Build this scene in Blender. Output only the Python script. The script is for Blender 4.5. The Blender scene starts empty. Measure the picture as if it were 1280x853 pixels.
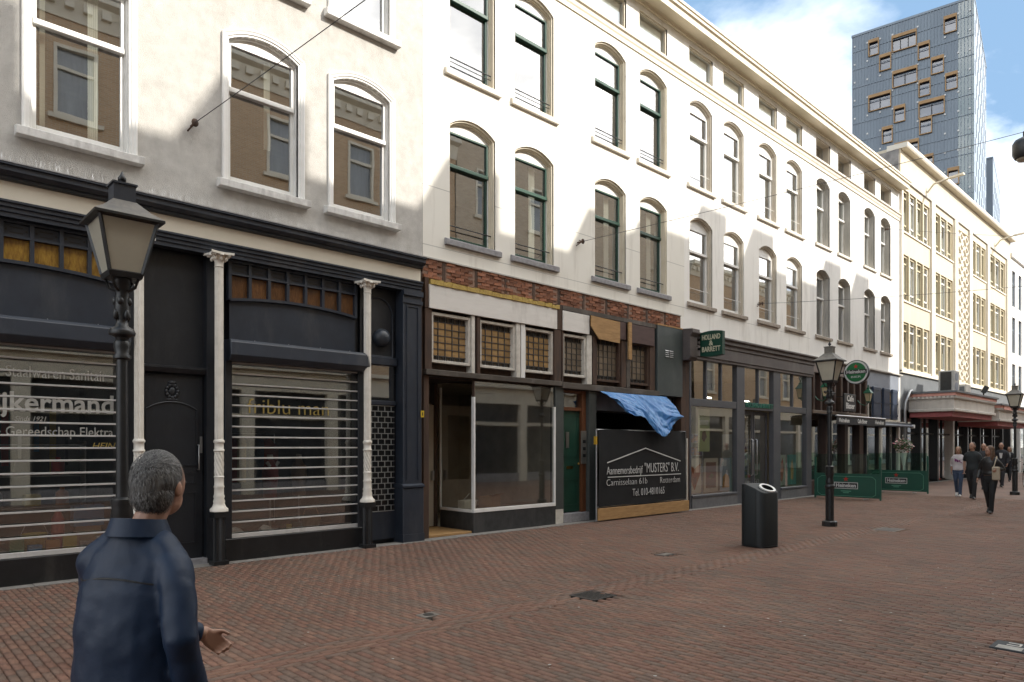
import bpy, math, random
import numpy as np
from mathutils import Vector, Matrix
R = math.radians
rnd = random.Random(11)
scene = bpy.context.scene
col = scene.collection

# ------------------------------------------------------------------ camera
# world: X runs along the street, the facade row stands on Y = 0, the street is at Y < 0
cam_d = bpy.data.cameras.new('camera')
cam = bpy.data.objects.new('camera', cam_d); col.objects.link(cam)
cam.location = (0, -10.4, 1.7)
cam.rotation_euler = (R(90), 0, R(46.6 - 90))
cam_d.sensor_width = 36; cam_d.lens = 870 / 1280 * 36
cam_d.shift_y = 131.5 / 1280
cam_d.clip_start = 0.05; cam_d.clip_end = 3000
scene.camera = cam

# ------------------------------------------------------------------ world, sun, exposure
SUN_AZ, SUN_EL = R(23), R(32.8)
to_sun = Vector((math.sin(SUN_AZ) * math.cos(SUN_EL), -math.cos(SUN_AZ) * math.cos(SUN_EL), math.sin(SUN_EL)))
world = bpy.data.worlds.new('World'); scene.world = world
world.use_nodes = True
wn, wl = world.node_tree.nodes, world.node_tree.links
wn.clear()
def wnode(t, **k):
    n = wn.new(t)
    for a, b in k.items(): setattr(n, a, b)
    return n
sky = wnode('ShaderNodeTexSky', sky_type='NISHITA', sun_disc=False)
sky.sun_elevation = SUN_EL; sky.sun_rotation = math.atan2(to_sun.x, to_sun.y)
sky.air_density = 1.0; sky.dust_density = 0.6; sky.ozone_density = 1.2
tc = wnode('ShaderNodeTexCoord')
sep = wnode('ShaderNodeSeparateXYZ'); wl.new(tc.outputs['Generated'], sep.inputs[0])
zz = wnode('ShaderNodeMath', operation='MAXIMUM'); wl.new(sep.outputs[2], zz.inputs[0]); zz.inputs[1].default_value = 0.0
za = wnode('ShaderNodeMath', operation='ADD'); wl.new(zz.outputs[0], za.inputs[0]); za.inputs[1].default_value = 0.18
dv = wnode('ShaderNodeVectorMath', operation='DIVIDE'); wl.new(tc.outputs['Generated'], dv.inputs[0])
cmb = wnode('ShaderNodeCombineXYZ')
for i in range(3): wl.new(za.outputs[0], cmb.inputs[i])
wl.new(cmb.outputs[0], dv.inputs[1])
mp = wnode('ShaderNodeMapping'); wl.new(dv.outputs[0], mp.inputs[0]); mp.inputs['Location'].default_value = (7.7, 4.3, 0.0); mp.inputs['Scale'].default_value = (1, 1, 0.3)
nz = wnode('ShaderNodeTexNoise'); wl.new(mp.outputs[0], nz.inputs['Vector'])
nz.inputs['Scale'].default_value = 0.75; nz.inputs['Detail'].default_value = 9; nz.inputs['Roughness'].default_value = 0.55; nz.inputs['Distortion'].default_value = 0.25
cr = wnode('ShaderNodeValToRGB'); wl.new(nz.outputs['Fac'], cr.inputs[0])
cr.color_ramp.elements[0].position = 0.37; cr.color_ramp.elements[0].color = (0, 0, 0, 1)
cr.color_ramp.elements[1].position = 0.62; cr.color_ramp.elements[1].color = (1, 1, 1, 1)
nz2 = wnode('ShaderNodeTexNoise'); wl.new(mp.outputs[0], nz2.inputs['Vector']); nz2.inputs['Scale'].default_value = 2.6; nz2.inputs['Detail'].default_value = 6
cr2 = wnode('ShaderNodeValToRGB'); wl.new(nz2.outputs['Fac'], cr2.inputs[0])
cr2.color_ramp.elements[0].position = 0.33; cr2.color_ramp.elements[0].color = (4.2, 4.3, 4.45, 1)
cr2.color_ramp.elements[1].position = 0.7; cr2.color_ramp.elements[1].color = (17.0, 16.3, 15.3, 1)
skm = wnode('ShaderNodeMix', data_type='RGBA'); skm.inputs[0].default_value = 0.5
skb = wnode('ShaderNodeVectorMath', operation='SCALE'); wl.new(sky.outputs[0], skb.inputs[0]); skb.inputs['Scale'].default_value = 0.185
wl.new(skb.outputs[0], skm.inputs[6]); skm.inputs[7].default_value = (1.55, 2.55, 3.85, 1)
mix = wnode('ShaderNodeMix', data_type='RGBA')
wl.new(cr.outputs[0], mix.inputs[0]); wl.new(skm.outputs[2], mix.inputs[6]); wl.new(cr2.outputs[0], mix.inputs[7])
bg = wnode('ShaderNodeBackground'); wl.new(mix.outputs[2], bg.inputs[0]); bg.inputs[1].default_value = 0.15
wo = wnode('ShaderNodeOutputWorld'); wl.new(bg.outputs[0], wo.inputs[0])

sun_d = bpy.data.lights.new('sun', 'SUN'); sun_d.energy = 2.3; sun_d.angle = R(0.55); sun_d.color = (1.0, 0.945, 0.86)
sun = bpy.data.objects.new('sun', sun_d); col.objects.link(sun)
sun.rotation_euler = to_sun.to_track_quat('Z', 'Y').to_euler(); sun.location = (10, -30, 30)
vs = scene.view_settings
vs.view_transform = 'Standard'; vs.look = 'None'; vs.exposure = 1.36; vs.gamma = 1.0; vs.use_curve_mapping = False
cy = scene.cycles
cy.use_denoising = True
cy.max_bounces = 8; cy.diffuse_bounces = 4; cy.glossy_bounces = 4; cy.transmission_bounces = 6; cy.transparent_max_bounces = 16
cy.sample_clamp_indirect = 6.0; cy.caustics_reflective = False; cy.caustics_refractive = False

# ------------------------------------------------------------------ materials
MATS = {}
def _new(name):
    m = bpy.data.materials.new(name); m.use_nodes = True
    nt = m.node_tree; nt.nodes.clear()
    out = nt.nodes.new('ShaderNodeOutputMaterial'); b = nt.nodes.new('ShaderNodeBsdfPrincipled')
    nt.links.new(b.outputs[0], out.inputs[0])
    return m, nt, b, out
def rgba(c): return (c[0], c[1], c[2], 1)
def mat(name, c, rough=.6, c2=None, scale=6, stretch=(1, 1, 1), bump=0.0, bscale=60, metal=0.0, spec=.5, coat=0.0, rnd_amt=0.0, lo=.35, hi=.65, dirt=None, dscale=1.3, coords='Object', lines=None, emis=None, estr=0, dst=.28):
    """procedural paint / stone / timber: base colour with a second tone by noise, fine relief, optional grime"""
    if name in MATS: return MATS[name]
    m, nt, b, out = _new(name); N, L = nt.nodes, nt.links
    tcn = N.new('ShaderNodeTexCoord'); mpn = N.new('ShaderNodeMapping'); L.new(tcn.outputs[coords], mpn.inputs[0]); mpn.inputs['Scale'].default_value = stretch
    if c2 is None: c2 = tuple(x * .82 for x in c)
    n = N.new('ShaderNodeTexNoise'); L.new(mpn.outputs[0], n.inputs['Vector']); n.inputs['Scale'].default_value = scale; n.inputs['Detail'].default_value = 7; n.inputs['Roughness'].default_value = .62
    r = N.new('ShaderNodeValToRGB'); L.new(n.outputs['Fac'], r.inputs[0])
    r.color_ramp.elements[0].position = lo; r.color_ramp.elements[0].color = rgba(c); r.color_ramp.elements[1].position = hi; r.color_ramp.elements[1].color = rgba(c2)
    cur = r.outputs[0]
    if dirt is not None:
        d = N.new('ShaderNodeTexNoise'); d.inputs['Scale'].default_value = dscale; d.inputs['Detail'].default_value = 9; d.inputs['Roughness'].default_value = .7
        m2 = N.new('ShaderNodeMapping'); L.new(tcn.outputs[coords], m2.inputs[0]); m2.inputs['Scale'].default_value = (1, 1, dst); L.new(m2.outputs[0], d.inputs['Vector'])
        rr = N.new('ShaderNodeValToRGB'); L.new(d.outputs['Fac'], rr.inputs[0]); rr.color_ramp.elements[0].position = .52; rr.color_ramp.elements[0].color = (0, 0, 0, 1); rr.color_ramp.elements[1].position = .78; rr.color_ramp.elements[1].color = (1, 1, 1, 1)
        mx = N.new('ShaderNodeMix'); mx.data_type = 'RGBA'; L.new(rr.outputs[0], mx.inputs[0]); L.new(cur, mx.inputs[6]); mx.inputs[7].default_value = rgba(dirt); cur = mx.outputs[2]
    if rnd_amt:
        oi = N.new('ShaderNodeObjectInfo'); mm = N.new('ShaderNodeMapRange'); L.new(oi.outputs['Random'], mm.inputs[0]); mm.inputs[3].default_value = 1 - rnd_amt; mm.inputs[4].default_value = 1 + rnd_amt
        sc = N.new('ShaderNodeVectorMath'); sc.operation = 'SCALE'; L.new(cur, sc.inputs[0]); L.new(mm.outputs[0], sc.inputs['Scale']); cur = sc.outputs[0]
    if lines:                                            # scored joints in render at given heights
        sp = N.new('ShaderNodeSeparateXYZ'); L.new(tcn.outputs['Object'], sp.inputs[0])
        acc = None
        for h in lines:
            cm = N.new('ShaderNodeMath'); cm.operation = 'COMPARE'; L.new(sp.outputs[2], cm.inputs[0]); cm.inputs[1].default_value = h; cm.inputs[2].default_value = .008
            if acc is None: acc = cm.outputs[0]
            else:
                ad = N.new('ShaderNodeMath'); ad.operation = 'MAXIMUM'; L.new(acc, ad.inputs[0]); L.new(cm.outputs[0], ad.inputs[1]); acc = ad.outputs[0]
        mx = N.new('ShaderNodeMix'); mx.data_type = 'RGBA'; L.new(acc, mx.inputs[0]); L.new(cur, mx.inputs[6]); mx.inputs[7].default_value = rgba(tuple(x * .62 for x in c)); cur = mx.outputs[2]
    L.new(cur, b.inputs['Base Color'])
    b.inputs['Roughness'].default_value = rough; b.inputs['Metallic'].default_value = metal; b.inputs['Specular IOR Level'].default_value = spec
    b.inputs['Coat Weight'].default_value = coat
    if emis: b.inputs['Emission Color'].default_value = rgba(emis); b.inputs['Emission Strength'].default_value = estr
    if bump:
        n2 = N.new('ShaderNodeTexNoise'); L.new(mpn.outputs[0], n2.inputs['Vector']); n2.inputs['Scale'].default_value = bscale; n2.inputs['Detail'].default_value = 5
        bp = N.new('ShaderNodeBump'); L.new(n2.outputs['Fac'], bp.inputs['Height']); bp.inputs['Strength'].default_value = bump; bp.inputs['Distance'].default_value = .01
        L.new(bp.outputs[0], b.inputs['Normal'])
    MATS[name] = m
    return m
def glass(name, base=.16, tint=(.86, .9, .88), wav=.02, wscale=2.2, rough=0.012):
    """window glass: part mirror, part clear, a little uneven like real panes"""
    if name in MATS: return MATS[name]
    m, nt, b, out = _new(name); N, L = nt.nodes, nt.links
    N.remove(b)
    tr = N.new('ShaderNodeBsdfTransparent'); tr.inputs[0].default_value = rgba(tint)
    gl = N.new('ShaderNodeBsdfGlossy'); gl.inputs['Roughness'].default_value = rough; gl.inputs[0].default_value = (1, 1, 1, 1)
    lw = N.new('ShaderNodeLayerWeight'); lw.inputs[0].default_value = .5
    fr = N.new('ShaderNodeMath'); fr.operation = 'POWER'; L.new(lw.outputs['Facing'], fr.inputs[0]); fr.inputs[1].default_value = 4.5
    ad = N.new('ShaderNodeMath'); ad.operation = 'ADD'; ad.use_clamp = True; L.new(fr.outputs[0], ad.inputs[0]); ad.inputs[1].default_value = base
    mx = N.new('ShaderNodeMixShader'); L.new(ad.outputs[0], mx.inputs[0]); L.new(tr.outputs[0], mx.inputs[1]); L.new(gl.outputs[0], mx.inputs[2]); L.new(mx.outputs[0], out.inputs[0])
    tcn = N.new('ShaderNodeTexCoord'); n2 = N.new('ShaderNodeTexNoise'); n2.inputs['Scale'].default_value = wscale; n2.inputs['Detail'].default_value = 1
    oi = N.new('ShaderNodeObjectInfo'); va = N.new('ShaderNodeVectorMath'); va.operation = 'ADD'; L.new(tcn.outputs['Object'], va.inputs[0]); L.new(oi.outputs['Location'], va.inputs[1]); L.new(va.outputs[0], n2.inputs['Vector'])
    bp = N.new('ShaderNodeBump'); L.new(n2.outputs['Fac'], bp.inputs['Height']); bp.inputs['Strength'].default_value = wav; bp.inputs['Distance'].default_value = .1
    L.new(bp.outputs[0], gl.inputs['Normal'])
    MATS[name] = m
    return m

# ------------------------------------------------------------------ mesh helpers
ORG = {}
class MB:
    def __init__(s): s.v = []; s.f = []
    def add(s, vs, fs):
        o = len(s.v); s.v += [tuple(p) for p in vs]; s.f += [tuple(i + o for i in f) for f in fs]; return s
    def poly(s, *pts): return s.add(pts, [tuple(range(len(pts)))])
    def box(s, x0, x1, y0, y1, z0, z1):
        return s.add([(x0, y0, z0), (x1, y0, z0), (x1, y1, z0), (x0, y1, z0), (x0, y0, z1), (x1, y0, z1), (x1, y1, z1), (x0, y1, z1)],
                     [(0, 3, 2, 1), (4, 5, 6, 7), (0, 1, 5, 4), (1, 2, 6, 5), (2, 3, 7, 6), (3, 0, 4, 7)])
    def obox(s, c, sx, sy, sz, rot=(0, 0, 0)):
        from mathutils import Euler
        M = Euler(rot).to_matrix(); c = Vector(c)
        P = [c + M @ Vector((x * sx / 2, y * sy / 2, z * sz / 2)) for x, y, z in ((-1, -1, -1), (1, -1, -1), (1, 1, -1), (-1, 1, -1), (-1, -1, 1), (1, -1, 1), (1, 1, 1), (-1, 1, 1))]
        return s.add(P, [(0, 3, 2, 1), (4, 5, 6, 7), (0, 1, 5, 4), (1, 2, 6, 5), (2, 3, 7, 6), (3, 0, 4, 7)])
    def prof(s, pts, x0, x1):                       # (y, z) outline pulled along X
        n = len(pts)
        return s.add([(x0, y, z) for y, z in pts] + [(x1, y, z) for y, z in pts],
                     [(i, (i + 1) % n, n + (i + 1) % n, n + i) for i in range(n)] + [tuple(range(n - 1, -1, -1)), tuple(range(n, 2 * n))])
    def profy(s, pts, y0, y1):                      # (x, z) outline pulled along Y
        n = len(pts)
        return s.add([(x, y0, z) for x, z in pts] + [(x, y1, z) for x, z in pts],
                     [(i, (i + 1) % n, n + (i + 1) % n, n + i) for i in range(n)] + [tuple(range(n - 1, -1, -1)), tuple(range(n, 2 * n))])
    def profz(s, pts, z0, z1):                      # (x, y) outline pulled along Z
        n = len(pts)
        return s.add([(x, y, z0) for x, y in pts] + [(x, y, z1) for x, y in pts],
                     [(i, (i + 1) % n, n + (i + 1) % n, n + i) for i in range(n)] + [tuple(range(n - 1, -1, -1)), tuple(range(n, 2 * n))])
    def lathe(s, c, pr, n=16, sq=None):
        cx, cy, cz = c; vs = []; fs = []
        for r, z in pr:
            for k in range(n):
                a = 2 * math.pi * (k + .5) / n
                vs.append((cx + r * math.cos(a), cy + r * math.sin(a), cz + z))
        for i in range(len(pr) - 1):
            for k in range(n):
                k2 = (k + 1) % n
                fs.append((i * n + k, i * n + k2, (i + 1) * n + k2, (i + 1) * n + k))
        fs.append(tuple(range(n - 1, -1, -1))); fs.append(tuple(range((len(pr) - 1) * n, len(pr) * n)))
        return s.add(vs, fs)
    def flute(s, c, r, z0, z1, n=12, d=.12):          # fluted shaft
        pts = []
        for k in range(n * 4):
            a = 2 * math.pi * k / (n * 4); rr = r * (1 - d * (0, .7, 1, .7)[k % 4])
            pts.append((c[0] + rr * math.cos(a), c[1] + rr * math.sin(a)))
        return s.profz(pts, c[2] + z0, c[2] + z1)
    def tube(s, path, r, n=8, caps=True, flat=1.0):
        P = [Vector(p) for p in path]; m = len(P)
        rs = r if isinstance(r, (list, tuple)) else [r] * m
        vs = []; fs = []; up = None
        for i in range(m):
            t = (P[min(i + 1, m - 1)] - P[max(i - 1, 0)]).normalized()
            if up is None: up = Vector((0, 0, 1)) if abs(t.z) < .9 else Vector((1, 0, 0))
            a = t.cross(up).normalized(); b = a.cross(t).normalized(); up = b
            rr = rs[i]; ra, rb = rr if isinstance(rr, (list, tuple)) else (rr, rr * flat)
            for k in range(n):
                w = 2 * math.pi * k / n
                vs.append(P[i] + a * (ra * math.cos(w)) + b * (rb * math.sin(w)))
        for i in range(m - 1):
            for k in range(n):
                k2 = (k + 1) % n
                fs.append((i * n + k, i * n + k2, (i + 1) * n + k2, (i + 1) * n + k))
        if caps: fs.append(tuple(range(n - 1, -1, -1))); fs.append(tuple(range((m - 1) * n, m * n)))
        return s.add(vs, fs)
    def ell(s, c, rx, ry, rz, n=12, m=8, M=None):
        vs = []; fs = []
        for i in range(1, m):
            p = math.pi * i / m
            for k in range(n):
                a = 2 * math.pi * k / n
                vs.append(Vector((rx * math.sin(p) * math.cos(a), ry * math.sin(p) * math.sin(a), rz * math.cos(p))))
        vs.append(Vector((0, 0, rz))); vs.append(Vector((0, 0, -rz)))
        for i in range(m - 2):
            for k in range(n):
                k2 = (k + 1) % n
                fs.append((i * n + k, (i + 1) * n + k, (i + 1) * n + k2, i * n + k2))
        t, bt = len(vs) - 2, len(vs) - 1
        for k in range(n):
            k2 = (k + 1) % n; fs.append((t, k, k2)); fs.append((bt, (m - 2) * n + k2, (m - 2) * n + k))
        c = Vector(c)
        return s.add([c + (M @ v if M is not None else v) for v in vs], fs)
    def build(s, name, material, parent=None, loc=None, smooth=0, world=True, bevel=0):
        o = None
        top = parent
        while top is not None and top.parent is not None: top = top.parent
        off = ORG.get(top.name, (0, 0, 0)) if (top is not None and world) else (0, 0, 0)
        vs = s.v if off == (0, 0, 0) else [(a - off[0], b - off[1], c - off[2]) for a, b, c in s.v]
        me = bpy.data.meshes.new(name); me.from_pydata(vs, [], s.f); me.update()
        if smooth:
            me.polygons.foreach_set('use_smooth', [True] * len(me.polygons)); me.set_sharp_from_angle(angle=R(smooth))
        me.materials.append(material)
        o = bpy.data.objects.new(name, me); col.objects.link(o)
        if parent is not None: o.parent = parent
        if loc is not None: o.location = loc
        if bevel:
            bm = o.modifiers.new('bevel', 'BEVEL'); bm.width = bevel; bm.segments = 1; bm.limit_method = 'ANGLE'
        return o
def B(*a): return MB().box(*a)
def root(name, label, cat, loc=(0, 0, 0), rz=0, group=None, world=False):
    o = bpy.data.objects.new(name, None); col.objects.link(o); o.location = loc; o.rotation_euler = (0, 0, rz); o.empty_display_size = .2
    o['label'] = label; o['category'] = cat
    if group: o['group'] = group
    if world: ORG[o.name] = tuple(loc)
    return o
def tag(o, label, cat, group=None):
    o['label'] = label; o['category'] = cat
    if group: o['group'] = group
    return o
def kind(o, k): o['kind'] = k; return o
def dup(o, parent=None, loc=None, rot=None):
    c = o.copy(); col.objects.link(c); c.parent = parent
    if loc is not None: c.location = loc
    if rot is not None: c.rotation_euler = rot
    for ch in list(o.children): dup(ch, c)
    return c
FONT_DG = None
def text(name, s, size, M, material, parent, extrude=.004, width=None, bold=0.0, align='CENTER', shear=0, world=True):
    """flat lettering as a mesh; M places it (x right, y up, z out of the surface)"""
    cu = bpy.data.curves.new(name, 'FONT'); cu.body = s; cu.size = size; cu.align_x = align; cu.align_y = 'CENTER'; cu.extrude = extrude; cu.offset = bold; cu.shear = shear; cu.resolution_u = 3
    to = bpy.data.objects.new(name + '_curve', cu); col.objects.link(to)
    dg = bpy.context.evaluated_depsgraph_get(); dg.update()
    me = bpy.data.meshes.new_from_object(to.evaluated_get(dg))
    bpy.data.objects.remove(to); bpy.data.curves.remove(cu)
    n = len(me.vertices); co = np.empty(n * 3); me.vertices.foreach_get('co', co); co = co.reshape(-1, 3)
    if width:
        w = co[:, 0].max() - co[:, 0].min(); co[:, 0] *= width / w
    top = parent
    while top is not None and top.parent is not None: top = top.parent
    off = np.array(ORG.get(top.name, (0, 0, 0)) if (top is not None and world) else (0, 0, 0))
    A = np.array(M); co = co @ A[:3, :3].T + A[:3, 3] - off
    me.vertices.foreach_set('co', co.ravel()); me.update(); me.name = name
    me.materials.clear(); me.materials.append(material)
    o = bpy.data.objects.new(name, me); col.objects.link(o); o.parent = parent
    return o
def face_street(x, y, z):                     # lettering on a surface that faces the street (-Y)
    return Matrix(((1, 0, 0, x), (0, 0, -1, y), (0, 1, 0, z), (0, 0, 0, 1)))
def face_back(x, y, z):                       # lettering on a surface that faces -X
    return Matrix(((0, 0, -1, x), (-1, 0, 0, y), (0, 1, 0, z), (0, 0, 0, 1)))

def arch_z(x, a, b, zs, zc):
    if zc - zs < 1e-4: return zs
    h = (b - a) / 2; r = (h * h + (zc - zs) ** 2) / (2 * (zc - zs)); cxm = (a + b) / 2
    return zc - r + math.sqrt(max(r * r - (x - cxm) ** 2, 0))
def wall(mb, x0, x1, z0, z1, ops, y=0.0, depth=.25, nst=10):
    """front face with real openings (a, b, z_bottom, z_spring, z_crown) and their reveals"""
    xs = sorted({x0, x1} | {o[0] for o in ops} | {o[1] for o in ops}); zs = sorted({z0, z1} | {q for o in ops for q in o[2:5]})
    for i in range(len(xs) - 1):
        for j in range(len(zs) - 1):
            cx, cz = (xs[i] + xs[i + 1]) / 2, (zs[j] + zs[j + 1]) / 2
            if any(o[0] < cx < o[1] and o[2] < cz < o[4] for o in ops): continue
            mb.poly((xs[i], y, zs[j]), (xs[i + 1], y, zs[j]), (xs[i + 1], y, zs[j + 1]), (xs[i], y, zs[j + 1]))
    for a, b, zb, zsp, zc in ops:
        pts = []
        for k in range(nst + 1):
            x = a + (b - a) * k / nst; pts.append((x, arch_z(x, a, b, zsp, zc)))
        for (xa, za_), (xb, zb_) in zip(pts[:-1], pts[1:]):
            if zc > zsp: mb.poly((xa, y, za_), (xb, y, zb_), (xb, y, zc), (xa, y, zc))
            mb.poly((xa, y, za_), (xa, y + depth, za_), (xb, y + depth, zb_), (xb, y, zb_))
        mb.poly((a, y, zb), (a, y + depth, zb), (a, y + depth, zsp), (a, y, zsp))
        mb.poly((b, y, zb), (b, y, zsp), (b, y + depth, zsp), (b, y + depth, zb))
        mb.poly((a, y, zb), (b, y, zb), (b, y + depth, zb), (a, y + depth, zb))
    return mb
def sweep_opening(mb, a, hs, hc, prof, nst=12):
    """moulding profile [(outward offset, y)] carried up one jamb, over the arch and down the other"""
    P = [(-a, 0.0, -1.0, 0.0), (-a, hs, -1.0, 0.0)]
    if hc - hs > 1e-4:
        r = (a * a + (hc - hs) ** 2) / (2 * (hc - hs)); zc = hc - r
        P = [(-a, 0.0, -1.0, 0.0)]
        for k in range(nst + 1):
            x = -a + 2 * a * k / nst; z = arch_z(x, -a, a, hs, hc)
            nx, nz_ = x / r, (z - zc) / r
            if k == 0: nx, nz_ = -1, 1 * (1 - abs(x) / r) / max(nz_, .01) if False else .75
            if k == nst: nx, nz_ = 1, .75
            P.append((x, z, nx, nz_))
        P.append((a, 0.0, 1.0, 0.0))
    else:
        P = [(-a, 0, -1, 0), (-a, hs, -1, 1), (a, hs, 1, 1), (a, 0, 1, 0)]
    rows = [[(x + o * nx, y, z + o * nz_) for o, y in prof] for x, z, nx, nz_ in P]
    for A_, B_ in zip(rows[:-1], rows[1:]):
        for i in range(len(prof) - 1): mb.poly(A_[i], A_[i + 1], B_[i + 1], B_[i])
    return mb

# ------------------------------------------------------------------ palette
M_white = mat('white_render', (.80, .775, .70), .75, c2=(.755, .725, .645), scale=1.1, bump=.15, bscale=90, dirt=(.55, .51, .44), dscale=2.6, dst=.12, lo=.3, hi=.75, lines=(5.42, 6.52, 7.62, 8.52, 9.6, 10.7))
M_white_c = mat('white_render_plain', (.84, .82, .77), .75, c2=(.79, .765, .71), scale=1.4, bump=.18, bscale=70, dirt=(.52, .49, .44), dscale=2.6, dst=.12, lo=.3, hi=.75, lines=(5.42, 8.6))
M_white_d = mat('white_render_grey', (.77, .755, .72), .75, c2=(.70, .685, .65), scale=1.4, bump=.18, bscale=70, dirt=(.46, .43, .40), dscale=2.6, dst=.12, lo=.3, hi=.75)
M_grey_render = mat('grey_roughcast', (.56, .54, .50), .95, c2=(.44, .422, .39), scale=5, bump=1.0, bscale=85, dirt=(.38, .36, .325), dscale=1.8, lo=.34, hi=.68)
M_trim = mat('cream_shade_trim', (.70, .635, .50), .6, c2=(.64, .57, .44), scale=3)  # tan tone puts the warm shade of the window jambs into the colour
M_trim_c = mat('stone_trim', (.62, .56, .46), .7, c2=(.54, .48, .39), scale=4)
M_trim_d = mat('grey_shade_trim', (.50, .475, .43), .75, c2=(.40, .38, .34), scale=4, stretch=(1, 1, .3))  # greyer than the wall: shade of the deep jambs put into the colour
M_wpaint = mat('white_paint', (.80, .79, .76), .4, c2=(.73, .72, .68), scale=5, bump=.05)
M_wpaint_old = mat('worn_white_paint', (.66, .63, .56), .6, c2=(.50, .46, .40), scale=7, bump=.1, dirt=(.30, .26, .21))
M_green = mat('green_paint', (.020, .068, .046), .35, c2=(.016, .052, .036), scale=5)
M_black = mat('black_paint', (.008, .009, .010), .42, c2=(.015, .016, .017), scale=8, bump=.06)
M_bluestone = mat('bluestone_sill', (.30, .295, .30), .75, c2=(.21, .20, .21), scale=12, bump=.2)
M_stonesill = mat('weathered_sill', (.36, .31, .25), .8, c2=(.24, .20, .165), scale=10, bump=.25)
M_lightsill = mat('painted_sill', (.68, .63, .54), .7, c2=(.56, .51, .43), scale=8, bump=.15)
M_wsill = mat('white_sill', (.72, .71, .68), .55, c2=(.58, .57, .54), scale=9, bump=.1, dirt=(.32, .30, .28), dscale=4)
M_slate = mat('slate_blue_paint', (.026, .034, .049), .42, c2=(.020, .026, .038), scale=3, bump=.08, dirt=(.060, .064, .070), dscale=2.2)
M_slate2 = mat('dark_slate_paint', (.015, .018, .023), .45, c2=(.011, .013, .017), scale=4, bump=.08, dirt=(.038, .040, .044), dscale=2.0)
M_cream = mat('cream_frieze', (.74, .68, .56), .6, c2=(.68, .62, .50), scale=2)
M_colw = mat('ivory_column_paint', (.76, .72, .64), .5, c2=(.66, .62, .54), scale=9, bump=.1)
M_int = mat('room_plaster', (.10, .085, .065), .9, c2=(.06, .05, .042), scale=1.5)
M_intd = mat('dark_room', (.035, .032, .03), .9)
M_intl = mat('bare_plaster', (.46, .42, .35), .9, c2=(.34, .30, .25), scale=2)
M_glass = glass('window_glass', .24)
M_glass_old = glass('old_window_glass', .37, wav=.012, wscale=1.3)
M_glass_shop = glass('shop_glass', .34, tint=(.90, .92, .90), wav=.012, wscale=.7)
M_glass_dusty = glass('dusty_glass', .28, tint=(.72, .72, .66), wav=.012, wscale=.7, rough=.03)
M_poly = glass('clear_shutter_panel', .05, tint=(.90, .90, .88), wav=.01, wscale=3, rough=.02)
M_curtain = mat('white_curtain', (.70, .68, .62), .9, c2=(.60, .58, .52), scale=3, stretch=(8, 1, .3))
M_blind = mat('window_blind', (.66, .66, .63), .7, c2=(.60, .60, .57), scale=2)
M_brick = mat('old_red_brick', (.29, .13, .075), .95, c2=(.16, .066, .042), scale=16, bump=1.0, bscale=45, rnd_amt=.42, dirt=(.34, .22, .165), dscale=14, spec=.2)
M_mortar = mat('old_mortar', (.30, .20, .15), .95, c2=(.20, .12, .085), scale=20, bump=.8)
M_rust = mat('rust_brown_timber', (.085, .045, .026), .8, c2=(.045, .028, .02), scale=8, stretch=(1, 1, .2), bump=.25)
M_oldwood = mat('grey_brown_timber', (.10, .083, .066), .8, c2=(.055, .045, .036), scale=7, stretch=(.25, 1, 1), bump=.3, dirt=(.18, .16, .14))
M_metal = mat('brushed_metal', (.55, .55, .55), .35, metal=1.0)
M_brass = mat('brass', (.62, .42, .12), .3, metal=1.0)

# ------------------------------------------------------------------ ground
gm = mat('sand_joint', (.060, .050, .042), .95, c2=(.035, .03, .026), scale=30, bump=.3)
g = MB().poly((-900, -900, -.034), (900, -900, -.034), (900, 900, -.034), (-900, 900, -.034)).build('ground', gm); kind(g, 'structure')

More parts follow.
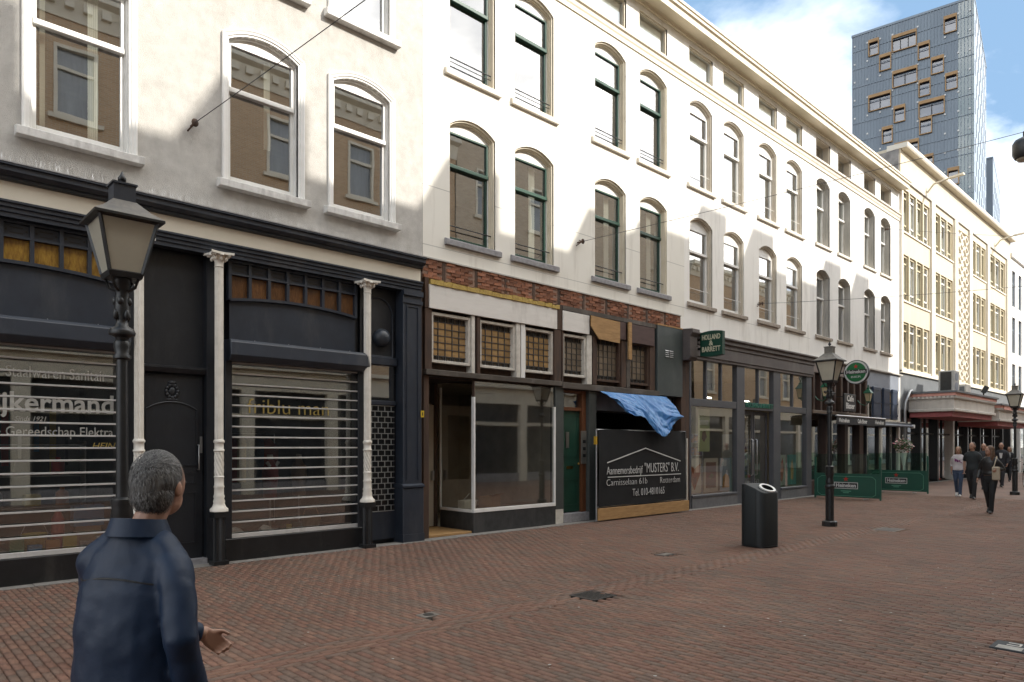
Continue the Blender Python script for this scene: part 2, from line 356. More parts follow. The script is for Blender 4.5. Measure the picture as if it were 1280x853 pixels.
def paver_material(name, island):
    m, nt, b, out = _new(name); N, L = nt.nodes, nt.links
    if island: src = N.new('ShaderNodeNewGeometry').outputs['Random Per Island']
    else: src = N.new('ShaderNodeObjectInfo').outputs['Random']
    r = N.new('ShaderNodeValToRGB'); L.new(src, r.inputs[0]); r.color_ramp.interpolation = 'CONSTANT'
    tones = [(0, (.172, .094, .066)), (.13, (.156, .084, .060)), (.24, (.150, .096, .070)), (.36, (.138, .092, .068)), (.48, (.180, .102, .070)), (.60, (.162, .092, .065)), (.70, (.142, .096, .073)), (.80, (.168, .090, .063)), (.90, (.130, .090, .068)), (.96, (.188, .112, .078))]
    els = r.color_ramp.elements
    els[0].position = 0; els[0].color = rgba(tones[0][1]); els[1].position = tones[1][0]; els[1].color = rgba(tones[1][1])
    for p, c in tones[2:]:
        e = els.new(p); e.color = rgba(c)
    tcn = N.new('ShaderNodeNewGeometry')
    n1 = N.new('ShaderNodeTexNoise'); L.new(tcn.outputs['Position'], n1.inputs['Vector']); n1.inputs['Scale'].default_value = .55; n1.inputs['Detail'].default_value = 6; n1.inputs['Roughness'].default_value = .65
    m1 = N.new('ShaderNodeMapRange'); L.new(n1.outputs['Fac'], m1.inputs[0]); m1.inputs[1].default_value = .25; m1.inputs[2].default_value = .75; m1.inputs[3].default_value = .78; m1.inputs[4].default_value = 1.24
    n3 = N.new('ShaderNodeTexNoise'); L.new(tcn.outputs['Position'], n3.inputs['Vector']); n3.inputs['Scale'].default_value = 38; n3.inputs['Detail'].default_value = 4
    m3 = N.new('ShaderNodeMapRange'); L.new(n3.outputs['Fac'], m3.inputs[0]); m3.inputs[3].default_value = .66; m3.inputs[4].default_value = 1.34
    mu = N.new('ShaderNodeMath'); mu.operation = 'MULTIPLY'; L.new(m1.outputs[0], mu.inputs[0]); L.new(m3.outputs[0], mu.inputs[1])
    sc = N.new('ShaderNodeVectorMath'); sc.operation = 'SCALE'; L.new(r.outputs[0], sc.inputs[0]); L.new(mu.outputs[0], sc.inputs['Scale'])
    nd = N.new('ShaderNodeTexNoise'); L.new(tcn.outputs['Position'], nd.inputs['Vector']); nd.inputs['Scale'].default_value = .9; nd.inputs['Detail'].default_value = 8; nd.inputs['Roughness'].default_value = .7
    rd = N.new('ShaderNodeValToRGB'); L.new(nd.outputs['Fac'], rd.inputs[0]); rd.color_ramp.elements[0].position = .5; rd.color_ramp.elements[1].position = .75
    mx = N.new('ShaderNodeMix'); mx.data_type = 'RGBA'; L.new(rd.outputs[0], mx.inputs[0]); L.new(sc.outputs[0], mx.inputs[6]); mx.inputs[7].default_value = (.132, .100, .077, 1)
    mf = N.new('ShaderNodeMath'); mf.operation = 'MULTIPLY'; L.new(rd.outputs[0], mf.inputs[0]); mf.inputs[1].default_value = .55; L.new(mf.outputs[0], mx.inputs[0])
    L.new(mx.outputs[2], b.inputs['Base Color']); b.inputs['Roughness'].default_value = .78; b.inputs['Specular IOR Level'].default_value = .35
    bp = N.new('ShaderNodeBump'); L.new(n3.outputs['Fac'], bp.inputs['Height']); bp.inputs['Strength'].default_value = .35; bp.inputs['Distance'].default_value = .004; L.new(bp.outputs[0], b.inputs['Normal'])
    return m
M_pave, M_pave1 = paver_material('clay_pavers', True), paver_material('clay_paver', False)
PX0, PX1 = -4.0, 27.0
LN, WD, JT = .205, .066, .0045
cells = []                                           # (cx, cy, half_x, half_y)
def zone_courses(y0, y1):                            # bricks lying across the street, courses stepping along it
    n = int((PX1 - PX0) / WD)
    for i in range(n):
        x = PX0 + (i + .5) * WD
        off = (0 if i % 2 else LN / 2) + rnd.uniform(-.012, .012)
        y = y0 - off
        while y < y1:
            a, b_ = max(y, y0), min(y + LN, y1)
            if b_ - a > .04: cells.append((x, (a + b_) / 2, WD / 2, (b_ - a) / 2))
            y += LN
def zone_rows(y0, y1):                               # the gutter band, bricks laid along the street
    n = round((y1 - y0) / WD)
    for j in range(n):
        y = y0 + (j + .5) * (y1 - y0) / n; x = PX0 - (LN / 2 if j % 2 else 0) + rnd.uniform(0, .02)
        while x < PX1: cells.append((x + LN / 2, y, LN / 2, (y1 - y0) / n / 2)); x += LN
zone_courses(-4.92, -.28); zone_rows(-5.316, -4.92); zone_courses(-11.0, -5.316)
C = np.array(cells); nC = len(C)
# drains and lids sit in the paving: leave their places free
HOLES = [(6.12, -5.27, .20, .19), (4.21, -4.72, .10, .08), (9.28, -4.1, .17, .10), (15.35, -5.35, .35, .22), (7.15, -9.02, .15, .13)]
keep = np.ones(nC, bool)
for hx, hy, a, b_ in HOLES: keep &= ~((np.abs(C[:, 0] - hx) < a + .02) & (np.abs(C[:, 1] - hy) < b_ + .02))
C = C[keep]; nC = len(C)
cph, sph = math.cos(R(46.6)), math.sin(R(46.6))
zc_ = C[:, 0] * cph + (C[:, 1] + 10.4) * sph; xc_ = C[:, 0] * sph - (C[:, 1] + 10.4) * cph
u_ = 640 + 870 * xc_ / np.maximum(zc_, .1); v_ = 558 + 870 * 1.7 / np.maximum(zc_, .1)
inframe = (zc_ > 1) & (u_ > 300) & (u_ < 1272) & (v_ < 850)
order = np.argsort(np.where(inframe, zc_, 1e9))[:300]
single = np.zeros(nC, bool); single[order] = True
rs = np.random.RandomState(3)
H_ = rs.normal(0, .0013, nC) + .0035 * np.sin(C[:, 0] * .9 + 1) * np.sin(C[:, 1] * 1.1)
TX, TY = rs.normal(0, .006, nC), rs.normal(0, .004, nC)
def paver_geo(idx):
    c = C[idx]; n = len(c)
    hx, hy = c[:, 2] - JT / 2, c[:, 3] - JT / 2
    ch = .0035
    V = np.empty((n, 8, 3))
    for k, (sx, sy) in enumerate(((-1, -1), (1, -1), (1, 1), (-1, 1))):
        V[:, k, 0] = c[:, 0] + sx * hx; V[:, k, 1] = c[:, 1] + sy * hy; V[:, k, 2] = -.028
        V[:, k + 4, 0] = c[:, 0] + sx * (hx - ch); V[:, k + 4, 1] = c[:, 1] + sy * (hy - ch)
        V[:, k + 4, 2] = H_[idx] + TX[idx] * sx * hx + TY[idx] * sy * hy
    return V
FQ = np.array([(4, 5, 6, 7), (0, 1, 5, 4), (1, 2, 6, 5), (2, 3, 7, 6), (3, 0, 4, 7)])
def np_mesh(name, V, F):
    me = bpy.data.meshes.new(name)
    me.vertices.add(len(V)); me.vertices.foreach_set('co', V.ravel())
    me.loops.add(F.size); me.loops.foreach_set('vertex_index', F.ravel().astype(np.int32))
    me.polygons.add(len(F)); me.polygons.foreach_set('loop_start', (np.arange(len(F)) * 4).astype(np.int32))
    me.update(calc_edges=True); me.validate()
    return me
street = bpy.data.objects.new('street_paving', None); col.objects.link(street); kind(street, 'structure')
idx = np.where(~single)[0]; V = paver_geo(idx)
F = (FQ[None] + (np.arange(len(idx)) * 8)[:, None, None]).reshape(-1, 4)
me = np_mesh('brick_paving', V.reshape(-1, 3), F); me.materials.append(M_pave)
o = bpy.data.objects.new('brick_paving', me); col.objects.link(o); o.parent = street; kind(o, 'stuff')
proto = {}
for i in order:
    key = (round(C[i, 2], 3), round(C[i, 3], 3))
    if key not in proto:
        hx, hy = C[i, 2] - JT / 2, C[i, 3] - JT / 2; ch = .0035
        V1 = np.array([(-hx, -hy, -.028), (hx, -hy, -.028), (hx, hy, -.028), (-hx, hy, -.028), (-hx + ch, -hy + ch, 0), (hx - ch, -hy + ch, 0), (hx - ch, hy - ch, 0), (-hx + ch, hy - ch, 0)])
        me = np_mesh('paving_brick', V1, FQ); me.materials.append(M_pave1); proto[key] = me
    o = bpy.data.objects.new('paving_brick', proto[key]); col.objects.link(o); o.parent = street
    o.location = (C[i, 0], C[i, 1], H_[i]); o.rotation_euler = (TY[i], -TX[i], 0)
# the rest of the paving, too far off (or behind the camera) to tell the bricks apart
def far_paving_material():
    m, nt, b, out = _new('far_clay_pavers'); N, L = nt.nodes, nt.links
    ge = N.new('ShaderNodeNewGeometry'); mpn = N.new('ShaderNodeMapping'); L.new(ge.outputs['Position'], mpn.inputs[0]); mpn.inputs['Rotation'].default_value = (0, 0, R(90))
    bk = N.new('ShaderNodeTexBrick'); L.new(mpn.outputs[0], bk.inputs['Vector']); bk.inputs['Scale'].default_value = 1; bk.inputs['Brick Width'].default_value = .205; bk.inputs['Row Height'].default_value = .066; bk.inputs['Mortar Size'].default_value = .004
    bk.inputs['Color1'].default_value = (.168, .092, .065, 1); bk.inputs['Color2'].default_value = (.132, .090, .067, 1); bk.inputs['Mortar'].default_value = (.05, .042, .036, 1)
    n1 = N.new('ShaderNodeTexNoise'); L.new(ge.outputs['Position'], n1.inputs['Vector']); n1.inputs['Scale'].default_value = .55; n1.inputs['Detail'].default_value = 6
    m1 = N.new('ShaderNodeMapRange'); L.new(n1.outputs['Fac'], m1.inputs[0]); m1.inputs[1].default_value = .25; m1.inputs[2].default_value = .75; m1.inputs[3].default_value = .75; m1.inputs[4].default_value = 1.3
    sc = N.new('ShaderNodeVectorMath'); sc.operation = 'SCALE'; L.new(bk.outputs[0], sc.inputs[0]); L.new(m1.outputs[0], sc.inputs['Scale']); L.new(sc.outputs[0], b.inputs['Base Color']); b.inputs['Roughness'].default_value = .8
    bp = N.new('ShaderNodeBump'); L.new(bk.outputs['Fac'], bp.inputs['Height']); bp.inputs['Strength'].default_value = -.5; bp.inputs['Distance'].default_value = .006; L.new(bp.outputs[0], b.inputs['Normal'])
    return m
M_far = far_paving_material()
fp = MB()
for x0, x1, y0, y1 in ((PX1, 120, -14.1, -.28), (PX0, PX1, -14.1, -11.0), (-40, PX0, -14.1, -.28)): fp.poly((x0, y0, -.001), (x1, y0, -.001), (x1, y1, -.001), (x0, y1, -.001))
kind(fp.build('pavement', M_far), 'structure')
M_kerb = mat('grey_edge_stone', (.24, .225, .205), .85, c2=(.16, .15, .135), scale=9, bump=.3)
edge = bpy.data.objects.new('edge_paving', None); col.objects.link(edge); kind(edge, 'structure')
x = -8.0; k = 0
stone = MB().box(0, .596, 0, .276, -.03, .004)
sp = None
while x < 60:
    if sp is None: sp = stone.build('edge_stone', M_kerb, edge, loc=(x, -.278, 0), bevel=.004)
    else: dup(sp, edge, (x, -.278, rnd.uniform(-.003, .002)))
    x += .6
# drain grate, small lids and inlays in the paving
M_iron = mat('cast_iron', (.045, .043, .042), .55, c2=(.07, .062, .055), scale=25, bump=.3, metal=.6)
dg_ = root('street_drain', 'square cast iron drain grate with slots set in the brick paving', 'drain grate', (6.12, -5.27, 0), 0)
fr_ = MB()
for a in (-.20, .17): fr_.box(a, a + .03, -.19, .19, -.03, .003)
for a in (-.19, .16): fr_.box(-.17, .17, a, a + .03, -.03, .003)
fr_.build('frame', M_iron, dg_)
for k in range(7): MB().box(-.16 + k * .047, -.16 + k * .047 + .026, -.16, .16, -.03, .001).build('bar', M_iron, dg_)
M_conc = mat('light_concrete', (.19, .165, .14), .85, c2=(.13, .115, .10), scale=12, bump=.2)
t = root('valve_cover', 'small concrete valve cover with iron lid beside the gutter band', 'valve cover', (4.21, -4.72, 0)); B(-.1, .1, -.08, .08, -.03, .002).build('surround', M_conc, t); MB().lathe((0, 0, -.02), [(.055, 0), (.055, .026), (.05, .028)], 16).build('lid', M_iron, t)
t = root('valve_cover', 'small dark iron cover in the paving before the black banner', 'valve cover', (9.28, -4.1, 0)); B(-.17, .17, -.1, .1, -.03, -.002).build('surround', M_iron, t); B(-.13, .13, -.06, .06, -.002, .003).build('lid', M_conc, t)
t = root('manhole_cover', 'iron manhole cover with pale concrete edge near the second lamp post', 'manhole cover', (15.35, -5.35, 0)); B(-.35, .35, -.22, .22, -.03, .001).build('surround', M_conc, t); B(-.27, .22, -.16, .16, .001, .005).build('lid', M_iron, t)
M_blkst = mat('dark_granite', (.055, .058, .06), .85, c2=(.035, .037, .04), scale=20)
t = root('engraved_stone', 'dark granite stone with white stripes inlaid in the brick paving', 'paving stone', (7.15, -9.02, 0)); B(-.15, .15, -.13, .13, -.03, .002).build('slab', M_blkst, t)
for k in range(4): B(-.125 + k * .03, -.113 + k * .03, -.09, .09, .002, .004).build('stripe', M_wpaint_old, t)
mbq = MB().box(.02, .11, -.06, -.045, .002, .004).box(.02, .035, -.045, .04, .002, .004).box(.095, .11, -.045, .04, .002, .004); mbq.build('emblem', M_wpaint_old, t)

# ------------------------------------------------------------------ windows of the upper storeys
def make_window(parent, loc, st):
    a, hs, hc, hr, zt, d = st['a'], st['hs'], st['hc'], st['hr'], st['zt'], st['d']
    ai = a - st.get('mould', .07); ws = ai - st.get('stile', .03)
    w = MB()
    w.box(-ai - .02, -ws, d, d + .07, 0, hr); w.box(ws, ai + .02, d, d + .07, 0, hr); w.box(-ws, ws, d, d + .07, 0, .07)
    n = 10; am = a - .0
    for k in range(n):                                 # head board filling the arch above the square-headed sash
        xa, xb = -ai - .02 + 2 * (ai + .02) * k / n, -ai - .02 + 2 * (ai + .02) * (k + 1) / n
        za_, zb_ = arch_z(max(-a, min(a, xa)), -a, a, hs, hc), arch_z(max(-a, min(a, xb)), -a, a, hs, hc)
        w.poly((xa, d, hr), (xb, d, hr), (xb, d, zb_), (xa, d, za_))
    w.poly((-ws, d, hr), (ws, d, hr), (ws, d + .1, hr), (-ws, d + .1, hr))
    W = w.build('window', st['frame'], parent, loc, world=False)
    if st.get('prof'):
        sweep_opening(MB(), a, hs, hc, st['prof']).build('surround', st['trim'], W, world=False)
    s = MB(); t = st.get('t', .045)
    y0, y1 = d - .012, d + .045
    s.box(-ws, -ws + t, y0, y1, zt, hr); s.box(ws - t, ws, y0, y1, zt, hr); s.box(-ws + t, ws - t, y0, y1, hr - t, hr - .002)
    s.build('upper_sash', st['sash'], W, world=False, bevel=.004)
    s = MB(); y0, y1 = d + .02, d + .075
    s.box(-ws, -ws + t, y0, y1, .072, zt - .03); s.box(ws - t, ws, y0, y1, .072, zt - .03); s.box(-ws + t, ws - t, y0, y1, .072, .072 + t * 1.3)
    s.build('lower_sash', st['sash'], W, world=False, bevel=.004)
    MB().box(-ws, ws, d - .03, d + .06, zt - .04, zt + .035).build('transom', st['sash'], W, world=False, bevel=.008)
    for (p0, p1, py) in ((zt + .035, hr - t, d + .025), (.072 + t, zt - .04, d + .055)):
        MB().poly((-ws + t, py, p0), (ws - t, py, p0), (ws - t, py, p1), (-ws + t, py, p1)).build('pane', st['glass'], W, world=False)
    if st.get('sill'):
        ov, pr, th = st['sill_size']
        MB().prof([(-pr, -th), (d + .05, -th), (d + .05, .02), (-.02, .012), (-pr, -.015)], -a - ov, a + ov).build('sill', st['sill'], W, world=False, bevel=.006)
    for z, rr, mt in st.get('rails', ()):
        MB().tube([(-ai - .01, d - .07, z), (ai + .01, d - .07, z)], rr, 8).build('guard_rail', mt, W, world=False, smooth=60)
    return W
ST_B = dict(a=.58, hs=2.20, hc=2.40, hr=2.14, zt=1.48, d=.15, mould=.06, stile=.012, t=.04, frame=M_wpaint, sash=M_green, trim=M_trim, glass=M_glass_old,
            prof=[(.0, -.002), (0, .035), (-.03, .035), (-.03, .085), (-.045, .085), (-.045, .12), (-.06, .12), (-.06, .155)], sill=M_bluestone, sill_size=(.13, .07, .12), rails=((.30, .012, M_black),))
ST_B3 = dict(ST_B, rails=((.30, .012, M_black), (.22, .008, M_black)), sill=M_lightsill)
ST_C = dict(a=.58, hs=2.20, hc=2.40, hr=2.10, zt=1.46, d=.14, mould=.06, stile=.012, frame=M_wpaint, sash=M_wpaint, trim=M_trim_c, glass=M_glass_old, t=.05,
            prof=[(.0, -.002), (0, .03), (-.03, .03), (-.03, .09), (-.06, .09), (-.06, .145)], sill=M_stonesill, sill_size=(.13, .08, .11), rails=((.42, .008, M_wpaint),))
ST_C3 = dict(ST_C, sill=M_lightsill)
ST_D = dict(a=.56, hs=2.18, hc=2.38, hr=2.16, zt=1.42, d=.22, mould=.03, stile=.02, frame=M_wpaint_old, sash=M_wpaint, trim=M_trim_d, glass=M_glass_old, t=.05,
            prof=[(.0, -.002), (0, .05), (-.015, .05), (-.015, .15), (-.03, .15), (-.03, .225)], sill=M_stonesill, sill_size=(.12, .07, .10), rails=())
ST_D3 = dict(ST_D, sill=M_lightsill)
ST_A = dict(a=.56, hs=2.08, hc=2.24, hr=2.06, zt=1.38, d=.09, mould=.02, stile=.01, frame=M_wpaint, sash=M_wpaint, trim=M_wpaint, glass=M_glass_old, t=.042,
            prof=[(.10, -.002), (.10, -.045), (.08, -.052), (.06, -.04), (.03, -.035), (.02, -.018), (0, -.018), (0, .05), (-.02, .055), (-.02, .095)], sill=M_wsill, sill_size=(.17, .13, .12), rails=())
def attic_window(parent, loc, hw, h, d, frame, trim, slit=False):
    w = MB(); t = .05
    w.box(-hw, -hw + t, d, d + .06, 0, h).box(hw - t, hw, d, d + .06, 0, h).box(-hw + t, hw - t, d, d + .06, 0, t).box(-hw + t, hw - t, d, d + .06, h - t, h)
    W = w.build('attic_window', frame, parent, loc, world=False, bevel=.004)
    s = MB(); P = [(0, -.003), (.0, .03), (-.04, .03), (-.04, d)]
    for (x0, z0, x1, z1, nx, nz_) in ((-hw, 0, -hw, h, -1, 0), (-hw, h, hw, h, 0, 1), (hw, h, hw, 0, 1, 0), (hw, 0, -hw, 0, 0, -1)):
        for (o0, ya), (o1, yb) in zip(P[:-1], P[1:]): s.poly((x0 + nx * o0, ya, z0 + nz_ * o0), (x0 + nx * o1, yb, z0 + nz_ * o1), (x1 + nx * o1, yb, z1 + nz_ * o1), (x1 + nx * o0, ya, z1 + nz_ * o0))
    s.build('surround', trim, W, world=False)
    MB().poly((-hw + t, d + .03, t), (hw - t, d + .03, t), (hw - t, d + .03, h - t), (-hw + t, d + .03, h - t)).build('pane', M_glass_old, W, world=False)
    if d < .15: B(-hw + t, hw - t, d + .09, d + .10, t, h - t).build('blind', M_blind, W, world=False)  # pale sheet added behind the glass to brighten the attic panes
    if slit: B(-.02, .02, d - .005, d + .05, t, h - t).build('mullion', frame, W, world=False)
    return W
def add_blind(W, st, which, drop=1.0, material=None, y=.14):
    """roller blind or net curtain hung behind one light of a window"""
    a = st['a'] - st.get('mould', .07) - .05; d = st['d'] + y
    z1 = st['hr'] - .03 if which == 'top' else st['zt'] - .05
    z0 = (st['zt'] + .03 if which == 'top' else .1); z0 = z1 - (z1 - z0) * drop
    n = 8; mb = MB()
    for k in range(n):
        xa, xb = -a + 2 * a * k / n, -a + 2 * a * (k + 1) / n
        ya, yb = d + .012 * (k % 2), d + .012 * ((k + 1) % 2)
        mb.poly((xa, ya, z0), (xb, yb, z0), (xb, yb, z1), (xa, ya, z1))
    return mb.build('blind', material or M_blind, W, world=False, smooth=80)
def add_drape(W, st, x0, x1, z0=.1, z1=None, material=None, y=.16):
    z1 = z1 or st['hr'] - .02; n = 10; mb = MB(); d = st['d'] + y
    for k in range(n):
        xa, xb = x0 + (x1 - x0) * k / n, x0 + (x1 - x0) * (k + 1) / n
        ya, yb = d + .025 * (k % 2), d + .025 * ((k + 1) % 2)
        mb.poly((xa, ya, z0), (xb, yb, z0), (xb, yb, z1), (xa, ya, z1))
    return mb.build('curtain', material or M_curtain, W, world=False, smooth=80)

CORN = [(0.0, 12.70), (-.06, 12.70), (-.06, 12.76), (-.09, 12.79), (-.40, 12.75), (-.40, 12.90), (-.45, 12.93), (-.45, 13.00), (-.48, 13.02), (-.48, 13.09), (.3, 13.17), (.3, 12.70)]
STRG = [(0.0, 11.46), (-.03, 11.46), (-.03, 11.56), (-.05, 11.60), (-.05, 11.68), (-.09, 11.71), (-.09, 11.76), (0, 11.80)]
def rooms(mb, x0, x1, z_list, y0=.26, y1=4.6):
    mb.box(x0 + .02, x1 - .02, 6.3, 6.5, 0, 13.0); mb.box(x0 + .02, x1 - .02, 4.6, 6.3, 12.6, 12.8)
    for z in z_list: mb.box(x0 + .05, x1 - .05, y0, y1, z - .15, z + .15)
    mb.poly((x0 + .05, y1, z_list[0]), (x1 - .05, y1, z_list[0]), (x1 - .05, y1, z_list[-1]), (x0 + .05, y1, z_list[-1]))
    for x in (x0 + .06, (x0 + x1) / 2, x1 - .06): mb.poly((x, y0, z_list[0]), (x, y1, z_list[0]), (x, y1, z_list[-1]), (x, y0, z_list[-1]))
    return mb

# ================================================================== building with the boarded, half stripped shop front
BB = root('townhouse', 'white rendered town house with green sashes above a stripped shop front', 'town house', (7.58, 0, 0), world=True)
X0, X1 = 7.58, 16.2
BW = [8.79, 10.5, 13.06, 14.80]
ops = [(c - .58, c + .58, zb, zb + 2.20, zb + 2.40) for c in BW for zb in (5.62, 8.84)] + [(c - .60, c + .60, 11.86, 12.56, 12.56) for c in BW]
wall(MB(), X0, X1, 5.17, 12.75, ops).build('wall', M_white, BB)
MB().prof(CORN, X0, X1).build('cornice', M_trim, BB); MB().prof(STRG, X0, X1).build('string_course', M_trim, BB)
MB().prof([(-.3, 13.0), (6, 16.2), (6, 15.9), (-.1, 12.8)], X0, X1).build('roof', mat('dark_roof_tiles', (.05, .045, .042), .8, c2=(.03, .028, .027), scale=8, bump=.3), BB)
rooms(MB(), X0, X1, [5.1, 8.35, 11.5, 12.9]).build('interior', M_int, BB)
wb = wb3 = at = None
for i, c in enumerate(BW):
    l2, l3, l4 = (c - X0, 0, 5.62), (c - X0, 0, 8.84), (c - X0, 0, 11.86)
    if wb is None: wb, wb3, at = make_window(BB, l2, ST_B), make_window(BB, l3, ST_B3), attic_window(BB, l4, .60, .70, .07, M_wpaint_old, M_trim)
    else: dup(wb, BB, l2); dup(wb3, BB, l3); dup(at, BB, l4)
ws = [w for w in BB.children if w.name.startswith('window')]
for w in ws:
    if w.location.z > 7: pass
    elif rnd.random() < .7: add_drape(w, ST_B, .12, .30)

# stripped brickwork over the shop front
B(X0, 16.02, .004, .22, 4.80, 5.17).build('mortar_bed', M_mortar, BB); B(16.02, 16.2, -.002, .22, 4.75, 5.172).build('wall_return', M_white_c, BB)
brick_p = MB().box(-.101, .101, -.012, .05, 0, .056)
bp = None
for r_ in range(6):
    z = 4.812 + r_ * .0605; x = X0 + .11 + (.11 if r_ % 2 else 0)
    while x < 15.92:
        if min(abs(x - q) for q in (8.07, 8.87, 9.66, 10.46, 11.25, 12.07, 12.9, 13.72, 14.5, 15.3)) > .09 and not (abs(x - 9.95) < .12 and r_ in (1, 2)):
            l = (x - X0, rnd.uniform(-.010, .012), z); rt = (rnd.uniform(-.05, .05), rnd.uniform(-.02, .02), rnd.uniform(-.05, .05))
            if bp is None: bp = brick_p.build('brick', M_brick, BB, loc=l, world=False)
            else: dup(bp, BB, l, rt)
        x += .218
for q in (8.07, 8.87, 9.66, 10.46, 11.25, 12.07, 12.9, 13.72, 14.5, 15.3): B(q - .035, q + .035, -.005, .1, 4.815, 5.15).build('timber_plug', M_rust, BB)
B(X0, 16.02, -.03, .03, 5.165, 5.19).build('render_stop', M_trim_d, BB)
# yellow foam line over the first fascia board
yf = MB(); x = 7.7
M_foam = mat('yellow_foam', (.50, .36, .10), .9, c2=(.36, .24, .07), scale=15, bump=.6, bscale=40)
while x < 11.18:
    w = rnd.uniform(.05, .16); yf.box(x, min(x + w, 11.18), -.085 - rnd.uniform(0, .02), .03, 4.685, 4.755 + rnd.uniform(0, .03)); x += w
yf.build('foam_strip', M_foam, BB)
M_boardw = mat('faded_white_board', (.74, .71, .66), .6, c2=(.67, .64, .59), scale=2, stretch=(1, 1, 5), dirt=(.42, .39, .35))
B(7.68, 11.12, -.075, -.035, 4.245, 4.68).build('fascia_board', M_boardw, BB, bevel=.004)
B(11.31, 12.20, -.075, -.035, 4.25, 4.68).build('fascia_board', M_boardw, BB, bevel=.004)
B(X0, 14.83, .13, .22, 2.98, 4.82).build('backing', M_rust, BB)
M_lead = mat('lead_came', (.060, .055, .05), .6)
M_tan = mat('tan_cathedral_glass', (.40, .25, .10), .25, c2=(.27, .165, .07), scale=5, rnd_amt=.25, spec=.6)
M_tand = mat('dull_cathedral_glass', (.21, .16, .105), .3, c2=(.15, .115, .08), scale=5, rnd_amt=.25, spec=.6)
def leaded_light(x0, x1, z0, z1, frame, tile_m, nx=5, nz_=5, fw=.055, y=.06):
    f = MB().box(x0 - fw, x0, y - .07, y + .05, z0 - fw, z1 + fw).box(x1, x1 + fw, y - .07, y + .05, z0 - fw, z1 + fw).box(x0, x1, y - .07, y + .05, z0 - fw, z0).box(x0, x1, y - .07, y + .05, z1, z1 + fw)
    W = f.build('transom_light', frame, BB, bevel=.005)
    B(x0, x1, y + .042, y + .05, z0, z1).build('backing_pane', mat('brown_glass', (.10, .075, .05), .4), W)
    bz0, bz1 = z0 + .09, z1 - .10
    cm = MB(); cw = .007
    for i in range(1, nx): cx = x0 + (x1 - x0) * i / nx; cm.box(cx - cw, cx + cw, y + .005, y + .04, z0, z1)
    for j in range(nz_ + 1): cz = bz0 + (bz1 - bz0) * j / nz_; cm.box(x0, x1, y + .008, y + .036, cz - cw, cz + cw)
    for i in range(nx * 2): cx = x0 + (x1 - x0) * (i + .5) / nx / 2; cm.box(cx - .004, cx + .004, y + .01, y + .03, z0, bz0); cm.box(cx - .004, cx + .004, y + .01, y + .03, bz1, z1)
    cm.build('lead_cames', M_lead, W)
    hw, hh = (x1 - x0) / nx / 2 - cw, (bz1 - bz0) / nz_ / 2 - cw
    p = None
    for i in range(nx):
        for j in range(nz_):
            l = (x0 + (x1 - x0) * (i + .5) / nx - X0, y + .025, bz0 + (bz1 - bz0) * (j + .5) / nz_)
            if p is None: p = MB().box(-hw, hw, -.003, .003, -hh, hh).build('glass_tile', tile_m, W, loc=l, world=False)
            else: dup(p, W, l, (rnd.uniform(-.03, .03), 0, rnd.uniform(-.03, .03)))
    return W
leaded_light(7.82, 8.66, 3.31, 4.14, M_wpaint_old, M_tan); leaded_light(9.00, 9.86, 3.31, 4.14, M_wpaint_old, M_tan); leaded_light(10.23, 11.00, 3.31, 4.14, M_wpaint_old, M_tan)
leaded_light(11.42, 12.09, 3.31, 4.14, M_wpaint_old, M_tand, 4); leaded_light(12.55, 13.36, 3.27, 4.20, M_rust, M_tand, 5); leaded_light(13.82, 14.52, 3.27, 4.20, M_rust, M_tand, 4)
for a, b_, mt in ((8.72, 8.80, M_wpaint_old), (8.86, 8.94, M_rust), (9.92, 10.03, M_wpaint_old), (10.06, 10.17, M_wpaint), (12.15, 12.32, M_wpaint_old), (12.36, 12.49, M_rust), (13.42, 13.60, M_rust), (13.62, 13.76, M_oldwood), (14.58, 14.80, M_rust), (11.06, 11.28, M_rust), (11.30, 11.36, M_rust), (7.60, 7.76, M_rust)):
    B(a, b_, -.045, .125, 3.12, 4.24).build('mullion', mt, BB, bevel=.004)
for a, b_ in ((7.60, 7.68), (11.12, 11.31)): B(a, b_, -.05, .125, 4.25, 4.80).build('post', M_rust, BB)
B(11.31, 15.0, -.06, .125, 4.70, 4.795).build('header_beam', M_oldwood, BB)
for (a, b_, z0, z1) in ((7.585, 11.26, 3.01, 3.115), (11.27, 14.90, 2.97, 3.105)): B(a, b_, -.11, .125, z0, z1).build('lintel', M_oldwood, BB, bevel=.008)
M_ply = mat('plywood', (.42, .25, .10), .75, c2=(.30, .17, .065), scale=4, stretch=(1, 1, 6), bump=.1)
MB().profy([(12.20, 4.44), (12.48, 4.17), (13.26, 4.15), (13.26, 4.66), (12.20, 4.68)], -.125, -.105).build('plywood_board', M_ply, BB)
M_brownb = mat('brown_board', (.085, .048, .042), .7, c2=(.065, .036, .03), scale=3, stretch=(1, 1, 5))
B(13.78, 14.72, -.085, -.05, 4.23, 4.68).build('fascia_board', M_brownb, BB); B(13.27, 13.55, -.08, -.05, 4.27, 4.68).build('fascia_board', M_brownb, BB)
B(13.60, 13.72, -.13, -.09, 3.80, 4.70).build('hanging_batten', M_ply, BB)
M_gpan = mat('grey_green_panel', (.055, .068, .066), .5, c2=(.045, .056, .055), scale=2, dirt=(.09, .10, .10))
B(14.84, 15.98, -.09, .1, 3.0, 4.79).build('cladding_panel', M_gpan, BB, bevel=.004)
B(14.84, 15.98, -.1, .02, 4.792, 4.82).build('panel_capping', M_ply, BB)
for i in range(2):
    for j in range(4): MB().prof([(-.10, 0), (-.112, .004), (-.092, .03), (-.085, .03)], 15.17 + i * .2, 15.33 + i * .2).build('louvre', M_metal, BB, loc=(0, 0, 4.00 + j * .05))
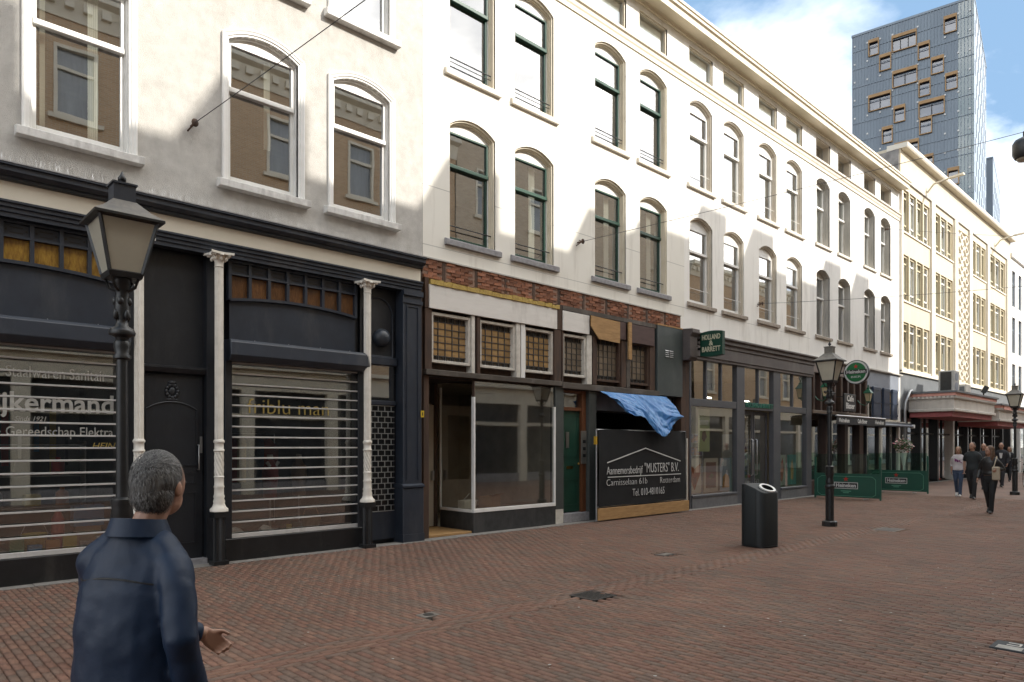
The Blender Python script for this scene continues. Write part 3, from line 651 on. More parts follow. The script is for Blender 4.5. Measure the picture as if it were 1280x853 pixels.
# empty display window
B(8.76, 11.09, -.05, 1.02, 0, .40).build('stall_riser', mat('worn_black_stone', (.020, .021, .022), .55, c2=(.04, .04, .04), scale=6, bump=.2, dirt=(.09, .085, .08)), BB, bevel=.006)
B(8.80, 11.05, .0, 1.0, .40, .43).build('display_floor', M_oldwood, BB)
dw = MB().box(8.76, 11.09, -.06, .02, .402, .475).box(8.76, 8.80, -.06, .02, .475, 2.66).box(11.045, 11.09, -.06, .02, .475, 2.55).box(8.745, 8.785, .02, 1.0, .402, .46).box(8.745, 8.785, .98, 1.02, .46, 2.9).build('display_window', M_wpaint, BB, bevel=.004)
B(8.77, 8.79, -.05, .015, 2.66, 2.98).build('corner_post', M_rust, dw)
MB().poly((8.80, -.03, .475), (11.045, -.03, .475), (11.045, -.03, 2.97), (8.80, -.03, 2.97)).build('pane', M_glass_dusty, dw)
MB().poly((8.765, .02, .46), (8.765, .98, .46), (8.765, .98, 2.97), (8.765, .02, 2.97)).build('pane', M_glass_dusty, dw)
sr = MB(); sr.poly((7.7, 3.6, 0), (12.45, 3.6, 0), (12.45, 3.6, 3.0), (7.7, 3.6, 3.0)).poly((7.7, 1.2, 3.0), (12.45, 0.02, 3.0), (12.45, 3.6, 3.0), (7.7, 3.6, 3.0)).poly((7.7, 0.2, .03), (11.4, .2, .03), (11.4, 3.6, .03), (7.7, 3.6, .03)).poly((11.36, .2, 0), (11.36, 3.6, 0), (11.36, 3.6, 3.0), (11.36, .2, 3.0))
sr.build('shop_room', M_intl, BB)
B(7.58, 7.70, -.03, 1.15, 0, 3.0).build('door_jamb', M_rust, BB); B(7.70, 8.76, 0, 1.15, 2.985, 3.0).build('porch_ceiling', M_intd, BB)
B(7.60, 8.74, -.02, 1.15, 0.005, .05).build('door_step', M_ply, BB, bevel=.004)
pd = MB().box(7.74, 8.66, 1.10, 1.14, .06, 2.55).build('shop_door', mat('old_cream_paint', (.52, .47, .38), .5, c2=(.46, .41, .33), scale=3), BB, bevel=.004)
MB().poly((7.92, 1.095, 1.0), (8.50, 1.095, 1.0), (8.50, 1.095, 2.35), (7.92, 1.095, 2.35)).build('pane', M_glass_dusty, pd); B(8.58, 8.62, 1.03, 1.10, 1.0, 1.2).build('handle', M_metal, pd)
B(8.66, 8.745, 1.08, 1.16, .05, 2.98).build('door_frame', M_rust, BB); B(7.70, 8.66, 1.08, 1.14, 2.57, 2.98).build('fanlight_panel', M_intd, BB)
B(11.10, 11.37, -.04, .12, .32, 3.0).build('pilaster', mat('grey_green_paint', (.060, .068, .064), .5, c2=(.05, .056, .053), scale=3, dirt=(.10, .10, .09)), BB, bevel=.006); B(11.11, 11.36, -.035, .12, 0, .32).build('pilaster_base', M_wpaint_old, BB)
# green front door
M_orange = mat('orange_brown_varnish', (.16, .058, .022), .45, c2=(.11, .04, .016), scale=5, stretch=(1, 1, .25))
dr = B(11.46, 12.10, .14, .18, .22, 2.50).build('front_door', M_green, BB, bevel=.004)
for z0, z1 in ((.35, .95), (1.45, 2.38)): MB().box(11.54, 12.02, .13, .141, z0, z0 + .03).box(11.54, 12.02, .13, .141, z1 - .03, z1).box(11.54, 11.57, .13, .141, z0, z1).box(11.99, 12.02, .13, .141, z0, z1).build('panel_moulding', M_green, dr)
B(11.66, 11.86, .125, .141, 1.19, 1.25).build('letter_slot', M_brass, dr); B(11.62, 11.72, .12, .141, 1.66, 2.02).build('letter_plate', M_metal, dr); MB().ell((12.03, .11, 1.3), .025, .03, .025).build('door_knob', M_brass, dr, smooth=80)
MB().box(11.38, 11.46, .08, .2, .05, 2.96).box(12.10, 12.23, .06, .2, .05, 2.96).box(11.46, 12.10, .08, .2, 2.50, 2.58).box(11.46, 12.10, .08, .2, 2.90, 2.96).build('door_frame', M_orange, BB, bevel=.004)
MB().poly((11.46, .15, 2.58), (12.10, .15, 2.58), (12.10, .15, 2.90), (11.46, .15, 2.90)).build('fanlight', M_glass, BB)
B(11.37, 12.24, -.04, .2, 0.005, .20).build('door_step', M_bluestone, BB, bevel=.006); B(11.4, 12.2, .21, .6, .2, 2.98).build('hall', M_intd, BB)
B(12.24, 12.50, -.03, .12, 0, 2.97).build('pilaster', MATS['grey_green_paint'], BB, bevel=.006)
pl = B(12.05, 12.22, .03, .058, 1.30, 2.05).build('bell_plate', mat('steel_plate', (.32, .31, .28), .45, metal=.7), BB)
for k in range(3): B(12.09, 12.18, .02, .031, 1.45 + k * .16, 1.52 + k * .16).build('bell_button', M_black, pl)
B(15.98, 16.36, -.05, .2, 0, 4.02).build('end_pilaster', M_rust, BB, bevel=.006)
# the gutted third bay: bare room behind the hoarding
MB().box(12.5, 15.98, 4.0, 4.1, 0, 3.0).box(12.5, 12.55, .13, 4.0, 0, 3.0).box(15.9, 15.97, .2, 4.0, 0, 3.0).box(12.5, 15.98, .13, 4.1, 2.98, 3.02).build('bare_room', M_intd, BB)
B(12.5, 15.95, .2, .9, 2.55, 2.98).build('hanging_sheet', mat('grey_plastic_sheet', (.20, .21, .24), .5, c2=(.14, .15, .17), scale=4), BB)

# hoarding with the builder's banner and plank
M_galv = mat('galvanised_tube', (.42, .43, .44), .4, metal=.8)
hf = root('site_fence', 'black builder banner on tubular site fence across the gutted shop bay', 'site fence', (12.1, -.36, 0), world=True)
ff = MB()
for a, b_ in (((12.10, 0, .02), (12.10, 0, 2.08)), ((15.68, 0, .02), (15.68, 0, 2.08)), ((12.10, 0, 2.07), (15.68, 0, 2.07)), ((12.10, 0, .33), (15.68, 0, .33))): ff.tube([(a[0], -.36, a[2]), (b_[0], -.36, b_[2])], .02, 8)
ff.build('tube_frame', M_galv, hf, smooth=50)
nx_, nz_ = 46, 26; bn = MB(); vs_ = []; fs_ = []
for j in range(nz_ + 1):
    for i in range(nx_ + 1):
        u, w = i / nx_, j / nz_
        sag = .012 * math.sin(u * 7 + w * 3) + .010 * math.sin(u * 15 - w * 9) + .02 * (1 - w) * math.sin(u * 3.1)
        if u > .82 and w > .6: sag += .03 * math.sin((u - .82) * 40 + w * 6) * (u - .82) * 4
        vs_.append((12.13 + u * 3.52, -.395 - sag * .7, .33 + w * 1.74 + .02 * math.sin(u * 9) * (1 if j in (0, nz_) else 0)))
for j in range(nz_):
    for i in range(nx_): k = j * (nx_ + 1) + i; fs_.append((k, k + 1, k + nx_ + 2, k + nx_ + 1))
bn.add(vs_, fs_).build('banner', mat('black_banner_mesh', (.015, .0155, .0165), .75, c2=(.011, .0115, .012), scale=3, bump=.1, bscale=200, spec=.25), hf, smooth=80)
B(12.10, 15.78, -.42, -.385, .03, .30).build('plank', M_ply, hf, bevel=.004)
B(15.70, 15.74, -.40, -.32, .3, 1.9).build('end_stake', M_wpaint_old, hf); B(12.03, 12.08, -.40, -.34, 1.74, 1.92).build('warning_lamp', mat('amber_plastic', (.55, .33, .03), .4), hf)
M_print = mat('white_print', (.62, .62, .60), .7)
YB = -.428
text('banner_name', 'Aannemersbedrijf', .26, face_street(13.06, YB, 1.135), M_print, hf, .002, width=1.36, bold=-.002)
text('banner_name', '"MUSTERS" B.V.', .33, face_street(14.55, YB, 1.165), M_print, hf, .002, width=1.45, bold=-.003)
text('banner_address', 'Carnisselaan 61b', .22, face_street(13.15, YB, .865), M_print, hf, .002, width=1.55, bold=-.004)
text('banner_address', 'Rotterdam', .22, face_street(14.90, YB, .855), M_print, hf, .002, width=.86, bold=-.004)
text('banner_phone', 'Tel. 010-4810165', .25, face_street(14.0, YB, .60), M_print, hf, .002, width=1.30, bold=-.003)
ln = MB()
ln.profy([(12.40, 1.31), (12.40, 1.335), (13.86, 1.665), (15.36, 1.335), (15.36, 1.31), (13.86, 1.64)], YB - .002, YB + .002)
ln.box(12.42, 15.38, YB - .002, YB + .002, .985, 1.005); ln.build('banner_roof_mark', M_print, hf)
# blue tarpaulin
from mathutils import noise as mnoise
tp = MB(); vs_ = []; fs_ = []; nu, nv = 90, 50
for j in range(nv + 1):
    v = j / nv
    for i in range(nu + 1):
        u = i / nu
        xt = 12.50 + u * 2.66
        hang = .30 + .62 * math.sin(min(1, (u / .70)) * math.pi / 2) ** 1.4 + .10 * math.sin(u * 12)
        if u > .80: hang -= (u - .80) * 1.6
        lean = .34 * v * (1 - u * .35)
        x = xt + lean - .12 * v
        rid = lambda a, b_, c: 1 - 2 * abs(mnoise.noise(Vector((a, b_, c))))
        nf = .07 * rid(u * 5 - v * 2.2, v * .9, 1.3) + .03 * rid(u * 11 - v * 4, v * 2.6, 4.1) + .022 * rid(u * 24, v * 8, 7.7)
        y = -.10 - .40 * math.sin(v * 1.4) - nf * (.35 + .65 * v)
        z = 2.965 - hang * v + (.05 * mnoise.noise(Vector((u * 6, v * 2, 2.2))) + .03 * mnoise.noise(Vector((u * 16, v * 5, 5.2)))) * v
        vs_.append((x, y, z))
for j in range(nv):
    for i in range(nu): k = j * (nu + 1) + i; fs_.append((k, k + 1, k + nu + 2, k + nu + 1))
M_tarp = mat('blue_tarpaulin', (.040, .165, .42), .42, c2=(.085, .25, .52), scale=5, stretch=(1, 1, .6), bump=.5, bscale=14, lo=.42, hi=.6)
tp_o = tp.add(vs_, fs_).build('tarpaulin', M_tarp, smooth=80); tag(tp_o, 'crumpled blue tarpaulin hanging over the top of the builder banner', 'tarpaulin')
sm = tp_o.modifiers.new('thick', 'SOLIDIFY'); sm.thickness = .004
# left in the empty display window
t = root('plastic_basin', 'white plastic basin left standing in the empty display window', 'basin', (9.15, .55, .431)); MB().lathe((0, 0, 0), [(.13, 0), (.17, .16), (.185, .165), (.16, .155), (.12, .02)], 20).build('bowl', M_wpaint, t, smooth=50); MB().tube([(.16, 0, .17), (.0, 0, .3), (-.16, 0, .17)], .008, 6).build('handle', M_metal, t, smooth=60)
tag(B(8.90, 9.08, .40, .62, .431, .60).build('paint_tin', M_boardw, None, bevel=.01), 'small pale box beside the white basin in the display window', 'box')
t = root('cardboard_box', 'open brown cardboard box on the empty display floor', 'cardboard box', (9.75, .6, .431), .3); M_card = mat('cardboard', (.33, .21, .11), .8, c2=(.27, .17, .09), scale=6)
MB().box(-.2, .2, -.15, -.145, 0, .22).box(-.2, .2, .145, .15, 0, .22).box(-.2, -.195, -.145, .145, 0, .22).box(.195, .2, -.145, .145, 0, .22).box(-.195, .195, -.145, .145, 0, .005).build('carton', M_card, t); MB().poly((-.2, -.15, .22), (.2, -.15, .22), (.2, -.26, .28), (-.2, -.26, .28)).build('flap', M_card, t)

# ================================================================== building with the dark Victorian shop fronts
AA = root('shop_house', 'grey roughcast house over a slate blue shop front with ivory columns', 'shop house', (-7.0, 0, 0), world=True)
AX0, AX1 = -7.0, 7.575
ST_A.update(a=.55, hs=2.12, hc=2.29, hr=2.13, zt=1.42)
AW = [-5.2, -2.75, -.5, 2.15, 4.59, 6.31]
ops = [(c - .55, c + .55, zb, zb + 2.12, zb + 2.29) for c in AW for zb in (5.63, 8.86)] + [(c - .60, c + .60, 11.86, 12.56, 12.56) for c in AW]
wall(MB(), AX0, AX1, 4.95, 12.75, ops).build('wall', M_grey_render, AA)
MB().prof(CORN, AX0, AX1).build('cornice', M_trim, AA); MB().prof(STRG, AX0, AX1).build('string_course', M_trim_c, AA)
MB().prof([(-.3, 13.0), (6, 16.2), (6, 15.9), (-.1, 12.8)], AX0, AX1).build('roof', MATS['dark_roof_tiles'], AA)
B(AX0, AX0 + .2, 0.02, 6, 0, 12.7).build('side_wall', M_grey_render, AA)
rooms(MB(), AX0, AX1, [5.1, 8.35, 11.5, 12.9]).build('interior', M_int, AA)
wa = aa = None
for c in AW:
    l2, l3, l4 = (c - AX0, 0, 5.63), (c - AX0, 0, 8.86), (c - AX0, 0, 11.86)
    if wa is None: wa = make_window(AA, l2, ST_A); aa = attic_window(AA, l4, .60, .70, .07, M_wpaint_old, M_trim)
    else: dup(wa, AA, l2); dup(aa, AA, l4)
    dup(wa, AA, l3)
for w in [w for w in AA.children if w.name.startswith('window')]:
    xw = w.location.x + AX0
    if abs(xw - 2.15) < .1: add_drape(w, ST_A, .12, .24); add_drape(w, ST_A, -.42, -.36)
    elif abs(xw - 4.59) < .1: add_drape(w, ST_A, .10, .2, z0=.75)
    elif w.location.z > 7: add_blind(w, ST_A, 'bottom', .35, M_curtain)
# shop cornice, frieze, architrave
MB().prof([(.05, 4.905), (-.14, 4.905), (-.17, 4.92), (-.17, 4.945), (-.21, 4.95), (-.25, 4.99), (-.25, 5.05), (-.28, 5.055), (-.28, 5.08), (.0, 5.13)], AX0, 7.47).build('shop_cornice', M_slate, AA)
MB().prof([(-.285, 5.082), (-.285, 5.096), (-.005, 5.148), (-.005, 5.134)], AX0, 7.48).build('lead_flashing', mat('weathered_lead', (.42, .41, .40), .6, c2=(.28, .27, .26), scale=14, bump=.3), AA)
spk = MB(); x = .6
while x < 7.4:
    for dy in (-.27, -.21): spk.tube([(x, dy, 5.09), (x + rnd.uniform(-.02, .02), dy + rnd.uniform(-.03, .03), 5.19)], .0014, 3, caps=False)
    x += .035
kind(spk.build('bird_spikes', M_metal, AA), 'stuff')
B(AX0, 7.46, -.10, .05, 4.662, 4.903).build('frieze', M_cream, AA)
MB().prof([(.05, 4.47), (-.12, 4.47), (-.12, 4.52), (-.14, 4.53), (-.14, 4.575), (-.165, 4.585), (-.165, 4.625), (-.19, 4.635), (-.19, 4.66), (.05, 4.66)], AX0, 7.46).build('architrave', M_slate, AA)
B(AX0, 7.50, .16, .26, 3.0, 4.96).build('backing', M_slate2, AA)
M_amber = mat('amber_glass', (.40, .235, .035), .25, c2=(.20, .10, .018), scale=22, stretch=(1, 1, .3), bump=.6, bscale=50, rnd_amt=.18)
M_amber2 = mat('brown_amber_glass', (.19, .082, .026), .25, c2=(.10, .045, .018), scale=22, stretch=(1, 1, .3), bump=.6, bscale=50, rnd_amt=.22)
def shop_window(x0, x1, amber, glass_items=True, bars=True):
    """arched transom with seven coloured panes, dark fascia, shutter box, rolled-down bar shutter"""
    T = MB(); n = 7; p = (x1 - x0) / n
    zsp, zcr = 3.885, 3.965
    for i in range(n + 1):
        xx = x0 + p * i; T.box(xx - .022, xx + .022, -.02, .10, arch_z(min(max(xx, x0), x1), x0, x1, zsp, zcr) - .01, 4.46)
    T.box(x0, x1, -.022, .10, 4.435, 4.468); T.box(x0, x1, -.022, .10, 4.255, 4.285)
    for i in range(14):
        xa, xb = x0 + (x1 - x0) * i / 14, x0 + (x1 - x0) * (i + 1) / 14; za_, zb_ = arch_z(xa, x0, x1, zsp, zcr), arch_z(xb, x0, x1, zsp, zcr)
        T.add([(xa, -.04, za_ - .03), (xb, -.04, zb_ - .03), (xb, -.04, zb_ + .012), (xa, -.04, za_ + .012), (xa, .1, za_ - .03), (xb, .1, zb_ - .03), (xb, .1, zb_ + .012), (xa, .1, za_ + .012)], [(0, 1, 2, 3), (0, 4, 5, 1), (3, 2, 6, 7)])
    W = T.build('transom_window', M_slate, AA)
    for i in range(n):
        xa, xb = x0 + p * i + .022, x0 + p * (i + 1) - .022
        z0a, z0b = arch_z(xa, x0, x1, zsp, zcr), arch_z(xb, x0, x1, zsp, zcr)
        MB().add([(xa, .05, z0a), (xb, .05, z0b), (xb, .05, 4.256), (xa, .05, 4.256), (xa, .06, z0a), (xb, .06, z0b), (xb, .06, 4.256), (xa, .06, 4.256)], [(0, 1, 2, 3), (4, 7, 6, 5), (0, 4, 5, 1), (3, 2, 6, 7), (0, 3, 7, 4), (1, 5, 6, 2)]).build('coloured_pane', amber, W)
        g_ = MB().box(xa, xb, .03, .05, 4.285, 4.435); cx = (xa + xb) / 2
        G = g_.build('pierced_panel', M_slate, W)
        s_ = MB()
        for dz in (-.032, .032): s_.box(cx - .07, cx + .07, .0275, .031, 4.36 + dz - .008, 4.36 + dz + .008)
        for dx in (-.105, .105): s_.lathe((cx + dx, 0, 0), [(.012, 0)], 8) if False else s_.box(cx + dx - .012, cx + dx + .012, .0275, .031, 4.348, 4.372)
        s_.build('piercing', M_black, W)
    fp_ = MB()
    for i in range(14):
        xa, xb = x0 + (x1 - x0) * i / 14, x0 + (x1 - x0) * (i + 1) / 14
        fp_.poly((xa, .02, 3.2), (xb, .02, 3.2), (xb, .02, arch_z(xb, x0, x1, zsp, zcr) - .02), (xa, .02, arch_z(xa, x0, x1, zsp, zcr) - .02))
    fp_.build('fascia_panel', M_slate, AA)
    bx = MB().prof([(.03, 2.95), (-.24, 2.95), (-.31, 3.03), (-.30, 3.22), (-.26, 3.26), (.03, 3.275)], x0 - .10, x1 + .10).build('shutter_box', M_slate, AA, bevel=.006)
    for k in range(4): MB().ell((x0 + (x1 - x0) * (k + .5) / 4, -.27, 3.262), .008, .008, .004, 6, 4).build('screw', M_metal, bx)
    for xx in (x0 - .10, x1): B(xx, xx + .10, -.09, .12, .33, 2.96).build('shutter_guide', M_slate2, AA, bevel=.004)
    sh = MB().box(x0, x1, -.075, -.045, .335, .40).build('roller_shutter', mat('grey_white_slat', (.58, .565, .54), .5, c2=(.46, .45, .43), scale=6, stretch=(.4, 1, 3), dirt=(.34, .33, .31), dscale=5), AA, bevel=.004)
    zs_ = [.40 + .158 * k for k in range(1, 17)]; sl = None
    for z in zs_:
        if z > 2.93: break
        if sl is None: sl = MB().box(x0, x1, -.07, -.05, 0, .024).build('slat', MATS['grey_white_slat'], sh, loc=(0, 0, z), bevel=.003)
        else: dup(sl, sh, (0, 0, z))
    MB().poly((x0, -.055, .40), (x1, -.055, .40), (x1, -.055, 2.95), (x0, -.055, 2.95)).build('clear_panel', M_poly, sh)
    B(x0 - .1, x1 + .1, -.10, .15, 0.0, .33).build('stall_riser', mat('black_glazed_stone', (.010, .0105, .011), .35, c2=(.016, .016, .017), scale=6, dirt=(.06, .056, .05), dscale=3), AA, bevel=.006)
    MB().poly((x0, .04, .33), (x1, .04, .33), (x1, .04, 3.0), (x0, .04, 3.0)).build('shop_pane', M_glass_shop, AA)
    r_ = MB().poly((x0 - .3, 2.2, .3), (x1 + .3, 2.2, .3), (x1 + .3, 2.2, 3.1), (x0 - .3, 2.2, 3.1)).poly((x0 - .1, .05, .31), (x1 + .1, .05, .31), (x1 + .1, 2.2, .31), (x0 - .1, 2.2, .31)).poly((x0 - .1, .05, 3.08), (x1 + .1, .05, 3.08), (x1 + .1, 2.2, 3.08), (x0 - .1, 2.2, 3.08))
    for xx in (x0 - .1, x1 + .1): r_.poly((xx, .05, .3), (xx, 2.2, .3), (xx, 2.2, 3.1), (xx, .05, 3.1))
    r_.build('display_room', mat('display_wall', (.075, .068, .06), .9, c2=(.035, .032, .03), scale=2), AA)
    return W
shop_window(4.06, 6.18, M_amber2); shop_window(.36, 2.55, M_amber); shop_window(-2.35, -.16, M_amber)
for k in (4.55, 5.62): MB().profy([(k - .07, .03), (k + .07, .03), (k + .06, .08), (k + .03, .105), (k - .03, .105), (k - .06, .08)], -.104, -.099).build('vent', M_black, AA)
# ivory cast iron columns
def column(cx, cy=-.25):
    c = (cx, cy, 0)
    ped = MB().flute(c, .085, .0, .68, 8, .16).box(cx - .10, cx + .10, cy - .10, cy + .10, .68, .76).box(cx - .105, cx + .105, cy - .105, cy + .105, 0, .06).build('pedestal', M_black, AA)
    sh = MB().flute(c, .060, 1.80, 4.26, 12, .13).build('column', M_colw, AA)
    MB().lathe(c, [(.125, .765), (.125, .80), (.095, .83), (.075, .88), (.082, .91), (.068, .95), (.078, .98), (.066, 1.01), (.066, 1.10), (.074, 1.12), (.064, 1.14), (.064, 1.24), (.072, 1.26), (.06, 1.28)], 20).build('moulded_base', M_colw, sh, smooth=50)
    tw = MB(); n, m = 40, 24; vs_ = []; fs_ = []
    for i in range(m + 1):
        z = 1.28 + .34 * i / m
        for k in range(n):
            a = 2 * math.pi * k / n; rr = .060 + .006 * math.sin(8 * (a + z * 8)); vs_.append((cx + rr * math.cos(a), cy + rr * math.sin(a), z))
    for i in range(m):
        for k in range(n): fs_.append((i * n + k, i * n + (k + 1) % n, (i + 1) * n + (k + 1) % n, (i + 1) * n + k))
    tw.add(vs_, fs_).build('twisted_drum', M_colw, sh)
    MB().lathe(c, [(.06, 1.62), (.074, 1.63), (.074, 1.65), (.063, 1.66), (.063, 1.74), (.076, 1.755), (.076, 1.775), (.06, 1.80)], 20).build('ring', M_colw, sh, smooth=50)
    cap = MB().lathe(c, [(.06, 4.26), (.068, 4.27), (.06, 4.28), (.062, 4.33), (.075, 4.37), (.10, 4.41), (.11, 4.43)], 16)
    for k in range(8):
        a = math.pi / 4 * k; r_ = .115 if k % 2 == 0 else .15
        cap.ell((cx + r_ * .72 * math.cos(a), cy + r_ * .72 * math.sin(a), 4.385), .022, .022, .035, 8, 6); cap.ell((cx + r_ * math.cos(a + 0), cy + r_ * math.sin(a), 4.425), .03, .03, .02, 8, 6)
    q = [(-.16, -.16), (-.05, -.125), (.05, -.125), (.16, -.16), (.125, -.05), (.125, .05), (.16, .16), (.05, .125), (-.05, .125), (-.16, .16), (-.125, .05), (-.125, -.05)]
    cap.profz([(cx + a, cy + b_) for a, b_ in q], 4.435, 4.468); cap.build('capital', M_colw, sh, smooth=40)
for cx in (-.02, 2.76, 3.81, 6.26): column(cx)
# closed dark door between the windows
B(2.66, 3.92, .12, .16, 0, 4.47).build('door_surround', M_slate2, AA); B(2.68, 2.84, -.02, .12, 0, 4.47).build('door_post', M_slate2, AA); B(3.72, 3.90, -.02, .12, 0, 4.47).build('door_post', M_slate2, AA)
MB().prof([(.12, 2.72), (.02, 2.74), (-.01, 2.80), (-.01, 2.83), (.12, 2.85)], 2.84, 3.72).build('door_ledge', M_slate2, AA)
dd = B(2.86, 3.70, .09, .118, .08, 2.70).build('panelled_door', M_slate2, AA, bevel=.004)
pm = MB()
for z0, z1 in ((.30, 1.02), (1.16, 1.30)): pm.box(2.95, 3.61, .078, .092, z0, z0 + .018).box(2.95, 3.61, .078, .092, z1, z1 + .018).box(2.95, 2.97, .078, .092, z0, z1).box(3.59, 3.61, .078, .092, z0, z1)
pm.box(2.93, 2.955, .074, .092, 1.42, 2.22).box(3.605, 3.63, .074, .092, 1.42, 2.22).box(2.955, 3.605, .074, .092, 1.42, 1.442)
pm.tube([(2.94 + .68 * k / 12, .083, arch_z(2.94 + .68 * k / 12, 2.94, 3.62, 2.22, 2.33)) for k in range(13)], .012, 6); pm.build('door_moulding', M_slate2, dd)
ca = MB()
for k in range(12):
    a = 2 * math.pi * k / 12; ca.ell((3.28 + .075 * math.cos(a), .082, 2.48 + .09 * math.sin(a)), .028, .02, .03, 8, 6)
ca.ell((3.28, .08, 2.48), .05, .025, .06, 10, 8).ell((3.28, .08, 2.60), .06, .02, .03, 8, 6).ell((3.28, .085, 2.36), .08, .018, .03, 8, 6); ca.build('cartouche', M_slate2, dd, smooth=60)
hd = MB().tube([(3.63, .09, 1.36), (3.63, .03, 1.36), (3.63, .03, 1.72), (3.63, .09, 1.72)], .011, 8).build('door_handle', M_metal, dd, smooth=60); B(3.66, 3.69, .07, .09, 1.60, 1.84).build('lock_plate', M_metal, dd)
B(2.84, 3.72, -.05, .12, 0.0, .08).build('door_step', M_bluestone, AA)
# side bay with roller grille
B(6.33, 7.04, .10, .15, 0, 4.47).build('bay_surround', M_slate2, AA)
sb = MB(); n = 12
pts = [(6.40, 3.28)] + [(6.40 + .58 * k / n, arch_z(6.40 + .58 * k / n, 6.40, 6.98, 4.05, 4.30)) for k in range(n + 1)] + [(6.98, 3.28)]
sb.tube([(x, .09, z) for x, z in pts] + [(6.40, .09, 3.28)], .016, 6).build('arched_moulding', M_slate, AA, smooth=50)
lmp = MB(); 
for k, (r_, dy) in enumerate(((.16, .0), (.16, -.03), (.145, -.075), (.10, -.12), (.04, -.14))): pass
vs_, fs_ = [], []; prof_ = [(.155, .09), (.16, .05), (.15, .0), (.115, -.045), (.06, -.07), (.005, -.078)]
for r_, y in prof_:
    for k in range(24): a = 2 * math.pi * k / 24; vs_.append((6.74 + r_ * math.cos(a), y, 3.60 + r_ * math.sin(a)))
for i in range(5):
    for k in range(24): fs_.append((i * 24 + k, i * 24 + (k + 1) % 24, (i + 1) * 24 + (k + 1) % 24, (i + 1) * 24 + k))
lmp.add(vs_, fs_).build('alarm_dome', mat('dark_dome_plastic', (.035, .043, .055), .35), AA, smooth=60)
B(6.34, 7.03, .0, .10, 3.12, 3.26).build('bay_ledge', M_slate, AA, bevel=.01); B(6.34, 7.03, .03, .10, 2.42, 2.50).build('bay_ledge', M_slate, AA, bevel=.01)
MB().poly((6.40, .08, 2.50), (7.0, .08, 2.50), (7.0, .08, 3.12), (6.40, .08, 3.12)).build('fanlight', M_glass_shop, AA); B(6.40, 7.0, .102, .11, 2.50, 3.12).build('fanlight_board', M_cream, AA)
dr = B(6.38, 7.02, .06, .10, .06, .55).build('grille_door', M_slate, AA, bevel=.004)
B(6.40, 7.0, .09, .099, .55, 2.42).build('door_glass', mat('dark_door_glass', (.02, .022, .024), .12), dr)
gr_ = MB(); rows = 19
for j in range(rows + 1):
    z = .56 + 1.85 * j / rows; gr_.box(6.40, 7.0, .05, .064, z - .006, z + .006)
    if j < rows:
        for i in range(5):
            x = 6.40 + (.6 * (i + (.5 if j % 2 else 0)) / 4.5)
            if 6.4 < x < 7.0: gr_.box(x - .006, x + .006, .05, .064, z, z + 1.85 / rows)
kind(gr_.build('roller_grille', mat('dull_aluminium', (.40, .41, .40), .45, metal=.5), dr), 'stuff')
# end pilaster
pz = MB().box(7.05, 7.45, -.15, .1, 1.02, 4.47).build('pilaster', M_slate, AA, bevel=.008)
MB().box(7.12, 7.14, -.165, -.15, 1.1, 4.2).box(7.36, 7.38, -.165, -.15, 1.1, 4.2).box(7.14, 7.36, -.165, -.15, 4.18, 4.2).box(7.03, 7.46, -.175, -.148, 4.24, 4.30).box(7.04, 7.46, -.19, -.148, 4.38, 4.47).build('pilaster_moulding', M_slate, pz)
B(7.02, 7.47, -.19, .1, 0, .96).build('pilaster_plinth', M_slate, AA, bevel=.01); MB().prof([(-.19, .96), (-.21, .97), (-.21, 1.0), (-.15, 1.03), (.1, 1.03), (.1, .96)], 7.01, 7.475).build('plinth_moulding', M_slate, AA); B(7.015, 7.473, -.205, .1, .0, .14).build('plinth_base', M_slate, AA)
st_ = B(7.40, 7.47, -.196, -.192, 2.22, 2.34).build('yellow_sticker', mat('yellow_vinyl', (.62, .43, .02), .5), AA)
B(7.425, 7.445, -.199, -.196, 2.25, 2.31).build('sticker_mark', M_black, st_)
B(7.45, 7.575, .0, .2, 0, 4.9).build('party_strip', M_rust, AA)
# lettering on the panes
M_gold = mat('gold_lettering', (.70, .52, .14), .5); M_pw = mat('pale_lettering', (.78, .77, .74), .6)
text('shop_lettering', 'friblu man', .33, face_street(5.03, .032, 2.30), M_gold, AA, .002, width=1.36, bold=-.004)
text('shop_lettering', 'er Staalwaren Sanitair', .20, face_street(1.81, .032, 2.62), M_pw, AA, .002, width=1.26)
text('shop_lettering', 'Spijkermand', .34, face_street(1.73, .032, 2.24), M_pw, AA, .002, width=1.60, bold=.006)
text('shop_lettering', 'Sinds 1921', .085, face_street(1.60, .032, 2.04), M_pw, AA, .002, width=.33, shear=.3)
text('shop_lettering', '& Gereedschap Elektra', .17, face_street(1.87, .032, 1.88), M_pw, AA, .002, width=1.30)
text('shop_lettering', 'HEIN', .12, face_street(2.40, .032, 1.70), M_gold, AA, .002, shear=.3)

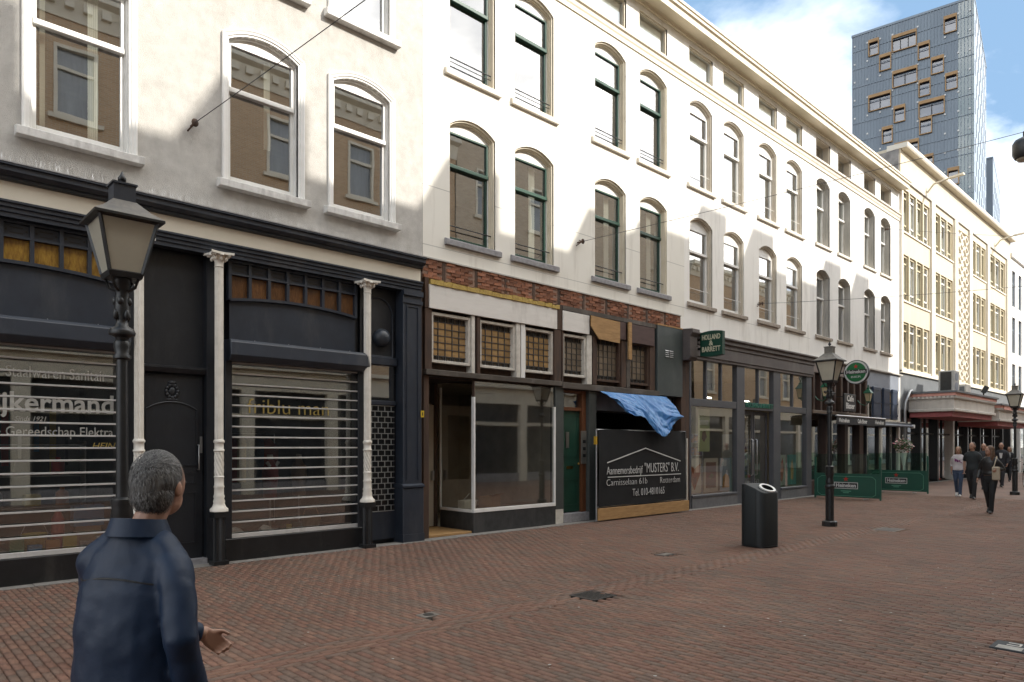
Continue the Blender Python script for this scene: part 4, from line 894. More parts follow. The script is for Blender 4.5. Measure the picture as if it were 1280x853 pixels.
# goods in the two display windows
def simple(name, label, cat, loc, pieces, rz=0, group=None):
    t = root(name, label, cat, loc, rz, group)
    for nm, mb, mt, sm_ in pieces: mb.build(nm, mt, t, smooth=sm_)
    return t
def paint(n, c, r_=.5): return mat(n, c, r_)
M_skin_m = paint('mannequin_white', (.50, .47, .42)); M_red = paint('red_cloth', (.22, .03, .025), .8); M_navy = paint('navy_cloth', (.02, .03, .07), .8); M_jean = paint('denim', (.06, .09, .16), .8); M_tanl = paint('tan_leather', (.24, .14, .07), .6); M_bluep = paint('blue_plastic', (.03, .16, .34)); M_yel = paint('yellow_plastic', (.42, .30, .03)); M_redp = paint('red_plastic', (.36, .03, .025)); M_grn = paint('green_plastic', (.04, .18, .07)); M_wht = paint('white_box', (.60, .60, .58)); M_orange2 = paint('orange_box', (.45, .16, .03))
def bust(x, y, shirt, lab, trim=None):
    p = [('stand', MB().lathe((0, 0, 0), [(.14, 0), (.14, .02), (.02, .03), (.015, .55)], 14), M_metal, 50),
         ('torso', MB().tube([(0, 0, .52), (0, 0, .68), (0, 0, .86), (0, 0, 1.02), (0, 0, 1.10), (0, 0, 1.16)], [(.16, .10), (.15, .095), (.19, .12), (.20, .11), (.10, .07), (.05, .05)], 16), shirt, 60),
         ('neck', MB().tube([(0, 0, 1.14), (0, 0, 1.24)], .045, 12), M_skin_m, 60)]
    if trim: p.append(('scarf', MB().tube([(-.10, -.09, 1.12), (0, -.13, .98), (.10, -.09, 1.12)], .028, 8), trim, 60))
    return simple('display_bust', lab, 'mannequin', (x, y, .32), p)
bust(5.02, .75, M_red, 'red shirted display bust with pale collar behind the bar shutter', M_wht); bust(4.45, 1.3, M_navy, 'dark navy display bust in the menswear window'); bust(5.75, 1.2, M_tanl, 'tan jacket display bust beside the gold lettering')
simple('clothes_rail', 'chrome clothes rail hung with jackets inside the menswear shop', 'clothes rail', (4.95, 1.75, .32), [('rail', MB().tube([(-.6, 0, 0), (-.6, 0, 1.6), (.6, 0, 1.6), (.6, 0, 0)], .014, 8), M_metal, 50)] + [('hanging_jacket', MB().tube([(-.5 + k * .16, 0, 1.55), (-.5 + k * .16, 0, 1.35), (-.5 + k * .16, 0, .75)], [(.05, .03), (.07, .22), (.06, .20)], 10), (M_navy, M_jean, M_red, M_tanl)[k % 4], 60) for k in range(7)])
for k, (x, lab) in enumerate(((4.30, 'pale trainer shoe at the left end of the menswear display floor'), (4.78, 'white trainer shoe beside the small yellow price card'))):
    simple('shoe', lab, 'shoe', (x, .35, .315), [('upper', MB().tube([(-.13, 0, .05), (-.06, 0, .075), (.05, 0, .06), (.14, 0, .03)], [(.035, .05), (.045, .07), (.045, .05), (.02, .02)], 10), M_wht, 60), ('sole', MB().box(-.14, .16, -.045, .045, 0, .025), M_boardw, 0)], .4)
simple('price_card', 'small yellow price card standing on the menswear display floor', 'price card', (5.18, .4, .315), [('card', MB().box(-.045, .045, -.004, .004, 0, .11), M_yel, 0), ('foot', MB().box(-.03, .03, -.03, .03, 0, .01), M_wht, 0)])
simple('shopping_basket', 'brown wicker basket on the menswear display floor', 'basket', (5.62, .5, .315), [('bowl', MB().lathe((0, 0, 0), [(.12, 0), (.17, .2), (.15, .2), (.11, .02)], 18), M_tanl, 50), ('handle', MB().tube([(.15, 0, .2), (.1, 0, .33), (-.1, 0, .33), (-.15, 0, .2)], .01, 6), M_tanl, 60)])
# hardware shop goods
simple('tool_rack', 'pegboard rack of dark tools hung in the hardware window', 'tool rack', (1.45, 1.6, .32), [('board', MB().box(-1.0, 1.0, 0, .03, .6, 2.3), paint('pegboard', (.09, .085, .08)), 0)] + [('tool', MB().box(-.9 + k * .19, -.86 + k * .19 + (k % 3) * .02, -.03, 0, 1.0 + (k % 4) * .1, 1.6 + (k % 3) * .15), (M_redp, M_metal, M_bluep, M_yel, M_black)[k % 5], 0) for k in range(10)])
simple('shelf_unit', 'grey shelf unit of boxed goods behind the hardware window', 'shelf', (1.45, .9, .32), [('shelf', MB().box(-.9, .9, -.14, .14, .55 + j * .42, .565 + j * .42), M_metal, 0) for j in range(3)] + [('side', MB().box(s_ * .9 - .01, s_ * .9 + .01, -.14, .14, 0, 1.45), M_metal, 0) for s_ in (-1, 1)])
GP = [M_bluep, M_redp, M_yel, M_grn, M_wht, M_orange2, M_black, M_metal]
GN = ['blue', 'red', 'yellow', 'green', 'white', 'orange', 'black', 'silver']
for k, (x, z) in enumerate([(.75, .89), (1.0, .89), (1.35, .89), (1.75, .89), (2.1, .89), (.9, 1.31), (1.3, 1.31), (1.62, 1.31), (2.05, 1.31)]):
    q = (k * 3 + 1) % 8
    if k % 2: tag(B(x - .09, x + .09, .80, 1.0, z, z + .16 + .03 * (k % 3)).build('tool_box', GP[q], None, bevel=.01), '%s boxed tool on the shelf behind the hardware window' % GN[q], 'box', 'boxes on the hardware shelf')
    else: tag(MB().lathe((x, .9, z), [(.075, 0), (.08, .01), (.08, .17), (.05, .20), (.03, .20), (.03, .24)], 14).build('spray_can', GP[q], None, smooth=40), '%s can on the %s shelf behind the hardware window' % (GN[q], 'upper' if z > 1.2 else 'lower'), 'can', 'cans on the hardware shelf')
simple('fire_extinguisher', 'red extinguisher standing in the hardware window', 'fire extinguisher', (1.95, .35, .32), [('cylinder', MB().lathe((0, 0, 0), [(.07, 0), (.075, .02), (.075, .42), (.04, .50), (.03, .52)], 16), M_redp, 40), ('valve', MB().box(-.02, .09, -.015, .015, .52, .58), M_black, 0)])
simple('bucket', 'yellow bucket standing on the hardware display floor', 'bucket', (1.70, .40, .32), [('pail', MB().lathe((0, 0, 0), [(.11, 0), (.15, .24), (.155, .25), (.14, .24), (.10, .02)], 18), M_yel, 50), ('handle', MB().tube([(.15, 0, .24), (.10, 0, .36), (-.10, 0, .36), (-.15, 0, .24)], .006, 6), M_metal, 60)])
simple('toolbox', 'blue tool case under the hardware lettering', 'tool case', (2.32, .5, .32), [('case', MB().box(-.18, .18, -.1, .1, .3, .58), M_bluep, 0), ('stand', MB().box(-.15, .15, -.08, .08, 0, .3), M_card, 0), ('handle', MB().tube([(-.07, 0, .58), (-.07, 0, .63), (.07, 0, .63), (.07, 0, .58)], .01, 6), M_black, 60)])
for k in range(11):
    q = (k * 5 + 2) % 8
    tag(B(.45 + k * .19, .60 + k * .19, .12, .20, .318, .45 + .05 * (k % 3)).build('goods_packet', GP[q], None, bevel=.004), '%s %s packet in the row along the foot of the hardware window' % (('low', 'middling', 'tall')[k % 3], GN[q]), 'packet', 'packets along the hardware window')

# ================================================================== house over the health food shop
CC = root('townhouse', 'white town house with white sashes over a grey framed health food shop', 'town house', (16.2, 0, 0), world=True)
CX0, CX1 = 16.2, 24.02
CW = [17.04, 18.83, 20.94, 22.80]
ops = [(c - .58, c + .58, zb, zb + 2.20, zb + 2.40) for c in CW for zb in (5.60, 8.82)] + [(c - .60, c + .60, 11.86, 12.56, 12.56) for c in CW]
wall(MB(), CX0, CX1, 4.72, 12.75, ops).build('wall', M_white_c, CC)
MB().prof(CORN, CX0, CX1).build('cornice', M_trim, CC); MB().prof(STRG, CX0, CX1).build('string_course', M_trim, CC)
MB().prof([(-.3, 13.0), (6, 16.2), (6, 15.9), (-.1, 12.8)], CX0, CX1).build('roof', MATS['dark_roof_tiles'], CC)
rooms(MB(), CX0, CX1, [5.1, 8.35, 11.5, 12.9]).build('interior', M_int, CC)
wc = None
for c in CW:
    l2, l3, l4 = (c - CX0, 0, 5.60), (c - CX0, 0, 8.82), (c - CX0, 0, 11.86)
    if wc is None: wc, wc3, ac = make_window(CC, l2, ST_C), make_window(CC, l3, ST_C3), attic_window(CC, l4, .60, .70, .07, M_wpaint, M_trim)
    else: dup(wc, CC, l2); dup(wc3, CC, l3); dup(ac, CC, l4)
for w in [w for w in CC.children if w.name.startswith('window')]:
    if w.location.z < 7: add_blind(w, ST_C, 'top', 1.0); add_blind(w, ST_C, 'bottom', rnd.choice((.15, .3, .5)))
    else: add_blind(w, ST_C, 'bottom', rnd.choice((.4, .6, 1.0)), M_curtain)
M_fas = mat('brown_grey_fascia', (.105, .088, .082), .55, c2=(.078, .066, .062), scale=3, stretch=(.3, 1, 2), dirt=(.16, .145, .135))
MB().prof([(.05, 4.08), (-.10, 4.08), (-.10, 4.14), (-.13, 4.16), (-.13, 4.46), (-.16, 4.48), (-.16, 4.56), (-.22, 4.60), (-.22, 4.68), (-.28, 4.72), (-.28, 4.76), (.0, 4.80)], 16.36, CX1).build('shop_fascia', M_fas, CC)
MB().prof([(.05, 3.98), (-.26, 3.98), (-.32, 4.06), (-.30, 4.60), (-.38, 4.70), (-.38, 4.80), (.0, 4.83)], 16.0, 16.36).build('fascia_console', M_fas, CC, bevel=.01)
M_gfr = mat('grey_shop_frame', (.085, .088, .098), .45, c2=(.072, .075, .084), scale=3)
for a, b_ in ((16.37, 16.46), (18.90, 19.36), (21.20, 21.68), (23.60, 24.0)): B(a, b_, -.06, .10, 0, 4.08).build('shop_post', M_gfr, CC, bevel=.006)
for a, b_ in ((16.46, 18.90), (19.36, 21.20), (21.68, 23.60)):
    B(a, b_, -.05, .08, 2.80, 3.0).build('transom_bar', M_gfr, CC, bevel=.006)
    n = 2
    for k in range(1, n + 1 if b_ - a > 2.2 else n): xx = a + (b_ - a) * k / (n + 1 if b_ - a > 2.2 else n); B(xx - .03, xx + .03, -.03, .06, 3.0, 4.08).build('mullion', M_gfr, CC)
    MB().poly((a, .02, 3.0), (b_, .02, 3.0), (b_, .02, 4.08), (a, .02, 4.08)).build('transom_pane', M_glass_shop, CC)
for a, b_ in ((16.46, 18.90), (21.68, 23.60)):
    B(a, b_, -.08, .12, 0, .30).build('stall_riser', mat('grey_plinth_stone', (.15, .15, .155), .6, c2=(.11, .11, .115), scale=8, bump=.15), CC, bevel=.006); B(a, b_, -.10, .10, .30, .36).build('shop_sill', M_gfr, CC, bevel=.006)
    MB().poly((a, .02, .36), (b_, .02, .36), (b_, .02, 2.80), (a, .02, 2.80)).build('shop_pane', M_glass_shop, CC)
for a, b_ in ((19.36, 20.25), (20.31, 21.20)):
    d_ = MB().box(a, a + .07, .15, .20, .02, 2.78).box(b_ - .07, b_, .15, .20, .02, 2.78).box(a + .07, b_ - .07, .15, .20, .02, .18).box(a + .07, b_ - .07, .15, .20, 2.66, 2.78).build('glazed_door', M_gfr, CC, bevel=.004)
    MB().poly((a + .07, .17, .18), (b_ - .07, .17, .18), (b_ - .07, .17, 2.66), (a + .07, .17, 2.66)).build('pane', M_glass_shop, d_)
    xh = b_ - .1 if a < 20 else a + .1; MB().tube([(xh, .15, .8), (xh, .09, .82), (xh, .09, 1.9), (xh, .15, 1.92)], .014, 8).build('handle', M_metal, d_, smooth=60)
M_gsign = mat('bottle_green_sign', (.008, .055, .035), .35, c2=(.007, .045, .03), scale=3); M_csign = paint('cream_letter', (.62, .58, .42))
text('shop_name', 'HOLLAND & BARRETT', .20, face_street(20.28, -.062, 2.94), mat('green_letter', (.02, .16, .11), .4), CC, .012, width=1.75, bold=.004)
M_shopint = mat('shop_interior', (.34, .29, .21), .8, c2=(.26, .22, .16), scale=1)
si = MB().poly((16.4, 6, 0), (24, 6, 0), (24, 6, 4.1), (16.4, 6, 4.1)).poly((16.4, .1, .012), (24, .1, .012), (24, 6, .012), (16.4, 6, .012)).poly((16.4, .1, 4.1), (24, .1, 4.1), (24, 6, 4.1), (16.4, 6, 4.1)).poly((16.38, .12, 0), (16.38, 6, 0), (16.38, 6, 4.1), (16.38, .12, 4.1)).poly((24, .12, 0), (24, 6, 0), (24, 6, 4.1), (24, .12, 4.1))
si.build('shop_interior', M_shopint, CC)
M_lampw = mat('lit_shop_lamp', (.9, .9, .85), .4, emis=(1, .93, .8), estr=9)
for k in range(6):
    t = root('shop_spotlight', 'small lit white spotlight %s row under the health shop ceiling' % ('in the front' if k < 3 else 'in the back'), 'spotlight', (17.0 + (k % 3) * 2.4, 1.2 + (k // 3) * 2.0, 3.2), 0, 'lit spotlights inside the health shop')
    B(-.16, .16, -.03, .03, 0, .03).build('lamp_head', M_lampw, t); MB().tube([(0, 0, .03), (0, 0, .9)], .008, 6).build('stem', M_black, t)
for k in range(5):
    x = 16.9 + k * 1.55; t = root('shop_shelf', 'tall white shelf of %s health food packets inside the shop' % ('ochre and green', 'green and cream', 'red and blue', 'cream and red', 'violet and ochre')[k], 'shelf', (x, 2.3 + (k % 2) * 1.6, 0.02), 0, 'shelves inside the health shop')
    MB().box(-.6, -.57, -.2, .2, 0, 2.1).box(.57, .6, -.2, .2, 0, 2.1).box(-.57, .57, .17, .2, 0, 2.1).build('case', M_wht, t)
    for j in range(5): B(-.57, .57, -.2, .17, .1 + j * .42, .12 + j * .42).build('shelf_board', M_wht, t)
    gd = MB()
    for j in range(5):
        gx = -.55
        while gx < .5:
            w_ = rnd.uniform(.06, .12); gd.box(gx, gx + w_ - .01, -.18, .0, .121 + j * .42, .121 + j * .42 + rnd.uniform(.16, .30)); gx += w_
    kind(gd.build('packed_goods', mat('goods_mix_%d' % k, ((.30, .22, .08), (.10, .22, .10), (.40, .12, .05), (.42, .38, .30), (.16, .12, .30))[k], .6, c2=((.08, .20, .10), (.5, .42, .2), (.12, .14, .3), (.35, .1, .06), (.45, .38, .15))[k], scale=9, lo=.47, hi=.53), t), 'stuff')
# posters in the windows
def poster(x0, x1, z0, z1, c, label, marks=(), y=.10):
    t = root('window_poster', label, 'poster', ((x0 + x1) / 2, y, z0), world=True)
    B(x0, x1, y, y + .012, z0, z1).build('sheet', mat('poster_%.2f' % x0, c, .6, c2=tuple(q * .9 for q in c), scale=2), t)
    for nm, pts, mc in marks: MB().profy([(x0 + (x1 - x0) * u, z0 + (z1 - z0) * w) for u, w in pts], y - .004, y - .001).build(nm, mat('print_%s' % nm, mc, .6), t)
poster(16.50, 17.22, .40, 1.36, (.50, .45, .36), 'poster with an orange pointed shield shape in the health shop window', (('orange_shield', ((.1, .85), (.1, .55), (.5, .08), (.9, .55), (.9, .85), (.5, .7)), (.42, .13, .05)), ('red_point', ((.25, .5), (.5, .18), (.75, .5), (.5, .42)), (.55, .22, .09))))
poster(17.34, 18.10, .40, 1.36, (.42, .36, .27), 'poster with a brown square and green leaf in the health shop window', (('brown_square', ((.15, .12), (.85, .12), (.85, .88), (.15, .88)), (.16, .06, .02)), ('green_leaf', ((.3, .45), (.5, .38), (.75, .47), (.55, .56)), (.14, .26, .04)), ('ochre_foot', ((.16, .13), (.84, .13), (.84, .33), (.16, .33)), (.36, .12, .04))))
poster(18.22, 18.86, .40, 1.36, (.33, .38, .42), 'pale blue poster with ochre foot in the health shop window', (('ochre_blob', ((.2, .1), (.8, .1), (.75, .45), (.45, .52), (.25, .42)), (.45, .24, .06)), ('white_label', ((.1, .75), (.55, .75), (.55, .95), (.1, .95)), (.6, .62, .62))))
poster(17.15, 17.75, 1.55, 2.75, (.36, .38, .16), 'hanging yellow green poster in the health shop window', (('dark_fruit', ((.3, .3), (.5, .22), (.75, .35), (.6, .5), (.35, .45)), (.18, .10, .06)), ('cream_band', ((.1, .62), (.9, .62), (.9, .74), (.1, .74)), (.55, .54, .40))), y=.16)
poster(21.78, 22.40, .42, 1.42, (.40, .42, .34), 'pale poster with a red leaf shape beside the shop door', (('red_leaf', ((.3, .2), (.55, .1), (.75, .5), (.6, .9), (.4, .7)), (.40, .09, .04)),))
poster(22.52, 23.16, .42, 1.42, (.06, .22, .19), 'dark green poster with an ochre drop shape in the shop window', (('ochre_drop', ((.35, .2), (.6, .15), (.7, .5), (.5, .85), (.35, .6)), (.48, .28, .06)),))
# projecting sign
sg = root('projecting_sign', 'bottle green projecting sign with cream lettering on the brown fascia', 'sign', (16.62, -.2, 4.1), world=True)
q = []
for k in range(9): u = k / 8; q.append((-.26 - .66 * u, 4.74 + .035 * math.sin(u * math.pi)))
q = q + [(-.92, 4.12)] + [(-.92 + .66 * k / 8, 4.12 - .035 * math.sin(k / 8 * math.pi)) for k in range(1, 9)]
MB().prof(q, 16.56, 16.70).build('sign_box', M_gsign, sg, bevel=.006); B(16.60, 16.66, -.30, -.10, 4.3, 4.36).build('bracket', M_black, sg); B(16.60, 16.66, -.30, -.10, 4.55, 4.61).build('bracket', M_black, sg)
for s_, z, w_ in (('HOLLAND', 4.60, .54), ('&', 4.44, .12), ('BARRETT', 4.28, .54)): text('sign_lettering', s_, .19, face_back(16.555, -.59, z), M_csign, sg, .004, width=w_, bold=.003)

# ================================================================== house over the cafe
DD = root('townhouse', 'white town house with deep shade toned grey window reveals over the brown cafe front', 'town house', (24.02, 0, 0), world=True)
DX0, DX1 = 24.02, 33.0
DW = [25.10, 27.00, 29.53, 31.33]
ops = [(c - .56, c + .56, zb, zb + 2.18, zb + 2.38) for c in DW for zb in (5.60, 8.84)] + [(c - .60, c + .60, 11.86, 12.56, 12.56) for c in DW]
wall(MB(), DX0, DX1, 4.76, 12.75, ops, depth=.4).build('wall', M_white_d, DD)
MB().prof(CORN, DX0, DX1).build('cornice', M_trim, DD); MB().prof(STRG, DX0, DX1).build('string_course', M_trim_c, DD)
MB().prof([(-.3, 13.0), (6, 16.2), (6, 15.9), (-.1, 12.8)], DX0, DX1).build('roof', MATS['dark_roof_tiles'], DD)
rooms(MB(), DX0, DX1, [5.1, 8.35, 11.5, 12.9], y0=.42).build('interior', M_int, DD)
wd = None
for c in DW:
    l2, l3, l4 = (c - DX0, 0, 5.60), (c - DX0, 0, 8.84), (c - DX0, 0, 11.86)
    if wd is None: wd, wd3, ad_ = make_window(DD, l2, ST_D), make_window(DD, l3, ST_D3), attic_window(DD, l4, .60, .70, .24, M_trim_d, M_trim_c)
    else: dup(wd, DD, l2); dup(wd3, DD, l3); dup(ad_, DD, l4)
for w in [w for w in DD.children if w.name.startswith('window')]:
    if w.location.z > 7: add_blind(w, ST_D, 'bottom', 1.0, M_curtain); add_blind(w, ST_D, 'top', 1.0, M_curtain)
    elif rnd.random() < .5: add_drape(w, ST_D, -.35, -.1)
M_cafe = mat('cafe_brown_timber', (.060, .030, .022), .45, c2=(.040, .021, .016), scale=5, stretch=(1, 1, .25)); M_cafel = mat('cafe_pale_timber', (.17, .12, .085), .6, c2=(.12, .085, .06), scale=5)
B(24.05, 29.10, -.06, .2, 4.28, 4.74).build('cafe_fascia', mat('pinkish_brown_fascia', (.20, .155, .135), .6, c2=(.15, .115, .10), scale=3), DD); MB().prof([(0, 4.72), (-.14, 4.74), (-.14, 4.79), (0, 4.82)], 24.05, DX1).build('fascia_moulding', M_trim_d, DD)
for k in range(9): xx = 24.15 + k * .6; B(xx, xx + .16, -.05, .15, 2.95, 4.28).build('cafe_mullion', M_cafe if k % 2 else M_rust, DD, bevel=.006)
MB().poly((24.1, .1, 2.95), (29.1, .1, 2.95), (29.1, .1, 4.28), (24.1, .1, 4.28)).build('cafe_transom', M_glass_shop, DD)
B(24.05, 29.10, -.10, .15, 2.84, 2.96).build('cafe_ledge', M_cafel, DD, bevel=.01)
for a, b_ in ((24.05, 24.35), (25.55, 25.75), (27.3, 27.6), (28.75, 29.15)): B(a, b_, .10, .35, 0, 2.9).build('cafe_post', M_cafe, DD, bevel=.008)
MB().poly((24.35, .25, .5), (29.1, .25, .5), (29.1, .25, 2.85), (24.35, .25, 2.85)).build('cafe_pane', M_glass_shop, DD); B(24.35, 28.75, .2, .3, 0, .5).build('cafe_riser', M_cafe, DD)
MB().poly((24.05, 3, 0), (33, 3, 0), (33, 3, 4.3), (24.05, 3, 4.3)).poly((24.05, .3, .01), (33, .3, .01), (33, 3, .01), (24.05, 3, .01)).poly((24.05, .3, 4.3), (33, .3, 4.3), (33, 3, 4.3), (24.05, 3, 4.3)).build('cafe_room', mat('cafe_room', (.14, .085, .045), .9, c2=(.05, .03, .02), scale=2), DD)
# striped right half
M_gblue = mat('grey_blue_fascia', (.22, .245, .29), .55, c2=(.19, .21, .25), scale=2); M_navyb = mat('navy_board', (.030, .045, .078), .45, c2=(.024, .036, .062), scale=4)
B(29.15, 32.75, -.05, .2, 4.06, 4.74).build('side_fascia', M_gblue, DD, bevel=.006); B(32.75, DX1, -.03, .2, 0, 4.74).build('corner_pier', M_white_d, DD)
MB().poly((29.2, .12, 2.78), (32.7, .12, 2.78), (32.7, .12, 4.06), (29.2, .12, 4.06)).build('side_transom', M_glass_shop, DD); B(29.15, 32.75, .16, .2, 2.78, 4.06).build('side_backing', mat('amber_light_board', (.34, .20, .06), .7, c2=(.24, .14, .05), scale=2), DD)  # ochre colour stands in for amber light showing between the shutters
for a, w_ in ((29.62, .82), (30.78, .70), (31.82, .56)):
    s_ = B(a, a + w_, -.12, -.02, 2.82, 4.10).build('navy_shutter', M_navyb, DD, bevel=.02)
    for k in range(3): B(a - .02, a + w_ + .02, -.135, -.121, 2.95 + k * .5, 3.02 + k * .5).build('shutter_batten', M_navyb, s_)
for a in (29.3, 30.55, 31.6, 32.5): B(a, a + .1, -.02, .1, 2.78, 4.06).build('side_mullion', M_wpaint_old, DD)
B(29.15, 32.75, -.08, .12, 2.70, 2.80).build('side_ledge', M_wpaint_old, DD)
for a in (29.3, 30.6, 31.9, 32.65): B(a, a + .12, .05, .2, 0, 2.7).build('side_post', M_slate2, DD)
MB().poly((29.3, .12, .3), (32.7, .12, .3), (32.7, .12, 2.7), (29.3, .12, 2.7)).build('side_pane', M_glass_shop, DD); B(29.2, 32.7, .08, .2, 0, .3).build('side_riser', M_slate2, DD)
# black awning with lettering, folded awning cassette
M_awn = mat('black_awning_cloth', (.022, .022, .024), .85, c2=(.03, .03, .032), scale=4)
aw = root('awning', 'black awning valance with white lettering over the cafe door', 'awning', (26.6, 0, 2.5), world=True)
MB().prof([(-.02, 2.86), (-.75, 2.78), (-.78, 2.74), (-.78, 2.46), (-.765, 2.46), (-.765, 2.73), (-.02, 2.83)], 24.3, 28.95).build('cloth', M_awn, aw); MB().tube([(24.28, -.77, 2.75), (28.97, -.77, 2.75)], .03, 8).build('front_bar', M_metal, aw, smooth=50)
for k, (s_, x) in enumerate((('Heineken', 24.95), ('Cafe Bisser', 26.6), ('Heineken', 28.3))): text('awning_lettering', s_, .2, face_street(x, -.785, 2.59), M_print, aw, .002, width=.9, bold=.006)
aw = root('awning', 'folded grey awning cassette with white end cap beside the cafe', 'awning', (30.9, 0, 2.5), world=True)
MB().prof([(-.05, 2.52), (-.5, 2.50), (-.56, 2.56), (-.52, 2.66), (-.05, 2.69)], 29.2, 32.9).build('cassette', M_slate, aw, bevel=.01); MB().tube([(29.2, -.55, 2.54), (32.85, -.55, 2.54)], .05, 10).build('roller', M_gblue, aw, smooth=50); B(32.86, 33.0, -.62, -.45, 2.46, 2.62).build('end_cap', M_wpaint, aw, bevel=.02); B(29.15, 32.8, -.3, -.05, 2.695, 2.73).build('rain_cover', M_wpaint_old, aw)
cs = root('hanging_board', 'dark cafe name board with pale lettering under the brown mullions', 'sign', (26.6, -.3, 3.0), world=True)
B(26.05, 27.15, -.36, -.32, 2.98, 3.62).build('board', M_slate2, cs, bevel=.01); text('sign_lettering', 'Cafe', .30, face_street(26.6, -.364, 3.44), M_pw, cs, .003, width=.62, bold=.006); text('sign_lettering', 'Bisser', .30, face_street(26.6, -.364, 3.17), M_pw, cs, .003, width=.80, bold=.006)
B(26.25, 26.28, -.34, .0, 3.5, 3.53).build('bracket', M_black, cs); B(26.92, 26.95, -.34, .0, 3.5, 3.53).build('bracket', M_black, cs)
# round beer sign
rs_ = root('round_sign', 'round green beer sign with red star projecting over the cafe', 'sign', (26.0, 0, 4.35), world=True)
def disc_x(mb, x0, x1, y, z, r0, n=36, sy=1.0):
    return mb.prof([(y + r0 * sy * math.cos(2 * math.pi * k / n), z + r0 * math.sin(2 * math.pi * k / n)) for k in range(n)], x0, x1)
RZ, RY = 4.34, -.80
disc_x(MB(), 25.95, 26.07, RY, RZ, .43).build('rim', M_black, rs_, smooth=40); disc_x(MB(), 25.944, 25.95, RY, RZ, .405).build('white_ring', M_print, rs_); disc_x(MB(), 25.938, 25.944, RY, RZ, .345).build('green_face', mat('beer_green', (.012, .14, .045), .35), rs_)
B(25.932, 25.938, RY - .37, RY + .37, RZ - .065, RZ + .085).build('name_band', M_black, rs_)
def star_x(x, y, z, r0): return MB().prof([(y + (r0 if k % 2 == 0 else r0 * .4) * math.sin(math.pi * k / 5), z + (r0 if k % 2 == 0 else r0 * .4) * math.cos(math.pi * k / 5)) for k in range(10)], x - .004, x)
M_star = mat('red_star', (.45, .03, .02), .4); star_x(25.936, RY, RZ + .20, .085).build('red_star', M_star, rs_)
text('sign_lettering', 'Heineken', .17, face_back(25.930, RY, RZ + .012), M_print, rs_, .002, width=.64, bold=.004); text('sign_lettering', 'BIER', .10, face_back(25.936, RY, RZ - .17), M_print, rs_, .002, width=.34)
MB().tube([(26.0, -.37, RZ), (26.0, .02, RZ)], .025, 8).build('bracket', M_black, rs_, smooth=50)
# green wall lanterns
M_lgreen = mat('lantern_green', (.012, .10, .05), .4); M_warmglass = mat('warm_frosted_glass', (.62, .50, .30), .4)
def wall_lantern(x, y, z, lab):
    t = root('wall_lantern', lab, 'lantern', (x, y, z))
    MB().lathe((0, 0, 0), [(.02, -.06), (.09, -.04), (.09, 0)], 4).build('base', M_lgreen, t); MB().lathe((0, 0, 0), [(.085, 0), (.15, .30)], 4).build('glass', M_warmglass, t); MB().lathe((0, 0, 0), [(.20, .30), (.19, .33), (.07, .46), (.06, .52), (.02, .55), (.03, .60), (.005, .64)], 4).build('cap', M_lgreen, t)
    MB().tube([(0, 0, -.06), (0, .12, -.16), (0, .28, -.10), (0, .40, .05)], .018, 6).build('bracket', M_lgreen, t, smooth=60)
    g_ = MB()
    for k in range(4): a = math.pi / 4 + math.pi / 2 * k; g_.tube([(.088 * math.cos(a), .088 * math.sin(a), 0), (.152 * math.cos(a), .152 * math.sin(a), .30)], .009, 5)
    g_.build('glazing_bars', M_lgreen, t)
    return t
wall_lantern(24.3, -.42, 3.42, 'green wall lantern at the corner of the health shop and cafe'); wall_lantern(28.2, -.42, 3.42, 'green wall lantern right of the cafe name board')
# terrace screens
M_scr = mat('beer_green_panel', (.010, .078, .050), .4, c2=(.012, .068, .045), scale=2); M_sline = mat('screen_line', (.10, .30, .20), .4); M_sglass = glass('green_tinted_glass', .06, tint=(.50, .72, .62), wav=.01)
def screen(x, lab):
    t = root('terrace_screen', lab, 'terrace screen', (x, -1.5, 0))
    p = B(-.02, .02, -1.02, 1.0, .06, .78).build('panel', M_scr, t, bevel=.006)
    for y in (-1.04, .98): B(-.025, .025, y - .02, y + .03, 0, 1.35).build('post', M_scr, t)
    B(-.024, .024, -1.02, .99, .78, .82).build('rail', M_scr, t)
    MB().poly((0, -1.02, .82), (0, .97, .82), (0, .97, 1.45), (0, -1.02, 1.45)).build('glass_top', M_sglass, t)
    pts = [(-.90, .17), (-.80, .10), (.78, .10), (.90, .19), (.90, .64), (.78, .73), (-.80, .73), (-.90, .64)]
    MB().tube([(-.024, y, z) for y, z in pts] + [(-.024, pts[0][0], pts[0][1])], .008, 5).build('border_line', M_sline, p)
    B(-.026, -.021, -.37, .37, .33, .54).build('name_frame', M_print, p); B(-.029, -.026, -.35, .35, .35, .52).build('name_field', M_black, p)
    text('screen_lettering', 'Heineken', .17, face_back(-.031, 0, .435), M_print, p, .001, width=.62, bold=.005, world=False)
    s_ = MB().prof([(.09 * (1 if k % 2 == 0 else .4) * math.sin(math.pi * k / 5), .64 + .09 * (1 if k % 2 == 0 else .4) * math.cos(math.pi * k / 5)) for k in range(10)], -.028, -.022); s_.build('red_star', M_star, p)
    MB().profy([], 0, 0) if False else None
    B(-.026, -.021, -.16, .16, .24, .27).build('crest_line', M_sline, p); B(-.026, -.021, -.09, .09, .19, .22).build('crest_line', M_sline, p)
    for y in (-.6, .5): B(-.15, .15, y - .03, y + .03, 0.003, .03).build('foot', M_metal, t)
    return t
screen(23.24, 'green beer terrace screen standing beside the health shop'); screen(27.9, 'green beer terrace screen at the far end of the cafe terrace')
